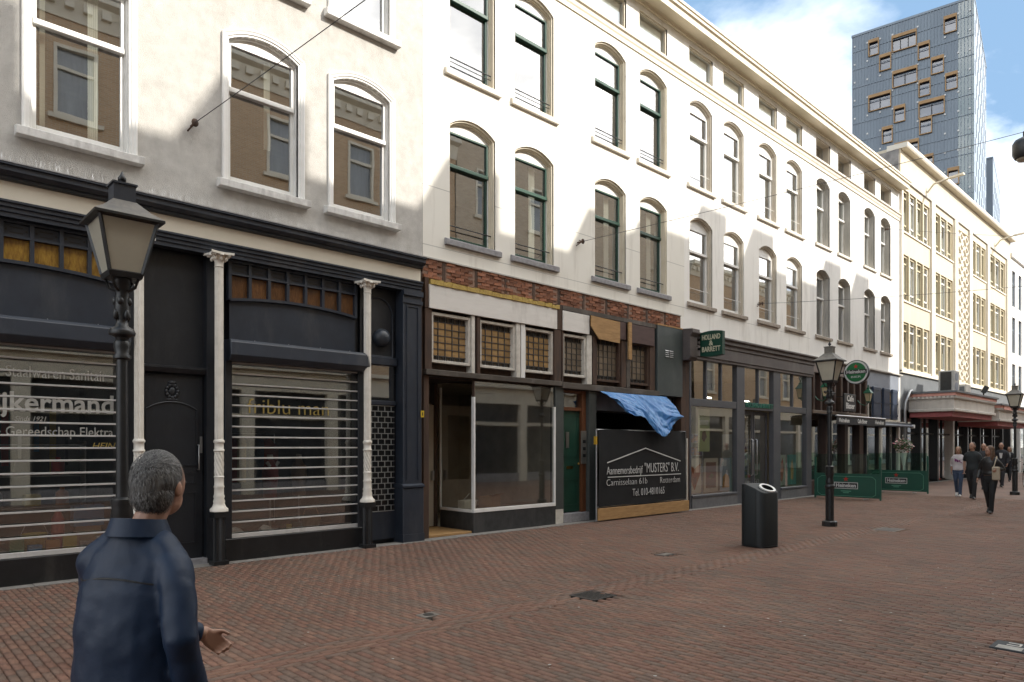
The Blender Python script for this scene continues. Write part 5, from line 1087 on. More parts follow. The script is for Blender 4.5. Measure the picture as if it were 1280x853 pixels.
# flower basket on a pale stand
fb = root('flower_stand', 'tall white cone planter spilling pink and white flowers by the cafe', 'planter', (30.3, -1.0, 0))
MB().lathe((0, 0, 0), [(.16, 0), (.16, .03), (.03, .05), (.025, .9), (.05, 1.0), (.16, 1.55), (.18, 1.56), (.14, 1.54)], 16).build('planter', M_wpaint, fb, smooth=40)
def leaves(c, r3, n, sz, seed, low=-.4):
    q = random.Random(seed); mb = MB()
    for _ in range(n):
        while True:
            p = Vector((q.uniform(-1, 1), q.uniform(-1, 1), q.uniform(-1, 1)))
            if .35 < p.length < 1: break
        p = Vector((p.x * r3[0], p.y * r3[1], p.z * r3[2])) + Vector(c)
        a = Vector((q.uniform(-1, 1), q.uniform(-1, 1), q.uniform(-.6, .6))).normalized() * sz * q.uniform(.6, 1.3); b_ = a.cross(Vector((q.uniform(-1, 1), q.uniform(-1, 1), q.uniform(-1, 1)))).normalized() * sz * .6
        mb.poly(p - a, p + b_ * .8, p + a, p - b_ * .8)
    return mb
kind(leaves((0, 0, 1.72), (.34, .34, .30), 420, .05, 1).build('foliage', mat('leaf_green', (.055, .11, .025), .6, c2=(.03, .07, .015), scale=9), fb), 'stuff')
kind(leaves((0, 0, 1.76), (.38, .38, .32), 160, .05, 2).build('blossom', mat('pink_white_petal', (.72, .62, .55), .6, c2=(.60, .18, .22), scale=7, lo=.48, hi=.55), fb), 'stuff')

# ================================================================== cream post-war block
EE = root('office_block', 'cream post war block with grouped windows and a diamond lattice strip', 'commercial block', (33.0, 0, 0), world=True)
M_ecream = mat('cream_panel', (.60, .53, .40), .7, c2=(.57, .50, .375), scale=1.2, dirt=(.52, .45, .33)); M_ewhite = mat('pale_pilaster', (.72, .67, .57), .7, c2=(.68, .63, .54), scale=1.2); M_eframe = mat('ochre_cream_frame', (.55, .48, .33), .5, c2=(.51, .445, .30), scale=3)
EX0, EX1 = 33.0, 53.4
bays = [(33.25, 37.15, 4), (37.75, 40.95, 3), (44.25, 47.45, 3), (48.25, 52.15, 3)]
rows = [(5.12, 7.18), (8.12, 10.15), (11.15, 13.02)]
ops = [(a, b_, z0, z1, z1) for a, b_, n in bays for z0, z1 in rows] + [(41.75, 43.75, 5.1, 13.05, 13.05)]
wall(MB(), EX0, EX1, 4.95, 13.45, ops, depth=.22).build('wall', M_ecream, EE)
MB().box(EX0, EX1, -.04, 5, 13.45, 14.75).build('parapet', M_ecream, EE); MB().prof([(-.30, 14.62), (-.34, 14.68), (-.34, 14.82), (.5, 14.86), (.5, 14.62)], EX0 - .05, EX1 + .05).build('coping', M_ewhite, EE); B(EX0, EX1, -.07, 0, 13.36, 13.46).build('gutter_line', M_trim_d, EE)
B(EX0 - .06, EX0 - .004, .02, 9, 12.6, 14.6).build('side_wall', mat('blackened_concrete', (.34, .32, .30), .9, c2=(.16, .15, .145), scale=2, bump=.4), EE)
for a in (33.0, 37.22, 41.05, 43.80, 47.55, 52.3): B(a, a + (.5 if a not in (33.0, 52.3) else (.2 if a == 33.0 else 1.05)), -.10, 0.02, 4.95, 13.36).build('pilaster', M_ewhite, EE, bevel=.01)
ewin = {}
def e_window(x0, x1, n, z0, z1):
    key = (round(x1 - x0, 2), n, round(z1 - z0, 2))
    if key in ewin: return dup(ewin[key], EE, (x0 - EX0, 0, z0))
    w, h = x1 - x0, z1 - z0
    f = MB().box(0, w, .06, .14, 0, .09).box(0, w, .06, .14, h - .09, h).box(0, .09, .06, .14, .09, h - .09).box(w - .09, w, .06, .14, .09, h - .09)
    W = f.build('window', M_eframe, EE, loc=(x0 - EX0, 0, z0), world=False)
    p = w / n
    for k in range(1, n): B(k * p - .07, k * p + .07, -.02, .14, .0, h).build('mullion', M_eframe, W, world=False, bevel=.01)
    for k in range(n):
        a, b_ = k * p + (.09 if k == 0 else .07), (k + 1) * p - (.09 if k == n - 1 else .07)
        MB().box(a, b_, .07, .13, h * .80, h * .80 + .07).box(a, b_, .07, .13, h * .16, h * .16 + .07).box(a, a + .05, .07, .13, .09, h - .09).box(b_ - .05, b_, .07, .13, .09, h - .09).build('casement', M_wpaint if k % 2 else M_eframe, W, world=False)
        MB().poly((a, .10, .09), (b_, .10, .09), (b_, .10, h - .09), (a, .10, h - .09)).build('pane', M_glass_old, W, world=False)
    B(-.02, w + .02, -.05, .06, -.07, .0).build('sill', M_ewhite, W, world=False)
    kind(W, None) if False else None
    ewin[key] = W
    return W
for a, b_, n in bays:
    for z0, z1 in rows: e_window(a, b_, n, z0, z1)
for a, b_, n in bays:
    for z0, z1 in rows: B(a + .1, b_ - .1, .24, .26, z0 + .1, z1 - (.1 if rnd.random() < .5 else .8)).build('blind', M_curtain, EE)  # pale sheets added behind every window to lighten the panes
for x, z0 in ((35.2, 11.2), (34.2, 8.2), (36.2, 5.2), (38.4, 8.2), (39.4, 5.2), (45.5, 8.2), (49.5, 5.2)): B(x, x + .8, .3, .33, z0, z0 + 1.8).build('blind', M_curtain if x < 38 else M_blind, EE)
rooms(MB(), EX0, EX1, [5.0, 8.0, 11.0, 13.3]).build('interior', M_int, EE)
B(41.75, 43.75, .10, .2, 5.1, 13.05).build('lattice_backing', M_ewhite, EE)
lp = None
for j in range(14):
    for i in range(2):
        l = (42.27 - EX0 + i * .96 , .03, 5.45 + j * .555 + (.0 if i else 0))
        if lp is None:
            lm = MB(); a, b_ = .40, .27
            for sx in (-1, 1):
                for sz in (-1, 1): lm.add([(sx * a, 0, 0), (0, 0, sz * b_), (0, -.10, sz * b_), (sx * a, -.10, 0), (sx * (a - .09), 0, 0), (0, 0, sz * (b_ - .07)), (0, -.10, sz * (b_ - .07)), (sx * (a - .09), -.10, 0)], [(0, 1, 2, 3), (4, 7, 6, 5), (3, 2, 6, 7), (0, 4, 5, 1)])
            lp = lm.build('diamond_block', M_ewhite, EE, loc=l, world=False)
        else: dup(lp, EE, l)
lm = MB()
for j in range(15): lm.box(41.8, 43.7, .02, .06, 5.16 + j * .555, 5.19 + j * .555)
# parapet flood lamps
for k, x in enumerate((36.6, 49.4)):
    t = root('parapet_lamp', 'slim beige lamp arm on the cream parapet ' + ('above the four light windows' if k == 0 else 'past the diamond lattice'), 'lamp arm', (x, -.06, 13.6), 0, 'lamp arms on the cream parapet')
    MB().tube([(0, 0, 0), (.06, -.25, .35), (.2, -.9, .5)], .045, 8).build('arm', M_trim, t, smooth=60); MB().obox((.24, -1.15, .53), .16, .6, .09, (0, 0, -.2)).build('lamp_head', M_trim, t)
# ground floor: grey fascia, canopy, glazed fronts
M_egrey = mat('grey_stone_fascia', (.15, .16, .17), .6, c2=(.12, .13, .14), scale=2)
B(EX0, EX1, -.03, .2, 3.3, 4.95).build('ground_fascia', M_egrey, EE); B(EX0, EX1, -.12, .0, 4.90, 5.02).build('sill_band', M_ewhite, EE)
for a in (33.0, 35.6, 38.2, 40.8, 43.4, 46.0, 48.6, 51.2, 53.2): B(a, a + .22, -.05, .3, 0, 3.3).build('front_post', M_black if a != 40.8 else M_wpaint, EE)
MB().poly((33, .15, 0.1), (53.4, .15, .1), (53.4, .15, 3.3), (33, .15, 3.3)).build('shop_pane', M_glass_shop, EE)
for a in (34.3, 36.9, 39.5, 42.1, 44.7, 47.3, 49.9): MB().box(a, a + .07, .1, .2, .1, 3.3).box(a - 1.05, a + 1.3, .1, .2, 2.25, 2.33).build('front_mullion', M_black, EE)
MB().poly((33, 5, 0), (53.4, 5, 0), (53.4, 5, 3.4), (33, 5, 3.4)).poly((33, .2, .01), (53.4, .2, .01), (53.4, 5, .01), (33, 5, .01)).poly((33, .2, 3.3), (53.4, .2, 3.3), (53.4, 5, 3.3), (33, 5, 3.3)).build('shop_room', mat('store_room', (.20, .17, .14), .9, c2=(.07, .06, .055), scale=1.5), EE)
for a, w_, c in ((38.9, .8, M_redp), (41.2, 1.0, M_black), (43.0, .9, M_slate), (45.0, 1.0, M_intd), (47.0, 1.2, M_intd)): B(a, a + w_, .22, .4, 0.02, 3.2).build('door_leaf', c, EE)
M_cpink = mat('faded_pink_trim', (.72, .36, .30), .6, c2=(.64, .31, .26), scale=3); M_cwht = mat('weathered_canopy', (.62, .58, .53), .7, c2=(.54, .51, .46), scale=3, dirt=(.38, .35, .32)); M_cred = mat('dark_red_soffit', (.36, .10, .10), .6, c2=(.30, .08, .085), scale=3)
def canopy(x0, x1, y0, z0, z1, lab):
    t = root('shop_canopy', lab, 'canopy', (x0, 0, z0), world=True)
    P = lambda o, za, zb: MB().box(x0 - o, x1 + o, y0 - o, -.04, za, zb)
    P(0, z0, z0 + .12).build('lower_band', M_cwht, t, bevel=.02); P(-.06, z0 + .12, z0 + .55).build('fascia', M_cwht, t); P(.03, z0 + .67, z0 + .80).build('pink_band', M_cpink, t); P(.10, z0 + .80, z0 + .88).build('top_slab', M_egrey, t); P(-.02, z0 + .55, z0 + .67).build('bed_mould', M_cwht, t)
    n = int((-.04 - y0) / .16); dn = None
    for k in range(n):
        l = (x0 - .05 - x0, y0 + .05 + k * .16, z0 + .57 - z0)
        if dn is None: dn = B(-.03, .03, 0, .08, 0, .09).build('dentil', M_cwht, t, loc=l, world=False)
        else: dup(dn, t, l)
    for k in range(int((x1 - x0) / .16)): dup(dn, t, (.05 + k * .16, y0 - .05, z0 + .57 - z0))
    MB().box(x0 + .15, x1 - .15, y0 + .15, -.05, z0 - .22, z0 - .001).build('red_valance', M_cred, t)
    return t
canopy(34.0, 41.0, -1.85, 3.20, 4.1, 'weathered white canopy with pink band and red valance over shop doors'); canopy(41.6, 50.0, -1.9, 2.95, 3.9, 'second white canopy with red valance beyond the air conditioner')
B(42.1, 44.0, -1.96, -1.93, 3.55, 3.78).build('pink_sign', M_cpink, bpy.data.objects['shop_canopy.001'])
acu = root('air_conditioner', 'grey box air conditioner with dark side standing on the shop canopy', 'air conditioner', (36.0, -1.1, 4.09))
MB().box(-.45, .45, -.30, .30, .06, 1.0).build('casing', mat('ac_casing', (.40, .40, .39), .5), acu, bevel=.02); B(-.455, -.452, -.22, .22, .12, .94).build('side_grille', M_black, acu)
for k in range(2): disc = MB().profy([(.24 * math.cos(2 * math.pi * j / 20), .30 + k * .42 + .18 * math.sin(2 * math.pi * j / 20)) for j in range(20)], -.31, -.302).build('fan_grille', M_gblue, acu)
for a in (-.35, .3): B(a, a + .06, -.25, .25, 0, .06).build('foot', M_metal, acu)
acu2 = root('air_conditioner', 'small beige ventilation box beside the air conditioner on the canopy', 'ventilation box', (38.6, -1.0, 4.09)); MB().box(-.4, .4, -.25, .25, 0.0, .55).build('casing', M_cwht, acu2, bevel=.02); B(-.405, -.402, -.18, .18, .1, .45).build('side_grille', M_egrey, acu2)
fl = root('floodlight', 'black floodlight on a short arm above the shop canopy', 'floodlight', (40.2, -1.5, 4.09)); MB().tube([(0, 0, 0), (0, 0, .25)], .03, 6).build('arm', M_black, fl); MB().obox((0, -.05, .38), .5, .2, .32, (.5, 0, .3)).build('lamp_head', M_black, fl); MB().obox((-.0, -.16, .33), .44, .02, .26, (.5, 0, .3)).build('lens', M_gblue, fl)
dp = root('drainpipe', 'bright metal drainpipe bent round the corner beside the white canopy', 'drainpipe', (33.3, -.12, 0)); MB().tube([(0, 0, .02), (0, 0, 3.2), (.02, -.02, 3.6), (.35, -.1, 4.1), (.6, -.1, 4.15)], .06, 10).build('pipe', M_galv, dp, smooth=60); B(-.08, .08, -.02, .12, 2.0, 2.06).build('clip', M_galv, dp)

# ================================================================== white building beyond
FFb = root('white_building', 'plain white building with tall blue grey windows past the cream block', 'building', (53.4, 0, 0), world=True)
M_fw = mat('bright_white_render', (.80, .79, .76), .7, c2=(.76, .75, .72), scale=1.5); M_fb = mat('blue_grey_frame', (.14, .19, .24), .4)
FWs = [(54.0 + k * 1.8, 54.95 + k * 1.8) for k in range(11)]
ops = [(a, b_, z0, z0 + 2.3, z0 + 2.3) for a, b_ in FWs for z0 in (4.7, 7.7, 10.7)]
wall(MB(), 53.4, 75, 4.2, 13.9, ops, depth=.2).build('wall', M_fw, FFb); MB().box(53.4, 75, 0.25, 8, 13.6, 13.9).build('roof', M_conc, FFb); B(53.4, 75, -.15, .02, 13.75, 14.0).build('coping', M_fw, FFb)
fw = None
for a, b_ in FWs:
    for z0 in (4.7, 7.7, 10.7):
        l = (a - 53.4, 0, z0)
        if fw is None:
            fw = MB().box(0, .95, .1, .16, 0, .07).box(0, .95, .1, .16, 2.23, 2.3).box(0, .07, .1, .16, .07, 2.23).box(.88, .95, .1, .16, .07, 2.23).box(.07, .88, .1, .16, 1.5, 1.57).build('window', M_fb, FFb, loc=l, world=False); MB().poly((.07, .13, .07), (.88, .13, .07), (.88, .13, 2.23), (.07, .13, 2.23)).build('pane', M_glass, fw, world=False)
        else: dup(fw, FFb, l)
rooms(MB(), 53.4, 75, [4.5, 7.5, 10.5, 13.6]).build('interior', M_int, FFb)
B(53.4, 75, -.02, .2, 3.2, 4.2).build('shop_fascia', M_egrey, FFb)
for k in range(9): B(53.6 + k * 2.6, 53.85 + k * 2.6, 0, .3, 0, 3.2).build('front_post', M_wpaint, FFb)
MB().poly((53.4, .15, 0), (75, .15, 0), (75, .15, 3.2), (53.4, .15, 3.2)).build('shop_pane', M_glass_shop, FFb); MB().poly((53.4, 4, 0), (75, 4, 0), (75, 4, 3.3), (53.4, 4, 3.3)).build('shop_room', M_int, FFb)

# ================================================================== tower block far behind
TA = R(8.9)
T0 = root('tower_block', 'blue grey clad residential tower with scattered timber framed windows', 'tower block', (124.0, 18.3, 0), TA)
# local frame: +x away along the right face, +y along the left (street) face
M_clad = mat('blue_grey_cladding', (.175, .21, .245), .45, c2=(.14, .17, .205), scale=.35, stretch=(1, 1, .15), metal=.25); M_clad2 = mat('blue_grey_rib', (.16, .195, .23), .45, metal=.3); M_timber = mat('golden_timber_frame', (.33, .20, .085), .6, c2=(.28, .165, .07), scale=1)
M_tglass = glass('tower_glass', .16, tint=(.45, .6, .8)); M_tdark = mat('tower_dark_room', (.02, .04, .075), .5)
tw = [(14.6, 12.9, 65.9), (11.2, 7.5, 65.4), (4.0, 2.1, 65.8), (13.0, 11.1, 62.9), (7.5, 5.7, 62.9), (5.7, 3.8, 60.0), (11.1, 7.4, 59.6), (3.8, 2.0, 56.9), (7.4, 5.6, 57.0), (14.6, 11.1, 56.8), (7.4, 3.7, 53.6), (10.9, 9.1, 53.9), (7.3, 5.4, 51.0), (12.6, 10.9, 51.0), (10.8, 7.2, 47.9), (6.9, 5.2, 45.0), (3.5, 1.8, 42.1), (13.5, 11.8, 44.5), (9.5, 7.7, 42.0), (5.0, 3.2, 38.6), (13.0, 9.4, 38.6), (8.0, 6.2, 35.5)]
TWID = 17.0
tm = MB()
tw = [(max(a, b_) - .2, min(a, b_) + .2, z + .1) for a, b_, z in tw]
ops = [(min(a, b_), max(a, b_), z, z + 2.1, z + 2.1) for a, b_, z in tw]
w_ = MB(); wall(w_, 0, TWID, 0, 70, ops, depth=.5)
tm.v = [(y - 0.0, x, z) for x, y, z in w_.v]; tm.f = w_.f
tm.poly((0, 0, 70), (25, 0, 70), (25, TWID, 70), (0, TWID, 70)).poly((0, TWID, 0), (25, TWID, 0), (25, TWID, 70), (0, TWID, 70)).poly((25, 0, 0), (25, TWID, 0), (25, TWID, 70), (25, 0, 70)).box(-.12, 25.1, -.12, TWID + .1, 70, 70.35)
tm.build('cladding', M_clad, T0)
rb = MB()
y = .3
while y < TWID:
    if True:
        zs_ = [(0, 70)]
        for a, b_, z in tw:
            if min(a, b_) - .1 < y < max(a, b_) + .1:
                ns = []
                for p, q in zs_:
                    if q <= z - .3 or p >= z + 2.9: ns.append((p, q))
                    else:
                        if p < z - .3: ns.append((p, z - .3))
                        if q > z + 2.9: ns.append((z + 2.9, q))
                zs_ = ns
        for p, q in zs_: rb.box(-.10, .01, y - .05, y + .05, max(p, 30), q)
    y += .45
kind(rb.build('cladding_ribs', M_clad2, T0), 'stuff')
for k in range(14): B(-.11, .01, 0, TWID, 28.4 + k * 3, 28.48 + k * 3).build('floor_line', M_clad, T0)
st = MB()
for k in range(14):
    for y in (.5, 2.0, 3.75, 7.45, 11.0, 12.8, 14.7, 16.6): st.box(-.14, -.10, y - .12, y + .12, 29.2 + k * 3, 29.45 + k * 3)
kind(st.build('cladding_brackets', M_wht, T0), 'stuff')
for a, b_, z in tw:
    y0, y1 = min(a, b_), max(a, b_)
    W = MB().box(-.3, .1, y0 - .12, y0, z - .12, z + 2.6).box(-.3, .1, y1, y1 + .12, z - .12, z + 2.6).box(-.3, .1, y0, y1, z - .12, z).box(-.3, .1, y0, y1, z + 2.1, z + 2.6).build('window', M_timber, T0)
    B(.45, .5, y0, y1, z, z + 2.1).build('dark_room', M_tdark, W); MB().poly((.2, y0, z), (.2, y1, z), (.2, y1, z + 2.1), (.2, y0, z + 2.1)).build('pane', M_tglass, W)
    if y1 - y0 > 3:
        for k in (1, 2) if z > 60 else (1,): ym = y0 + (y1 - y0) * (k / (3 if z > 60 else 2)); B(.1, .25, ym - .06, ym + .06, z, z + 2.1).build('mullion', M_black, W)
# glazed corner and side face
MB().poly((-.02, .0, 0), (-.02, 2.0, 0), (-.02, 2.0, 70), (-.02, 0, 70)).build('glazed_corner', glass('green_corner_glass', .12, tint=(.62, .75, .72), wav=.06, wscale=.3), T0)
M_sidep = mat('pale_blue_panel', (.26, .32, .39), .45, c2=(.21, .265, .325), scale=.3)
B(0, 25, -.05, .0, 0, 70).build('side_face', M_sidep, T0)
sw = None
for j in range(20):
    for i in range(12):
        if (i + j) % 2: continue
        l = (1.2 + i * 2.0, -.06, 11 + j * 3.0)
        if sw is None: sw = B(0, .9, -.03, .01, 0, 2.2).build('side_window', M_tdark, T0, loc=l)
        else: dup(sw, T0, l)
T1 = root('tower_block', 'lower pale blue tower wing behind the timber windowed tower', 'tower block', (124 + 44 * math.cos(TA), 18.3 + 44 * math.sin(TA), 0), TA)
MB().box(0, 26, 0, 12, 0, 60).build('cladding', M_clad, T1); B(0, 26, -.05, -.001, 0, 60).build('side_face', M_sidep, T1)
for j in range(16):
    for i in range(6):
        l = (1.5 + i * 4 + (j % 2) * 2, -.06, 9 + j * 3.0); dup(sw, T1, l)
B(-.1, 26.1, -.1, 12.1, 60, 60.3).build('roof_edge', M_clad, T1)

# ================================================================== row across the street (seen in the windows, shades the lower walls)
def brick_wall_material(name, c1, c2, mortar):
    m, nt, b, out = _new(name); N, L = nt.nodes, nt.links
    ge = N.new('ShaderNodeNewGeometry'); sp = N.new('ShaderNodeSeparateXYZ'); L.new(ge.outputs['Position'], sp.inputs[0]); cb = N.new('ShaderNodeCombineXYZ'); L.new(sp.outputs[0], cb.inputs[0]); L.new(sp.outputs[2], cb.inputs[1])
    bk = N.new('ShaderNodeTexBrick'); L.new(cb.outputs[0], bk.inputs['Vector']); bk.inputs['Scale'].default_value = 1; bk.inputs['Brick Width'].default_value = .22; bk.inputs['Row Height'].default_value = .065; bk.inputs['Mortar Size'].default_value = .006
    bk.inputs['Color1'].default_value = rgba(c1); bk.inputs['Color2'].default_value = rgba(c2); bk.inputs['Mortar'].default_value = rgba(mortar); L.new(bk.outputs[0], b.inputs['Base Color']); b.inputs['Roughness'].default_value = .9
    return m
M_oc = mat('pale_stone_front', (.72, .66, .54), .7, c2=(.66, .60, .48), scale=2); M_ob1 = brick_wall_material('red_brown_brickwork', (.54, .37, .22), (.46, .30, .175), (.52, .46, .36)); M_ob2 = brick_wall_material('buff_brickwork', (.58, .47, .34), (.50, .39, .27), (.52, .47, .40))
YO = -14.0
def opposite(x0, x1, eave, mt, label, dormers, dz, bays_w, rows_, seed):
    t = root('brick_building', label, 'building', (x0, YO, 0), world=True)
    q = random.Random(seed)
    n = max(1, int((x1 - x0) / bays_w)); p = (x1 - x0) / n
    ops = [(x0 + p * (k + .5) - .6, x0 + p * (k + .5) + .6, z, z + 2.2, z + 2.2) for k in range(n) for z in rows_]
    w = MB(); wall(w, x0, x1, 4.6, eave - .9, ops, depth=.2)
    mb = MB(); mb.v = [(x, YO - y, z) for x, y, z in w.v]; mb.f = w.f; mb.build('wall', mt, t)
    MB().box(x0, x1, YO - 9, YO - .3, 0, eave - .5).build('core', M_intd, t)
    MB().add([(x, YO - y_, z) for x in (x0, x1) for y_, z in ((-.4, eave), (-.4, eave - .2), (-.2, eave - .3), (-.05, eave - .9), (.3, eave - .9), (.3, eave))], [(0, 1, 7, 6), (1, 2, 8, 7), (2, 3, 9, 8), (3, 4, 10, 9), (4, 5, 11, 10), (5, 0, 6, 11), (0, 5, 4, 3, 2, 1), (6, 7, 8, 9, 10, 11)]).build('cornice', M_oc, t)
    d0 = None
    for k in range(int((x1 - x0) / .5)):
        l = (.1 + k * .5, .0, eave - .62)
        if d0 is None: d0 = B(0, .25, 0, .25, 0, .25).build('dentil', M_oc, t, loc=l, world=False)
        else: dup(d0, t, l)
    MB().add([(x0, YO - .0, eave), (x1, YO - .0, eave), (x1, YO - 3.2, eave + 1.6), (x0, YO - 3.2, eave + 1.6), (x0, YO - 9, eave), (x1, YO - 9, eave), (x1, YO - 3.2, eave), (x0, YO - 3.2, eave)], [(0, 1, 2, 3), (3, 2, 5, 4), (0, 3, 4), (1, 5, 2)]).build('roof', MATS['dark_roof_tiles'], t)
    for dx0, dx1 in dormers:
        d_ = MB().box(dx0, dx1, YO - 2.6, YO - .8, eave - .2, dz).build('dormer', M_wpaint_old, t); B(dx0 + .2, dx1 - .2, YO - .795, YO - .78, eave + .4, dz - .3).build('dormer_pane', M_tdark, d_)
    wp = None
    for k in range(n):
        for z in rows_:
            l = (p * (k + .5), 0, z)
            if wp is None:
                wp = MB().box(-.6, -.5, -.15, .04, 0, 2.2).box(.5, .6, -.15, .04, 0, 2.2).box(-.5, .5, -.15, .04, 2.1, 2.2).box(-.5, .5, -.15, .04, 0, .1).box(-.5, .5, -.14, 0, 1.4, 1.5).box(-.75, .75, -.1, .12, -.12, 0).build('window', M_oc, t, loc=l, world=False)
                MB().poly((-.5, -.1, .1), (.5, -.1, .1), (.5, -.1, 2.1), (-.5, -.1, 2.1)).build('pane', mat('far_curtained_pane', (.30, .32, .33), .15, c2=(.20, .21, .22), scale=1.5, stretch=(3, 1, .3)), wp, world=False)
            else: dup(wp, t, l)
    # cream shop fronts below
    MB().box(x0, x1, YO - .3, YO + .10, 3.7, 4.6).build('shop_fascia', M_oc, t); B(x0, x1, YO + .02, YO + .3, 4.45, 4.6).build('shop_cornice', M_oc, t)
    x = x0
    while x < x1 - .5: B(x, min(x + .45, x1), YO - .3, YO + .12, 0, 3.7).build('shop_pier', M_oc, t); x += p
    MB().poly((x0, YO - .1, .4), (x1, YO - .1, .4), (x1, YO - .1, 3.7), (x0, YO - .1, 3.7)).build('shop_pane', mat('dark_shop_pane', (.05, .055, .06), .1), t); B(x0, x1, YO - .3, YO + .02, 0, .4).build('stall_riser', M_bluestone, t); B(x0, x1, YO - .1, YO - .02, 2.7, 2.85).build('transom_bar', M_oc, t)
    return t
k_, ta_ = .70, .4245
sh_ = lambda s, d: s + d * ta_
opposite(-10, 19.9, 15.57, M_ob1, 'red brown brick terrace with cream shop fronts across the street', [(sh_(a, 14.8), sh_(b_, 14.8)) for a, b_ in ((-4.2, -2.9), (.1, 1.5), (3.95, 5.3), (8.15, 9.5), (12.25, 13.65))], 17.55, 3.3, (5.3, 8.6, 11.7), 1)
opposite(19.95, 37.6, 16.85, M_ob2, 'tall buff brick terrace with flat dormers across the street', [(sh_(a, 14.8), sh_(b_, 14.8)) for a, b_ in ((17.06, 18.4), (19.98, 21.32), (25.3, 26.66), (28.12, 29.44))], 18.76, 2.95, (5.5, 9.0, 12.5), 2)
opposite(39.2, 150, 13.7, M_ob1, 'low red brown brick terrace farther along across the street', [], 15, 3.6, (5.3, 8.6), 3)

# ================================================================== street lamps
M_lpost = mat('black_lamp_iron', (.010, .011, .012), .38, c2=(.018, .019, .02), scale=12, bump=.1); M_lroof = mat('weathered_lamp_roof', (.17, .155, .13), .65, c2=(.10, .095, .085), scale=9, dirt=(.26, .23, .19)); M_opal = mat('milky_lamp_glass', (.56, .53, .43), .25, c2=(.48, .45, .36), scale=2)
_m = M_opal.node_tree; _b = [n for n in _m.nodes if n.type == 'BSDF_PRINCIPLED'][0]; _b.inputs['Transmission Weight'].default_value = .25; _b.inputs['Roughness'].default_value = .35
def sq(r0, z): return [(-r0, -r0, z), (r0, -r0, z), (r0, r0, z), (-r0, r0, z)]
def street_lamp(x, y, lab):
    t = root('street_lamp', lab, 'street lamp', (x, y, 0), 0, 'lantern posts along the street')
    MB().lathe((0, 0, 0), [(.15, 0), (.15, .10), (.13, .12)], 8).build('foot', M_lpost, t)
    MB().flute((0, 0, 0), .082, .12, .80, 10, .12).build('lower_shaft', M_lpost, t)
    MB().lathe((0, 0, 0), [(.08, .80), (.10, .82), (.10, .86), (.075, .89), (.085, .95), (.07, 1.0), (.07, 1.06), (.09, 1.10), (.075, 1.2), (.085, 1.24), (.085, 1.27), (.055, 1.29)], 16).build('collar', M_lpost, t, smooth=45)
    MB().lathe((0, 0, 0), [(.046, 1.29), (.041, 2.40)], 16).build('shaft', M_lpost, t, smooth=60)
    h = MB().lathe((0, 0, 0), [(.047, 2.40), (.065, 2.41), (.065, 2.43), (.05, 2.45), (.062, 2.50), (.06, 2.54), (.045, 2.56), (.05, 2.58), (.095, 2.60), (.10, 2.62), (.085, 2.65), (.05, 2.67), (.04, 2.72), (.06, 2.78), (.055, 2.84), (.05, 2.90), (.05, 3.0), (.06, 3.01), (.06, 3.05)], 16)
    for k in range(4):
        a = math.pi / 2 * k + .4; h.ell((.055 * math.cos(a), .055 * math.sin(a), 2.76), .022, .022, .045, 8, 6); h.ell((.05 * math.cos(a + .7), .05 * math.sin(a + .7), 2.87), .025, .025, .035, 8, 6)
    h.build('ornament', M_lpost, t, smooth=50)
    br = MB()
    for sx, sy in ((-1, -1), (1, -1), (1, 1), (-1, 1)): br.tube([(sx * .03, sy * .03, 2.95), (sx * .075, sy * .075, 2.98), (sx * .10, sy * .10, 3.07)], .011, 6)
    br.build('lantern_bracket', M_lpost, t, smooth=60)
    cb = MB().tube([(-.26, 0, 2.84), (.26, 0, 2.84)], .012, 8)
    for s_ in (-1, 1): cb.ell((s_ * .26, 0, 2.84), .022, .022, .022, 8, 6); cb.tube([(s_ * .06, 0, 2.80), (s_ * .12, 0, 2.88), (s_ * .20, 0, 2.86), (s_ * .20, 0, 2.81), (s_ * .16, 0, 2.80)], .008, 6)
    if x > 10: cb.build('ladder_bar', M_lpost, t, smooth=60)
    MB().add(sq(.118, 3.05) + sq(.13, 3.09), [(3, 2, 1, 0), (4, 5, 6, 7), (0, 1, 5, 4), (1, 2, 6, 5), (2, 3, 7, 6), (3, 0, 4, 7)]).build('lantern_tray', M_lpost, t)
    lo, hi = sq(.118, 3.09), sq(.205, 3.50)
    for k in range(4):
        a, b_ = lo[k], lo[(k + 1) % 4]; c, d = hi[(k + 1) % 4], hi[k]
        MB().poly(a, b_, c, d).build('lantern_pane', M_opal, t)
    g_ = MB()
    for k in range(4): g_.tube([lo[k], hi[k]], .016, 4)
    for k in range(4): g_.tube([lo[k], lo[(k + 1) % 4]], .012, 4); g_.tube([hi[k], hi[(k + 1) % 4]], .014, 4)
    g_.build('lantern_frame', M_lpost, t)
    MB().add(sq(.212, 3.495) + sq(.252, 3.50) + sq(.252, 3.52), [(0, 1, 5, 4), (1, 2, 6, 5), (2, 3, 7, 6), (3, 0, 4, 7), (4, 5, 9, 8), (5, 6, 10, 9), (6, 7, 11, 10), (7, 4, 8, 11)]).build('eave', M_lpost, t)
    MB().add(sq(.252, 3.52) + sq(.172, 3.58) + sq(.085, 3.67), [(0, 1, 5, 4), (1, 2, 6, 5), (2, 3, 7, 6), (3, 0, 4, 7), (4, 5, 9, 8), (5, 6, 10, 9), (6, 7, 11, 10), (7, 4, 8, 11)]).build('lantern_roof', M_lroof, t)
    MB().box(-.08, .08, -.08, .08, 3.665, 3.80).box(-.092, .092, -.092, .092, 3.80, 3.815).build('chimney', M_lroof if x > 10 else M_slate, t)
    MB().lathe((0, 0, 0), [(.012, 3.815), (.012, 3.835), (.03, 3.85), (.032, 3.87), (.015, 3.90), (.002, 3.93)], 10).build('finial', M_lpost, t, smooth=50)
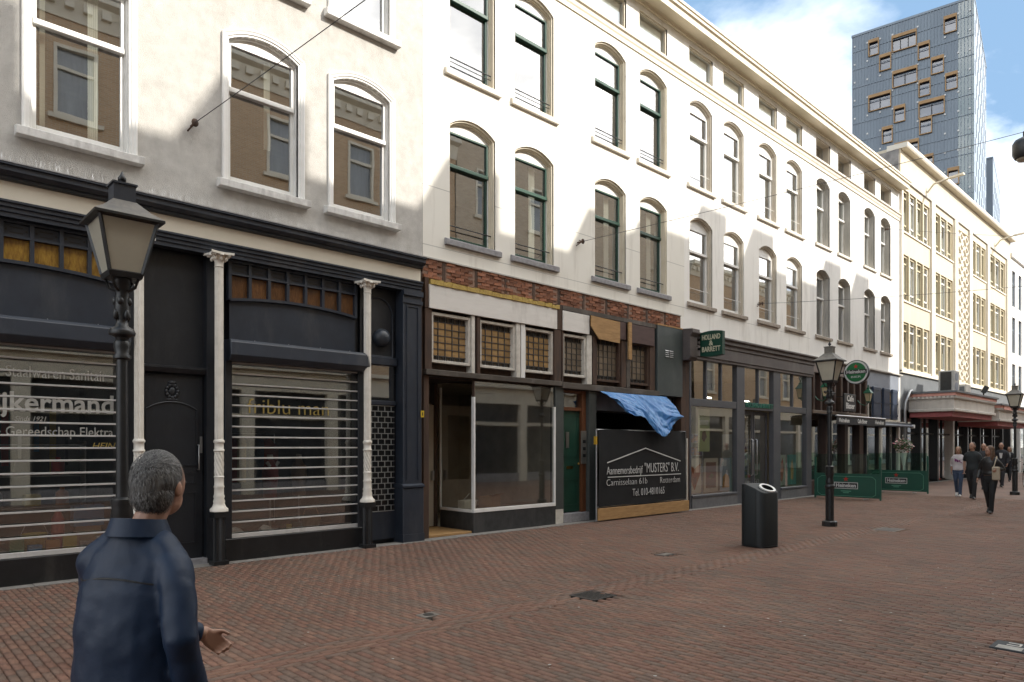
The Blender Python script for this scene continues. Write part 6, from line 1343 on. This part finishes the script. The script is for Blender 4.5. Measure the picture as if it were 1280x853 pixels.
    MB().lathe((0, 0, 0), [(.04, 3.09), (.04, 3.12), (.025, 3.13), (.03, 3.30), (.005, 3.33)], 10).build('lamp_bulb', M_wht, t, smooth=50)
    return t
street_lamp(1.58, -4.13, 'black iron lantern post before the slate blue hardware shop front'); street_lamp(15.07, -4.29, 'black iron lantern post between the litter bin and terrace screens'); street_lamp(29.5, -4.8, 'black iron lantern post beside the parked blue bicycle')

# ================================================================== litter bin
M_bin = mat('dark_green_grey_bin', (.008, .0115, .013), .6, c2=(.006, .009, .010), scale=3, bump=.03)
bn_ = root('litter_bin', 'dark rounded litter bin with white ringed slanting mouth on the paving', 'litter bin', (11.22, -4.68, 0), R(-100))
def rr(w, d, r0, n=6):
    P = []
    for cx, cy, a0 in ((w - r0, d - r0, 0), (-w + r0, d - r0, 90), (-w + r0, -d + r0, 180), (w - r0, -d + r0, 270)):
        for k in range(n + 1): a = R(a0 + 90 * k / n); P.append((cx + r0 * math.cos(a), cy + r0 * math.sin(a)))
    return P
body = MB(); P = [(min(x, .27), y) for x, y in rr(.235, .26, .13)]
P = [q for k_2, q in enumerate(P)]
topz = lambda x, y: 1.06 - max(0, x + .02) * .55
n = len(P)
body.add([(x, y, .03) for x, y in P] + [(x, y, topz(x, y) - .02) for x, y in P] + [(x * .96, y * .96, topz(x, y)) for x, y in P], [(i, (i + 1) % n, n + (i + 1) % n, n + i) for i in range(n)] + [(n + i, n + (i + 1) % n, 2 * n + (i + 1) % n, 2 * n + i) for i in range(n)] + [tuple(range(n - 1, -1, -1)), tuple(range(2 * n, 3 * n))])
body.build('body', M_bin, bn_, smooth=35)
MB().profz(rr(.25, .23, .12), .0, .03).build('plinth', M_black, bn_)
for xx in (-.12, .12): B(xx - .004, xx + .004, -.263, -.259, .05, 0.95).build('seam', M_black, bn_)
ring = MB(); vs_ = []; fs_ = []; m = 28
tilt = Matrix.Rotation(R(28.8), 3, 'Y')
cc = Vector((.115, .05, .992))
for r0, r1, dz in ((.15, .13, -.01), (.15, .13, .012), (.115, .095, .012), (.105, .085, -.05)):
    for k in range(m): a = 2 * math.pi * k / m; vs_.append(cc + tilt @ Vector((r0 * .82 * math.cos(a), r1 * 1.25 * math.sin(a), dz)))
for i in range(3):
    for k in range(m): fs_.append((i * m + k, i * m + (k + 1) % m, (i + 1) * m + (k + 1) % m, (i + 1) * m + k))
ring.add(vs_, fs_).build('mouth_ring', M_wpaint, bn_, smooth=50)
MB().add([cc + tilt @ Vector((.112 * .82 * math.cos(2 * math.pi * k / m), .092 * 1.25 * math.sin(2 * math.pi * k / m), .004)) for k in range(m)], [tuple(range(m))]).build('mouth_dark_disc', mat('bin_dark', (.004, .004, .004), .9, spec=0), bn_)  # bin top is closed; black disc painted as the dark inside of the mouth

# ================================================================== span wires and brackets
M_wire = mat('steel_wire', (.05, .05, .05), .5)
def wire(a, b_, lab, sag=.15):
    a, b_ = Vector(a), Vector(b_); t = root('span_wire', lab, 'wire', tuple(a), world=True)
    P = [a.lerp(b_, k / 24) - Vector((0, 0, sag * 4 * (k / 24) * (1 - k / 24))) for k in range(25)]
    MB().tube(P, .006, 5).build('cable', M_wire, t)
    m = MB().box(a.x - .05, a.x + .05, a.y, a.y + .02, a.z - .07, a.z + .07) if False else MB().tube([a + Vector((0, .17, .0)), a], .018, 6)
    m.ell(a, .05, .03, .06, 8, 6); m.tube([a + Vector((-.05, .16, -.08)), a + Vector((0, .02, 0)), a + Vector((.06, .16, .07))], .012, 5); m.build('wall_bracket', M_rust, t, smooth=50)
    return t
wire((3.51, -.16, 6.28), (6, -13.9, 8.2), 'thin wire rising from the iron bracket on the grey roughcast wall', .12)
wire((11.87, -.16, 6.29), (20, -13.9, 9.1), 'thin wire carrying the hanging street light from the bracket by green sashes', .1)
wire((20.27, -.16, 6.08), (28, -13.9, 6.8), 'thin wire from the bracket above the health food shop', .25)
wire((31.13, -.16, 10.7), (40, -13.9, 9.3), 'thin wire high on the cafe house wall', .3)
wa_, wb_ = Vector((11.87, -.16, 6.29)), Vector((20, -13.9, 9.1))
f_ = .532; hp = wa_.lerp(wb_, f_) - Vector((0, 0, .1 * 4 * f_ * (1 - f_)))
hl = root('hanging_light', 'dark street light hanging from the span wire over the street', 'street light', tuple(hp - Vector((0, 0, .02))), .5)
MB().tube([(0, 0, .03), (0, 0, -.10)], .02, 6).build('hanger', M_black, hl); MB().lathe((0, 0, 0), [(.05, -.08), (.15, -.13), (.19, -.20), (.19, -.40), (.15, -.48), (.05, -.52)], 16).build('housing', M_black, hl, smooth=40); MB().lathe((0, 0, 0), [(.13, -.485), (.10, -.53), (.02, -.55)], 16).build('lens', M_opal, hl, smooth=50)
# trodden gum and crumbs on the paving
gs = MB(); q = random.Random(5)
for _ in range(150):
    x, y = q.uniform(1.5, 22), q.uniform(-9.5, -.6); r0 = q.uniform(.006, .016); n = 7
    gs.add([(x + r0 * q.uniform(.7, 1.2) * math.cos(2 * math.pi * k / n), y + r0 * q.uniform(.7, 1.2) * math.sin(2 * math.pi * k / n), .0065) for k in range(n)] + [(x, y, .0085)], [(k, (k + 1) % n, n) for k in range(n)])
kind(gs.build('trodden_gum', mat('pale_gum', (.42, .40, .36), .8)), 'stuff')

# ================================================================== people
M_skin = mat('skin', (.40, .235, .165), .5, c2=(.35, .19, .13), scale=12)
def cloth(n, c, r_=.8, c2=None): return mat('cloth_' + n, c, r_, c2=c2, scale=7, bump=.25, bscale=35)
folds = bpy.data.textures.new('folds', 'CLOUDS'); folds.noise_scale = .16; folds.noise_depth = 2
def shape(mb, name, material, parent, voxel, smooth_it=4, fold=0.0):
    me = bpy.data.meshes.new(name); me.from_pydata(mb.v, [], mb.f); me.update(); me.materials.append(material)
    me.polygons.foreach_set('use_smooth', [True] * len(me.polygons))
    o = bpy.data.objects.new(name, me); col.objects.link(o); o.parent = parent
    r_ = o.modifiers.new('remesh', 'REMESH'); r_.mode = 'VOXEL'; r_.voxel_size = voxel; r_.use_smooth_shade = True
    s = o.modifiers.new('smooth', 'SMOOTH'); s.iterations = smooth_it; s.factor = .5
    if fold:
        d = o.modifiers.new('folds', 'DISPLACE'); d.texture = folds; d.strength = fold; d.mid_level = .5; d.texture_coords = 'LOCAL'
    return o
def lerp(a, b_, t): return tuple(a[i] + (b_[i] - a[i]) * t for i in range(3))
def hand(mb, wrist, d, side_v, curl=.5, s=1.0, left=False):
    d = Vector(d).normalized(); sv = Vector(side_v); sv = (sv - d * sv.dot(d)).normalized(); nrm = d.cross(sv).normalized() * (-1 if left else 1); w = Vector(wrist)
    mb.tube([w - d * .03 * s, w + d * .01 * s, w + d * .05 * s, w + d * .095 * s], [(.026 * s, .022 * s), (.028 * s, .020 * s), (.040 * s, .017 * s), (.038 * s, .014 * s)], 10) if False else None
    for k in range(-2, 3): mb.tube([w - d * .02 * s + sv * k * .006 * s, w + d * .04 * s + sv * k * .0135 * s, w + d * .088 * s + sv * k * .0145 * s], [.017 * s, .015 * s, .011 * s], 8)
    for k, ln_ in enumerate((.070, .080, .075, .058)):
        o = (k - 1.5) * .0205 * s; b0 = w + d * .088 * s + sv * o; c1 = curl * (1 + .12 * k)
        p1 = b0 + (d * math.cos(c1 * .5) + nrm * math.sin(c1 * .5)) * ln_ * .5 * s; p2 = p1 + (d * math.cos(c1 * 1.3) + nrm * math.sin(c1 * 1.3)) * ln_ * .3 * s; p3 = p2 + (d * math.cos(c1 * 2) + nrm * math.sin(c1 * 2)) * ln_ * .25 * s
        mb.tube([b0, p1, p2, p3], [.0092 * s, .0088 * s, .008 * s, .006 * s], 8)
    t0 = w + d * .025 * s - sv * .03 * s; t1 = t0 + (d * .7 - sv * .65 + nrm * .25).normalized() * .04 * s; t2 = t1 + (d * .9 - sv * .2 + nrm * .4).normalized() * .035 * s
    mb.tube([w + d * .01 * s, t0, t1, t2], [.014 * s, .013 * s, .010 * s, .008 * s], 8)
def person(label, loc, heading, top, legs, shoes_m, hair_m, H=1.75, stride=.28, arms=None, vox=.014, hair='short', lean=.03, head_yaw=0, female=False, sleeve=1.0, top_len=.90, fold=.0, collar=None, fat=1.0, grp=None, hair_vox=None, hoff=0.0, hs=1.0, curl=.75):
    t = root('person', label, 'person', loc, heading, grp); S = H / 1.75
    f = lambda p: (p[0] * S, p[1] * S, p[2] * S)
    hipw = .085; sh = .165 if female else .185
    hl_, hr_ = (0, hipw, .93), (0, -hipw, .93)
    def legpts(sy, fx, lift):
        an = (fx, sy * hipw * .8, .09 + lift); hp_ = (0, sy * hipw, .93)
        kn = ((hp_[0] + an[0]) / 2 + .05 + lift * .6, sy * hipw * .95, (hp_[2] + an[2]) / 2 + .02); toe = (an[0] + .15 if lift < .02 else an[0] + .10, an[1] + sy * .02, .03 if lift < .02 else .02)
        return hp_, kn, an, toe
    L_, R_ = legpts(1, stride, 0.0), legpts(-1, -stride, .09)
    if arms is None: arms = (((.02, sh + .05, 1.14), (.14, sh + .03, .92)), ((-.10, -sh - .05, 1.15), (-.06, -sh - .05, .90)))
    shz = 1.405
    A = []
    for sy, (el, wr) in zip((1, -1), arms): A.append(((lean * .7, sy * (sh - .01), shz), el, wr))
    body = MB()
    T = lambda P, rs_, n=12: body.tube([f(p) for p in P], [(tuple(q * S for q in r_) if isinstance(r_, tuple) else r_ * S) for r_ in rs_], n)
    T([(0, 0, .84), (0, 0, .95), (.0, 0, 1.08), (lean * .5, 0, 1.25), (lean, 0, 1.38), (lean, 0, 1.45)], [(.12, .09), (.150 * fat, .105), (.135 * fat, .095), (.150 * fat, .10), (.13, .08), (.065, .055)], 16)
    T([(lean, 0, 1.40), (lean + .01 + hoff * .5, -hoff * .15, 1.50), (lean + .02 + hoff, -hoff * .3, 1.58)], [.065, .055, .055])
    hb = MB(); HC = Vector((lean + .035 + hoff, -hoff * .3, 1.635))
    hb.ell((0, 0, .01), .100, .078, .112, 16, 12); hb.ell((.025, 0, -.055), .072, .058, .062, 14, 10); hb.ell((.100, 0, -.018), .018, .013, .026, 8, 6); hb.ell((.088, 0, -.062), .014, .024, .010, 8, 6); hb.ell((.085, 0, .022), .018, .045, .012, 8, 6)
    for sy in (1, -1): hb.ell((-.008, sy * .080, -.012), .020, .012, .032, 8, 6)
    Rz = Matrix.Rotation(head_yaw, 3, 'Z')
    def place_head(m_): m_.v = [f(HC + Rz @ Vector(p)) for p in m_.v]; return m_
    place_head(hb); body.add(hb.v, hb.f)
    for P in (L_, R_): T(P[:3], [.082, .056, .040]); T([P[2], (P[2][0] - .03, P[2][1], .045 + P[2][2] - .09), P[3]], [.04, .038, .026])
    for (s0, el, wr), sy in zip(A, (1, -1)):
        T([(s0[0], s0[1] * .84, s0[2] - .055), lerp(s0, el, .5), el, lerp(el, wr, .4), wr], [.044, .044, .040, .040, .028]); d = Vector(wr) - Vector(el)
        hand(body, f(wr), d + Vector((0, 0, -.6 * d.length)) if abs(d.normalized().x) > .6 else d, (-1, 0, 0) if abs(d.normalized().x) < .6 else (0, 0, -1), curl, S * hs, sy > 0)
    shape(body, 'body', M_skin, t, vox * .55 if vox < .01 else vox * .8, 3)
    # trousers
    g_ = MB(); T2 = lambda P, rs_, n=12: g_.tube([f(p) for p in P], [(tuple(q * S for q in r_) if isinstance(r_, tuple) else r_ * S) for r_ in rs_], n)
    T2([(0, 0, .80), (0, 0, .90), (0, 0, 1.0)], [(.125, .10), (.168 * fat, .118), (.15 * fat, .105)], 16)
    for P in (L_, R_): T2([P[0], lerp(P[0], P[1], .5), P[1], lerp(P[1], P[2], .5), (P[2][0], P[2][1], P[2][2] - .03)], [.098, .086, .068, .060, .055])
    shape(g_, 'trousers', legs, t, vox, 4, fold * .7)
    # shoes
    for P in (L_, R_):
        s_ = MB(); a, to = P[2], P[3]; s_.tube([f((a[0] - .06, a[1], max(.03, a[2] - .045))), f((a[0], a[1], max(.05, a[2] - .04))), f((a[0] + .09, a[1], max(.04, to[2] + .02))), f((to[0] + .02, to[1], to[2] + .005))], [(.032 * S, .035 * S), (.040 * S, .050 * S), (.044 * S, .035 * S), (.03 * S, .02 * S)], 12); s_.ell(f((a[0], a[1], a[2] - .01)), .045 * S, .045 * S, .05 * S)
        shape(s_, 'shoe', shoes_m, t, vox, 2)
    # upper garment
    j = MB(); T3 = lambda P, rs_, n=14: j.tube([f(p) for p in P], [(tuple(q * S for q in r_) if isinstance(r_, tuple) else r_ * S) for r_ in rs_], n)
    zb = top_len
    T3([(0, 0, zb), (0, 0, zb + .06), (0, 0, 1.10), (lean * .5, 0, 1.25), (lean, 0, 1.34), (lean, 0, 1.395), (lean, 0, 1.435), (lean, 0, 1.465), (lean, 0, 1.49)], [(.172 * fat, .125), (.182 * fat, .13), (.168 * fat, .12), (.180 * fat, .125), (.190 * sh / .185, .115), (.170 * sh / .185, .10), (.118, .085), (.082, .072), (.068, .066)], 20)
    for sy in (1, -1): T3([(lean, sy * .04, 1.452), (lean, sy * .10, 1.425), (lean * .8, sy * (sh - .025), 1.365)], [.045, .052, .062])
    for s0, el, wr in A:
        e2 = lerp(el, wr, (sleeve - .5) * 2 * .96) if sleeve > .5 else lerp(s0, el, sleeve * 2)
        if sleeve > .5: T3([(s0[0], s0[1] * .8, s0[2] - .03), (s0[0], s0[1] * .98, s0[2] - .05), lerp(s0, el, .45), el, lerp(el, e2, .5), e2], [.058, .064, .062, .058, .054, .048])
        else: T3([(s0[0], s0[1] * .8, s0[2] - .03), (s0[0], s0[1] * .98, s0[2] - .05), e2], [.058, .064, .064])
    J = shape(j, 'upper_garment', top, t, vox, 12 if vox < .01 else 5, fold)
    # hair
    hh = MB()
    if hair == 'short': hh.ell((-.018, 0, .026), .096, .081, .103, 18, 12); hh.ell((-.045, 0, -.030), .066, .076, .082, 16, 12); hh.ell((-.035, 0, 0), .082, .082, .09, 16, 12); hh.ell((-.03, 0, .01), .085, .086, .080, 14, 10)
    elif hair == 'bob': hh.ell((-.02, 0, .030), .105, .092, .108, 16, 12); [hh.ell((-.02, sy * .07, -.06), .055, .035, .085, 10, 8) for sy in (1, -1)]; hh.ell((-.06, 0, -.06), .05, .08, .09, 12, 8)
    elif hair == 'long': hh.ell((-.02, 0, .030), .105, .092, .110, 16, 12); [hh.ell((-.005, sy * .085, -.12), .05, .035, .15, 10, 8) for sy in (1, -1)]; hh.ell((-.07, 0, -.13), .05, .10, .18, 12, 8)
    if hair: place_head(hh); shape(hh, 'hair', hair_m, t, hair_vox or min(vox, .010), 2, .012)
    for sy in (1, -1):
        e = MB().ell((.094, sy * .030, .006), .009, .014, .008, 8, 6); place_head(e); e.build('eye', M_black, t, smooth=80)
    if collar:
        c = MB(); n = 18; prs = []
        for k in range(n + 1):
            a = math.pi * 2 * k / n * .86 + math.pi * .14 + 0.0
            prs.append((lean + .005 + .088 * math.cos(a), .092 * math.sin(a), 1.475 + .02 * (1 - math.cos(a)) / 2))
        vs_, fs_ = [], []
        for (x, y, z) in prs:
            r2 = 1.08; cx = lean + .005
            for (k1, dz) in ((.98, -.03), (.90, .030), (1.0, .034), (1.24, -.028)): vs_.append(f((cx + (x - cx) * k1, y * k1, z + dz)))
        for k in range(n):
            for q in range(4): fs_.append((k * 4 + q, k * 4 + (q + 1) % 4, (k + 1) * 4 + (q + 1) % 4, (k + 1) * 4 + q))
        c.add(vs_, fs_).build('collar', collar, t, smooth=60)
    return t, f, HC, A
def hair_mat(n, c, c2): return mat('hair_' + n, c, .55, c2=c2, scale=70, stretch=(1, 1, .16), bump=.9, bscale=160, lo=.4, hi=.6)
M_jack = mat('navy_jacket_nylon', (.0050, .0155, .038), .5, c2=(.008, .021, .050), scale=5, bump=.10, bscale=60, spec=.3)
# man in the navy jacket, nearest the lens
man, f, HC, A = person('grey haired man in a navy jacket seen from behind, walking past', (.665, -7.80, 0), R(33), M_jack, cloth('dark_trousers', (.02, .021, .025)), M_black, hair_mat('grey', (.10, .096, .09), (.020, .018, .017)), H=1.67, stride=.27, arms=(((.14, .25, 1.14), (.45, .02, 1.00)), ((-.05, -.265, 1.13), (.03, -.26, .88))), vox=.009, hair='short', lean=.06, head_yaw=R(4), top_len=.76, hoff=.055, hs=.9, curl=1.15, fold=.026, collar=M_jack, fat=1.14, hair_vox=.006)
sm_ = MB()
sm_.tube([f((.06 - .131 * math.cos(a) * 1.0 - .002, .206 * math.sin(a), 1.315 + .012 * math.cos(a * 3))) for a in [R(-70 + 140 * k / 16) for k in range(17)]], .0035, 5).build('yoke_seam', M_black, man)
sm_ = MB().tube([f((.155, -.02, .80)), f((.165, -.02, 1.0)), f((.172, -.02, 1.2)), f((.15, -.02, 1.40)), f((.135, -.02, 1.50))], .008, 6).build('zip_edge', mat('grey_lining', (.22, .21, .19), .8), man)
# his cropped hair, strand by strand
def strand_mat():
    m, nt, b, out = _new('grey_hair_strands'); N, L = nt.nodes, nt.links
    ge = N.new('ShaderNodeNewGeometry'); r_ = N.new('ShaderNodeValToRGB'); L.new(ge.outputs['Random Per Island'], r_.inputs[0])
    r_.color_ramp.elements[0].color = (.015, .013, .012, 1); r_.color_ramp.elements[1].color = (.20, .192, .18, 1); L.new(r_.outputs[0], b.inputs['Base Color']); b.inputs['Roughness'].default_value = .45
    return m
hsx = MB(); q = random.Random(9); Rz_ = Matrix.Rotation(R(4), 3, 'Z')
for _ in range(9000):
    a, cz = q.uniform(0, 2 * math.pi), q.uniform(-1, 1); sr_ = math.sqrt(1 - cz * cz); n_ = Vector((sr_ * math.cos(a), sr_ * math.sin(a), cz))
    if q.random() < .7: p_ = Vector((-.018, 0, .026)) + Vector((n_.x * .099, n_.y * .084, n_.z * .106))
    else: p_ = Vector((-.045, 0, -.030)) + Vector((n_.x * .069, n_.y * .079, n_.z * .085))
    if p_.z < -.095 or (p_.x > .045 and p_.z < .075) or (p_.x > -.02 and p_.z < -.01): continue
    if ((p_.x + .018) / .095) ** 2 + (p_.y / .080) ** 2 + ((p_.z - .026) / .102) ** 2 < .97: continue
    dn = Vector((.25, 0, -1)) if p_.z < .07 else Vector((.9, 0, -.3)); dn = dn + Vector((q.uniform(-.4, .4), q.uniform(-.4, .4), q.uniform(-.3, .3))); t_ = (dn - n_ * dn.dot(n_)).normalized(); w_ = t_.cross(n_).normalized() * q.uniform(.0006, .0011); ln_ = q.uniform(.008, .015)
    e_ = p_ + t_ * ln_ + n_ * q.uniform(.001, .005); m_ = p_ + t_ * ln_ * .5 + n_ * .002
    k0 = [HC + Rz_ @ v for v in (p_ - w_, p_ + w_, m_ + w_ * .8, e_, m_ - w_ * .8)]
    hsx.add([f(v) for v in k0], [(0, 1, 2, 4), (4, 2, 3)])
kind(hsx.build('hair_strands', strand_mat(), man), 'stuff')
# strollers farther along
w1, f, HC, A = person('woman in a white top with purple flower print and blue jeans', (27.07, -3.69, 0), R(186), cloth('white_top', (.62, .58, .58)), cloth('jeans', (.045, .07, .12)), M_wht, hair_mat('blond_brown', (.22, .13, .06), (.12, .07, .035)), H=1.68, stride=.16, hair='bob', female=True, sleeve=.72, top_len=.92, grp='people strolling past the canopy')
fl_ = MB()
for k in range(7): fl_.ell(f((.128 + .004 * (k % 2), -.06 + .035 * k * .5 - .02 * (k % 3), 1.30 - .02 * (k % 4))), .012, .032, .03, 8, 6)
fl_.tube([f((.135, .13, 1.18)), f((.15, .02, 1.26)), f((.14, -.10, 1.34))], .012, 6); fl_.build('flower_print', mat('purple_print', (.22, .03, .16), .8), w1, smooth=80)
person('bearded man in a dark tee shirt walking beside the white topped woman', (26.18, -4.31, 0), R(183), cloth('charcoal_tee', (.022, .028, .030)), cloth('black_trousers', (.016, .016, .018)), M_black, hair_mat('dark_brown', (.07, .04, .025), (.04, .025, .015)), H=1.82, stride=.20, hair='short', sleeve=.42, head_yaw=R(-25), grp='people strolling past the canopy')
w4, f, HC, A = person('woman in a black leather jacket clutching a beige bag, brown hair loose', (20.89, -5.92, 0), R(176), mat('black_leather', (.014, .014, .015), .38, c2=(.022, .022, .022), scale=7, bump=.2, bscale=25), cloth('black_leggings', (.008, .008, .009)), M_black, hair_mat('long_brown', (.14, .075, .04), (.075, .04, .022)), H=1.70, stride=.17, hair='long', female=True, arms=(((-.06, .27, 1.14), (.14, .20, 1.16)), ((-.03, -.24, 1.13), (.08, -.26, .90))), top_len=1.0, head_yaw=R(-35), vox=.012)
bag = root('shoulder_bag', 'flat beige bag held under the arm of the leather jacketed woman', 'bag', (20.89, -5.92, 0), R(176)); MB().obox((.16, .17, 1.02), .05, .17, .34, (0, .1, .15)).build('bag_body', mat('beige_canvas', (.46, .39, .29), .8), bag, bevel=.02); MB().tube([(.16, .12, 1.18), (.10, .15, 1.36), (.0, .14, 1.44), (-.06, .15, 1.30)], .012, 6).build('strap', mat('beige_canvas', (.46, .39, .29), .8), bag, smooth=60)
person('man in dark clothes walking behind the bearded man', (31.73, -3.39, 0), R(184), cloth('dark_grey_shirt', (.05, .05, .055)), cloth('dark_jeans', (.02, .025, .04)), M_black, hair_mat('brown', (.09, .055, .03), (.05, .03, .02)), H=1.80, hair='short', grp='people strolling past the canopy')
p5, f, HC, A = person('balding man in a dark jacket and pale shirt behind the leather jacketed woman', (34.75, -3.35, 0), R(180), cloth('dark_suit', (.025, .025, .03)), cloth('dark_suit_legs', (.02, .02, .025)), M_black, hair_mat('thin_grey', (.10, .09, .08), (.06, .05, .05)), H=1.84, hair='short', grp='people strolling past the canopy')
MB().profy([(-.06, 1.42), (.06, 1.42), (.03, 1.2), (-.03, 1.2)], 0, .01).build('shirt_front', M_wht, p5, loc=(.15, 0, 0)).rotation_euler = (0, 0, R(90))
p6, f, HC, A = person('person in dark coat with white blouse at the far shop door', (40.56, -2.49, 0), R(178), cloth('dark_coat', (.02, .02, .025)), cloth('dark_coat_legs', (.015, .015, .018)), M_black, hair_mat('auburn', (.16, .08, .04), (.09, .045, .02)), H=1.66, hair='bob', female=True, grp='people strolling past the canopy')
MB().profy([(-.07, 1.40), (.07, 1.40), (.05, 1.0), (-.05, 1.0)], 0, .01).build('blouse_front', M_wht, p6, loc=(.14, 0, 0)).rotation_euler = (0, 0, R(90))

# ================================================================== bicycle
bk = root('bicycle', 'blue framed bicycle parked beside the far lantern post', 'bicycle', (34.6, -4.25, 0), R(200))
M_bblue = mat('bike_blue', (.03, .20, .42), .35); M_tyre = mat('tyre_rubber', (.012, .012, .012), .8)
for cx in (-.52, .52):
    w = MB().tube([(cx + .33 * math.cos(2 * math.pi * k / 28), 0, .34 + .33 * math.sin(2 * math.pi * k / 28)) for k in range(29)], .02, 8, caps=False).build('wheel', M_tyre, bk, smooth=60)
    MB().tube([(cx + .30 * math.cos(2 * math.pi * k / 28), 0, .34 + .30 * math.sin(2 * math.pi * k / 28)) for k in range(29)], .010, 6, caps=False).build('rim', M_metal, w, smooth=60)
    s_ = MB()
    for k in range(14): a = 2 * math.pi * k / 14; s_.tube([(cx, .0, .34), (cx + .30 * math.cos(a), 0, .34 + .30 * math.sin(a))], .002, 3)
    kind(s_.build('spokes', M_metal, w), 'stuff')
    MB().tube([(cx + .37 * math.cos(R(20 + 140 * k / 14)), 0, .34 + .37 * math.sin(R(20 + 140 * k / 14))) for k in range(15)], .016, 6).build('mudguard', M_black, bk, smooth=60)
fr_ = MB()
for a, b_ in (((-.52, 0, .34), (-.08, 0, .30)), ((-.52, 0, .34), (-.18, 0, .82)), ((-.08, 0, .30), (-.20, 0, .92)), ((-.08, 0, .30), (.34, 0, .78)), ((-.16, 0, .72), (.33, 0, .84)), ((.52, 0, .34), (.30, 0, .98))): fr_.tube([a, b_], .02, 8)
fr_.build('frame', M_bblue, bk, smooth=60)
MB().tube([(.30, 0, .98), (.28, 0, 1.06), (.30, .05, 1.08), (.22, .28, 1.08), (.08, .30, 1.06)], .012, 8).tube([(.28, 0, 1.06), (.30, -.05, 1.08), (.22, -.28, 1.08), (.08, -.30, 1.06)], .012, 8).build('handlebar', M_metal, bk, smooth=60)
MB().tube([(-.36, 0, .96), (-.24, 0, .97), (-.06, 0, .95)], [(.10, .035), (.09, .035), (.03, .025)], 12).build('saddle', M_black, bk, smooth=60)
MB().lathe((-.08, -.05, .30), [(.02, -.0)] + [(.09, 0), (.09, .01)], 20).build('chainring', M_metal, bk); MB().box(-.72, -.36, -.06, .06, .74, .76).build('carrier', M_black, bk); MB().tube([(-.08, .06, .30), (-.16, .08, .16)], .01, 6).build('crank', M_metal, bk)
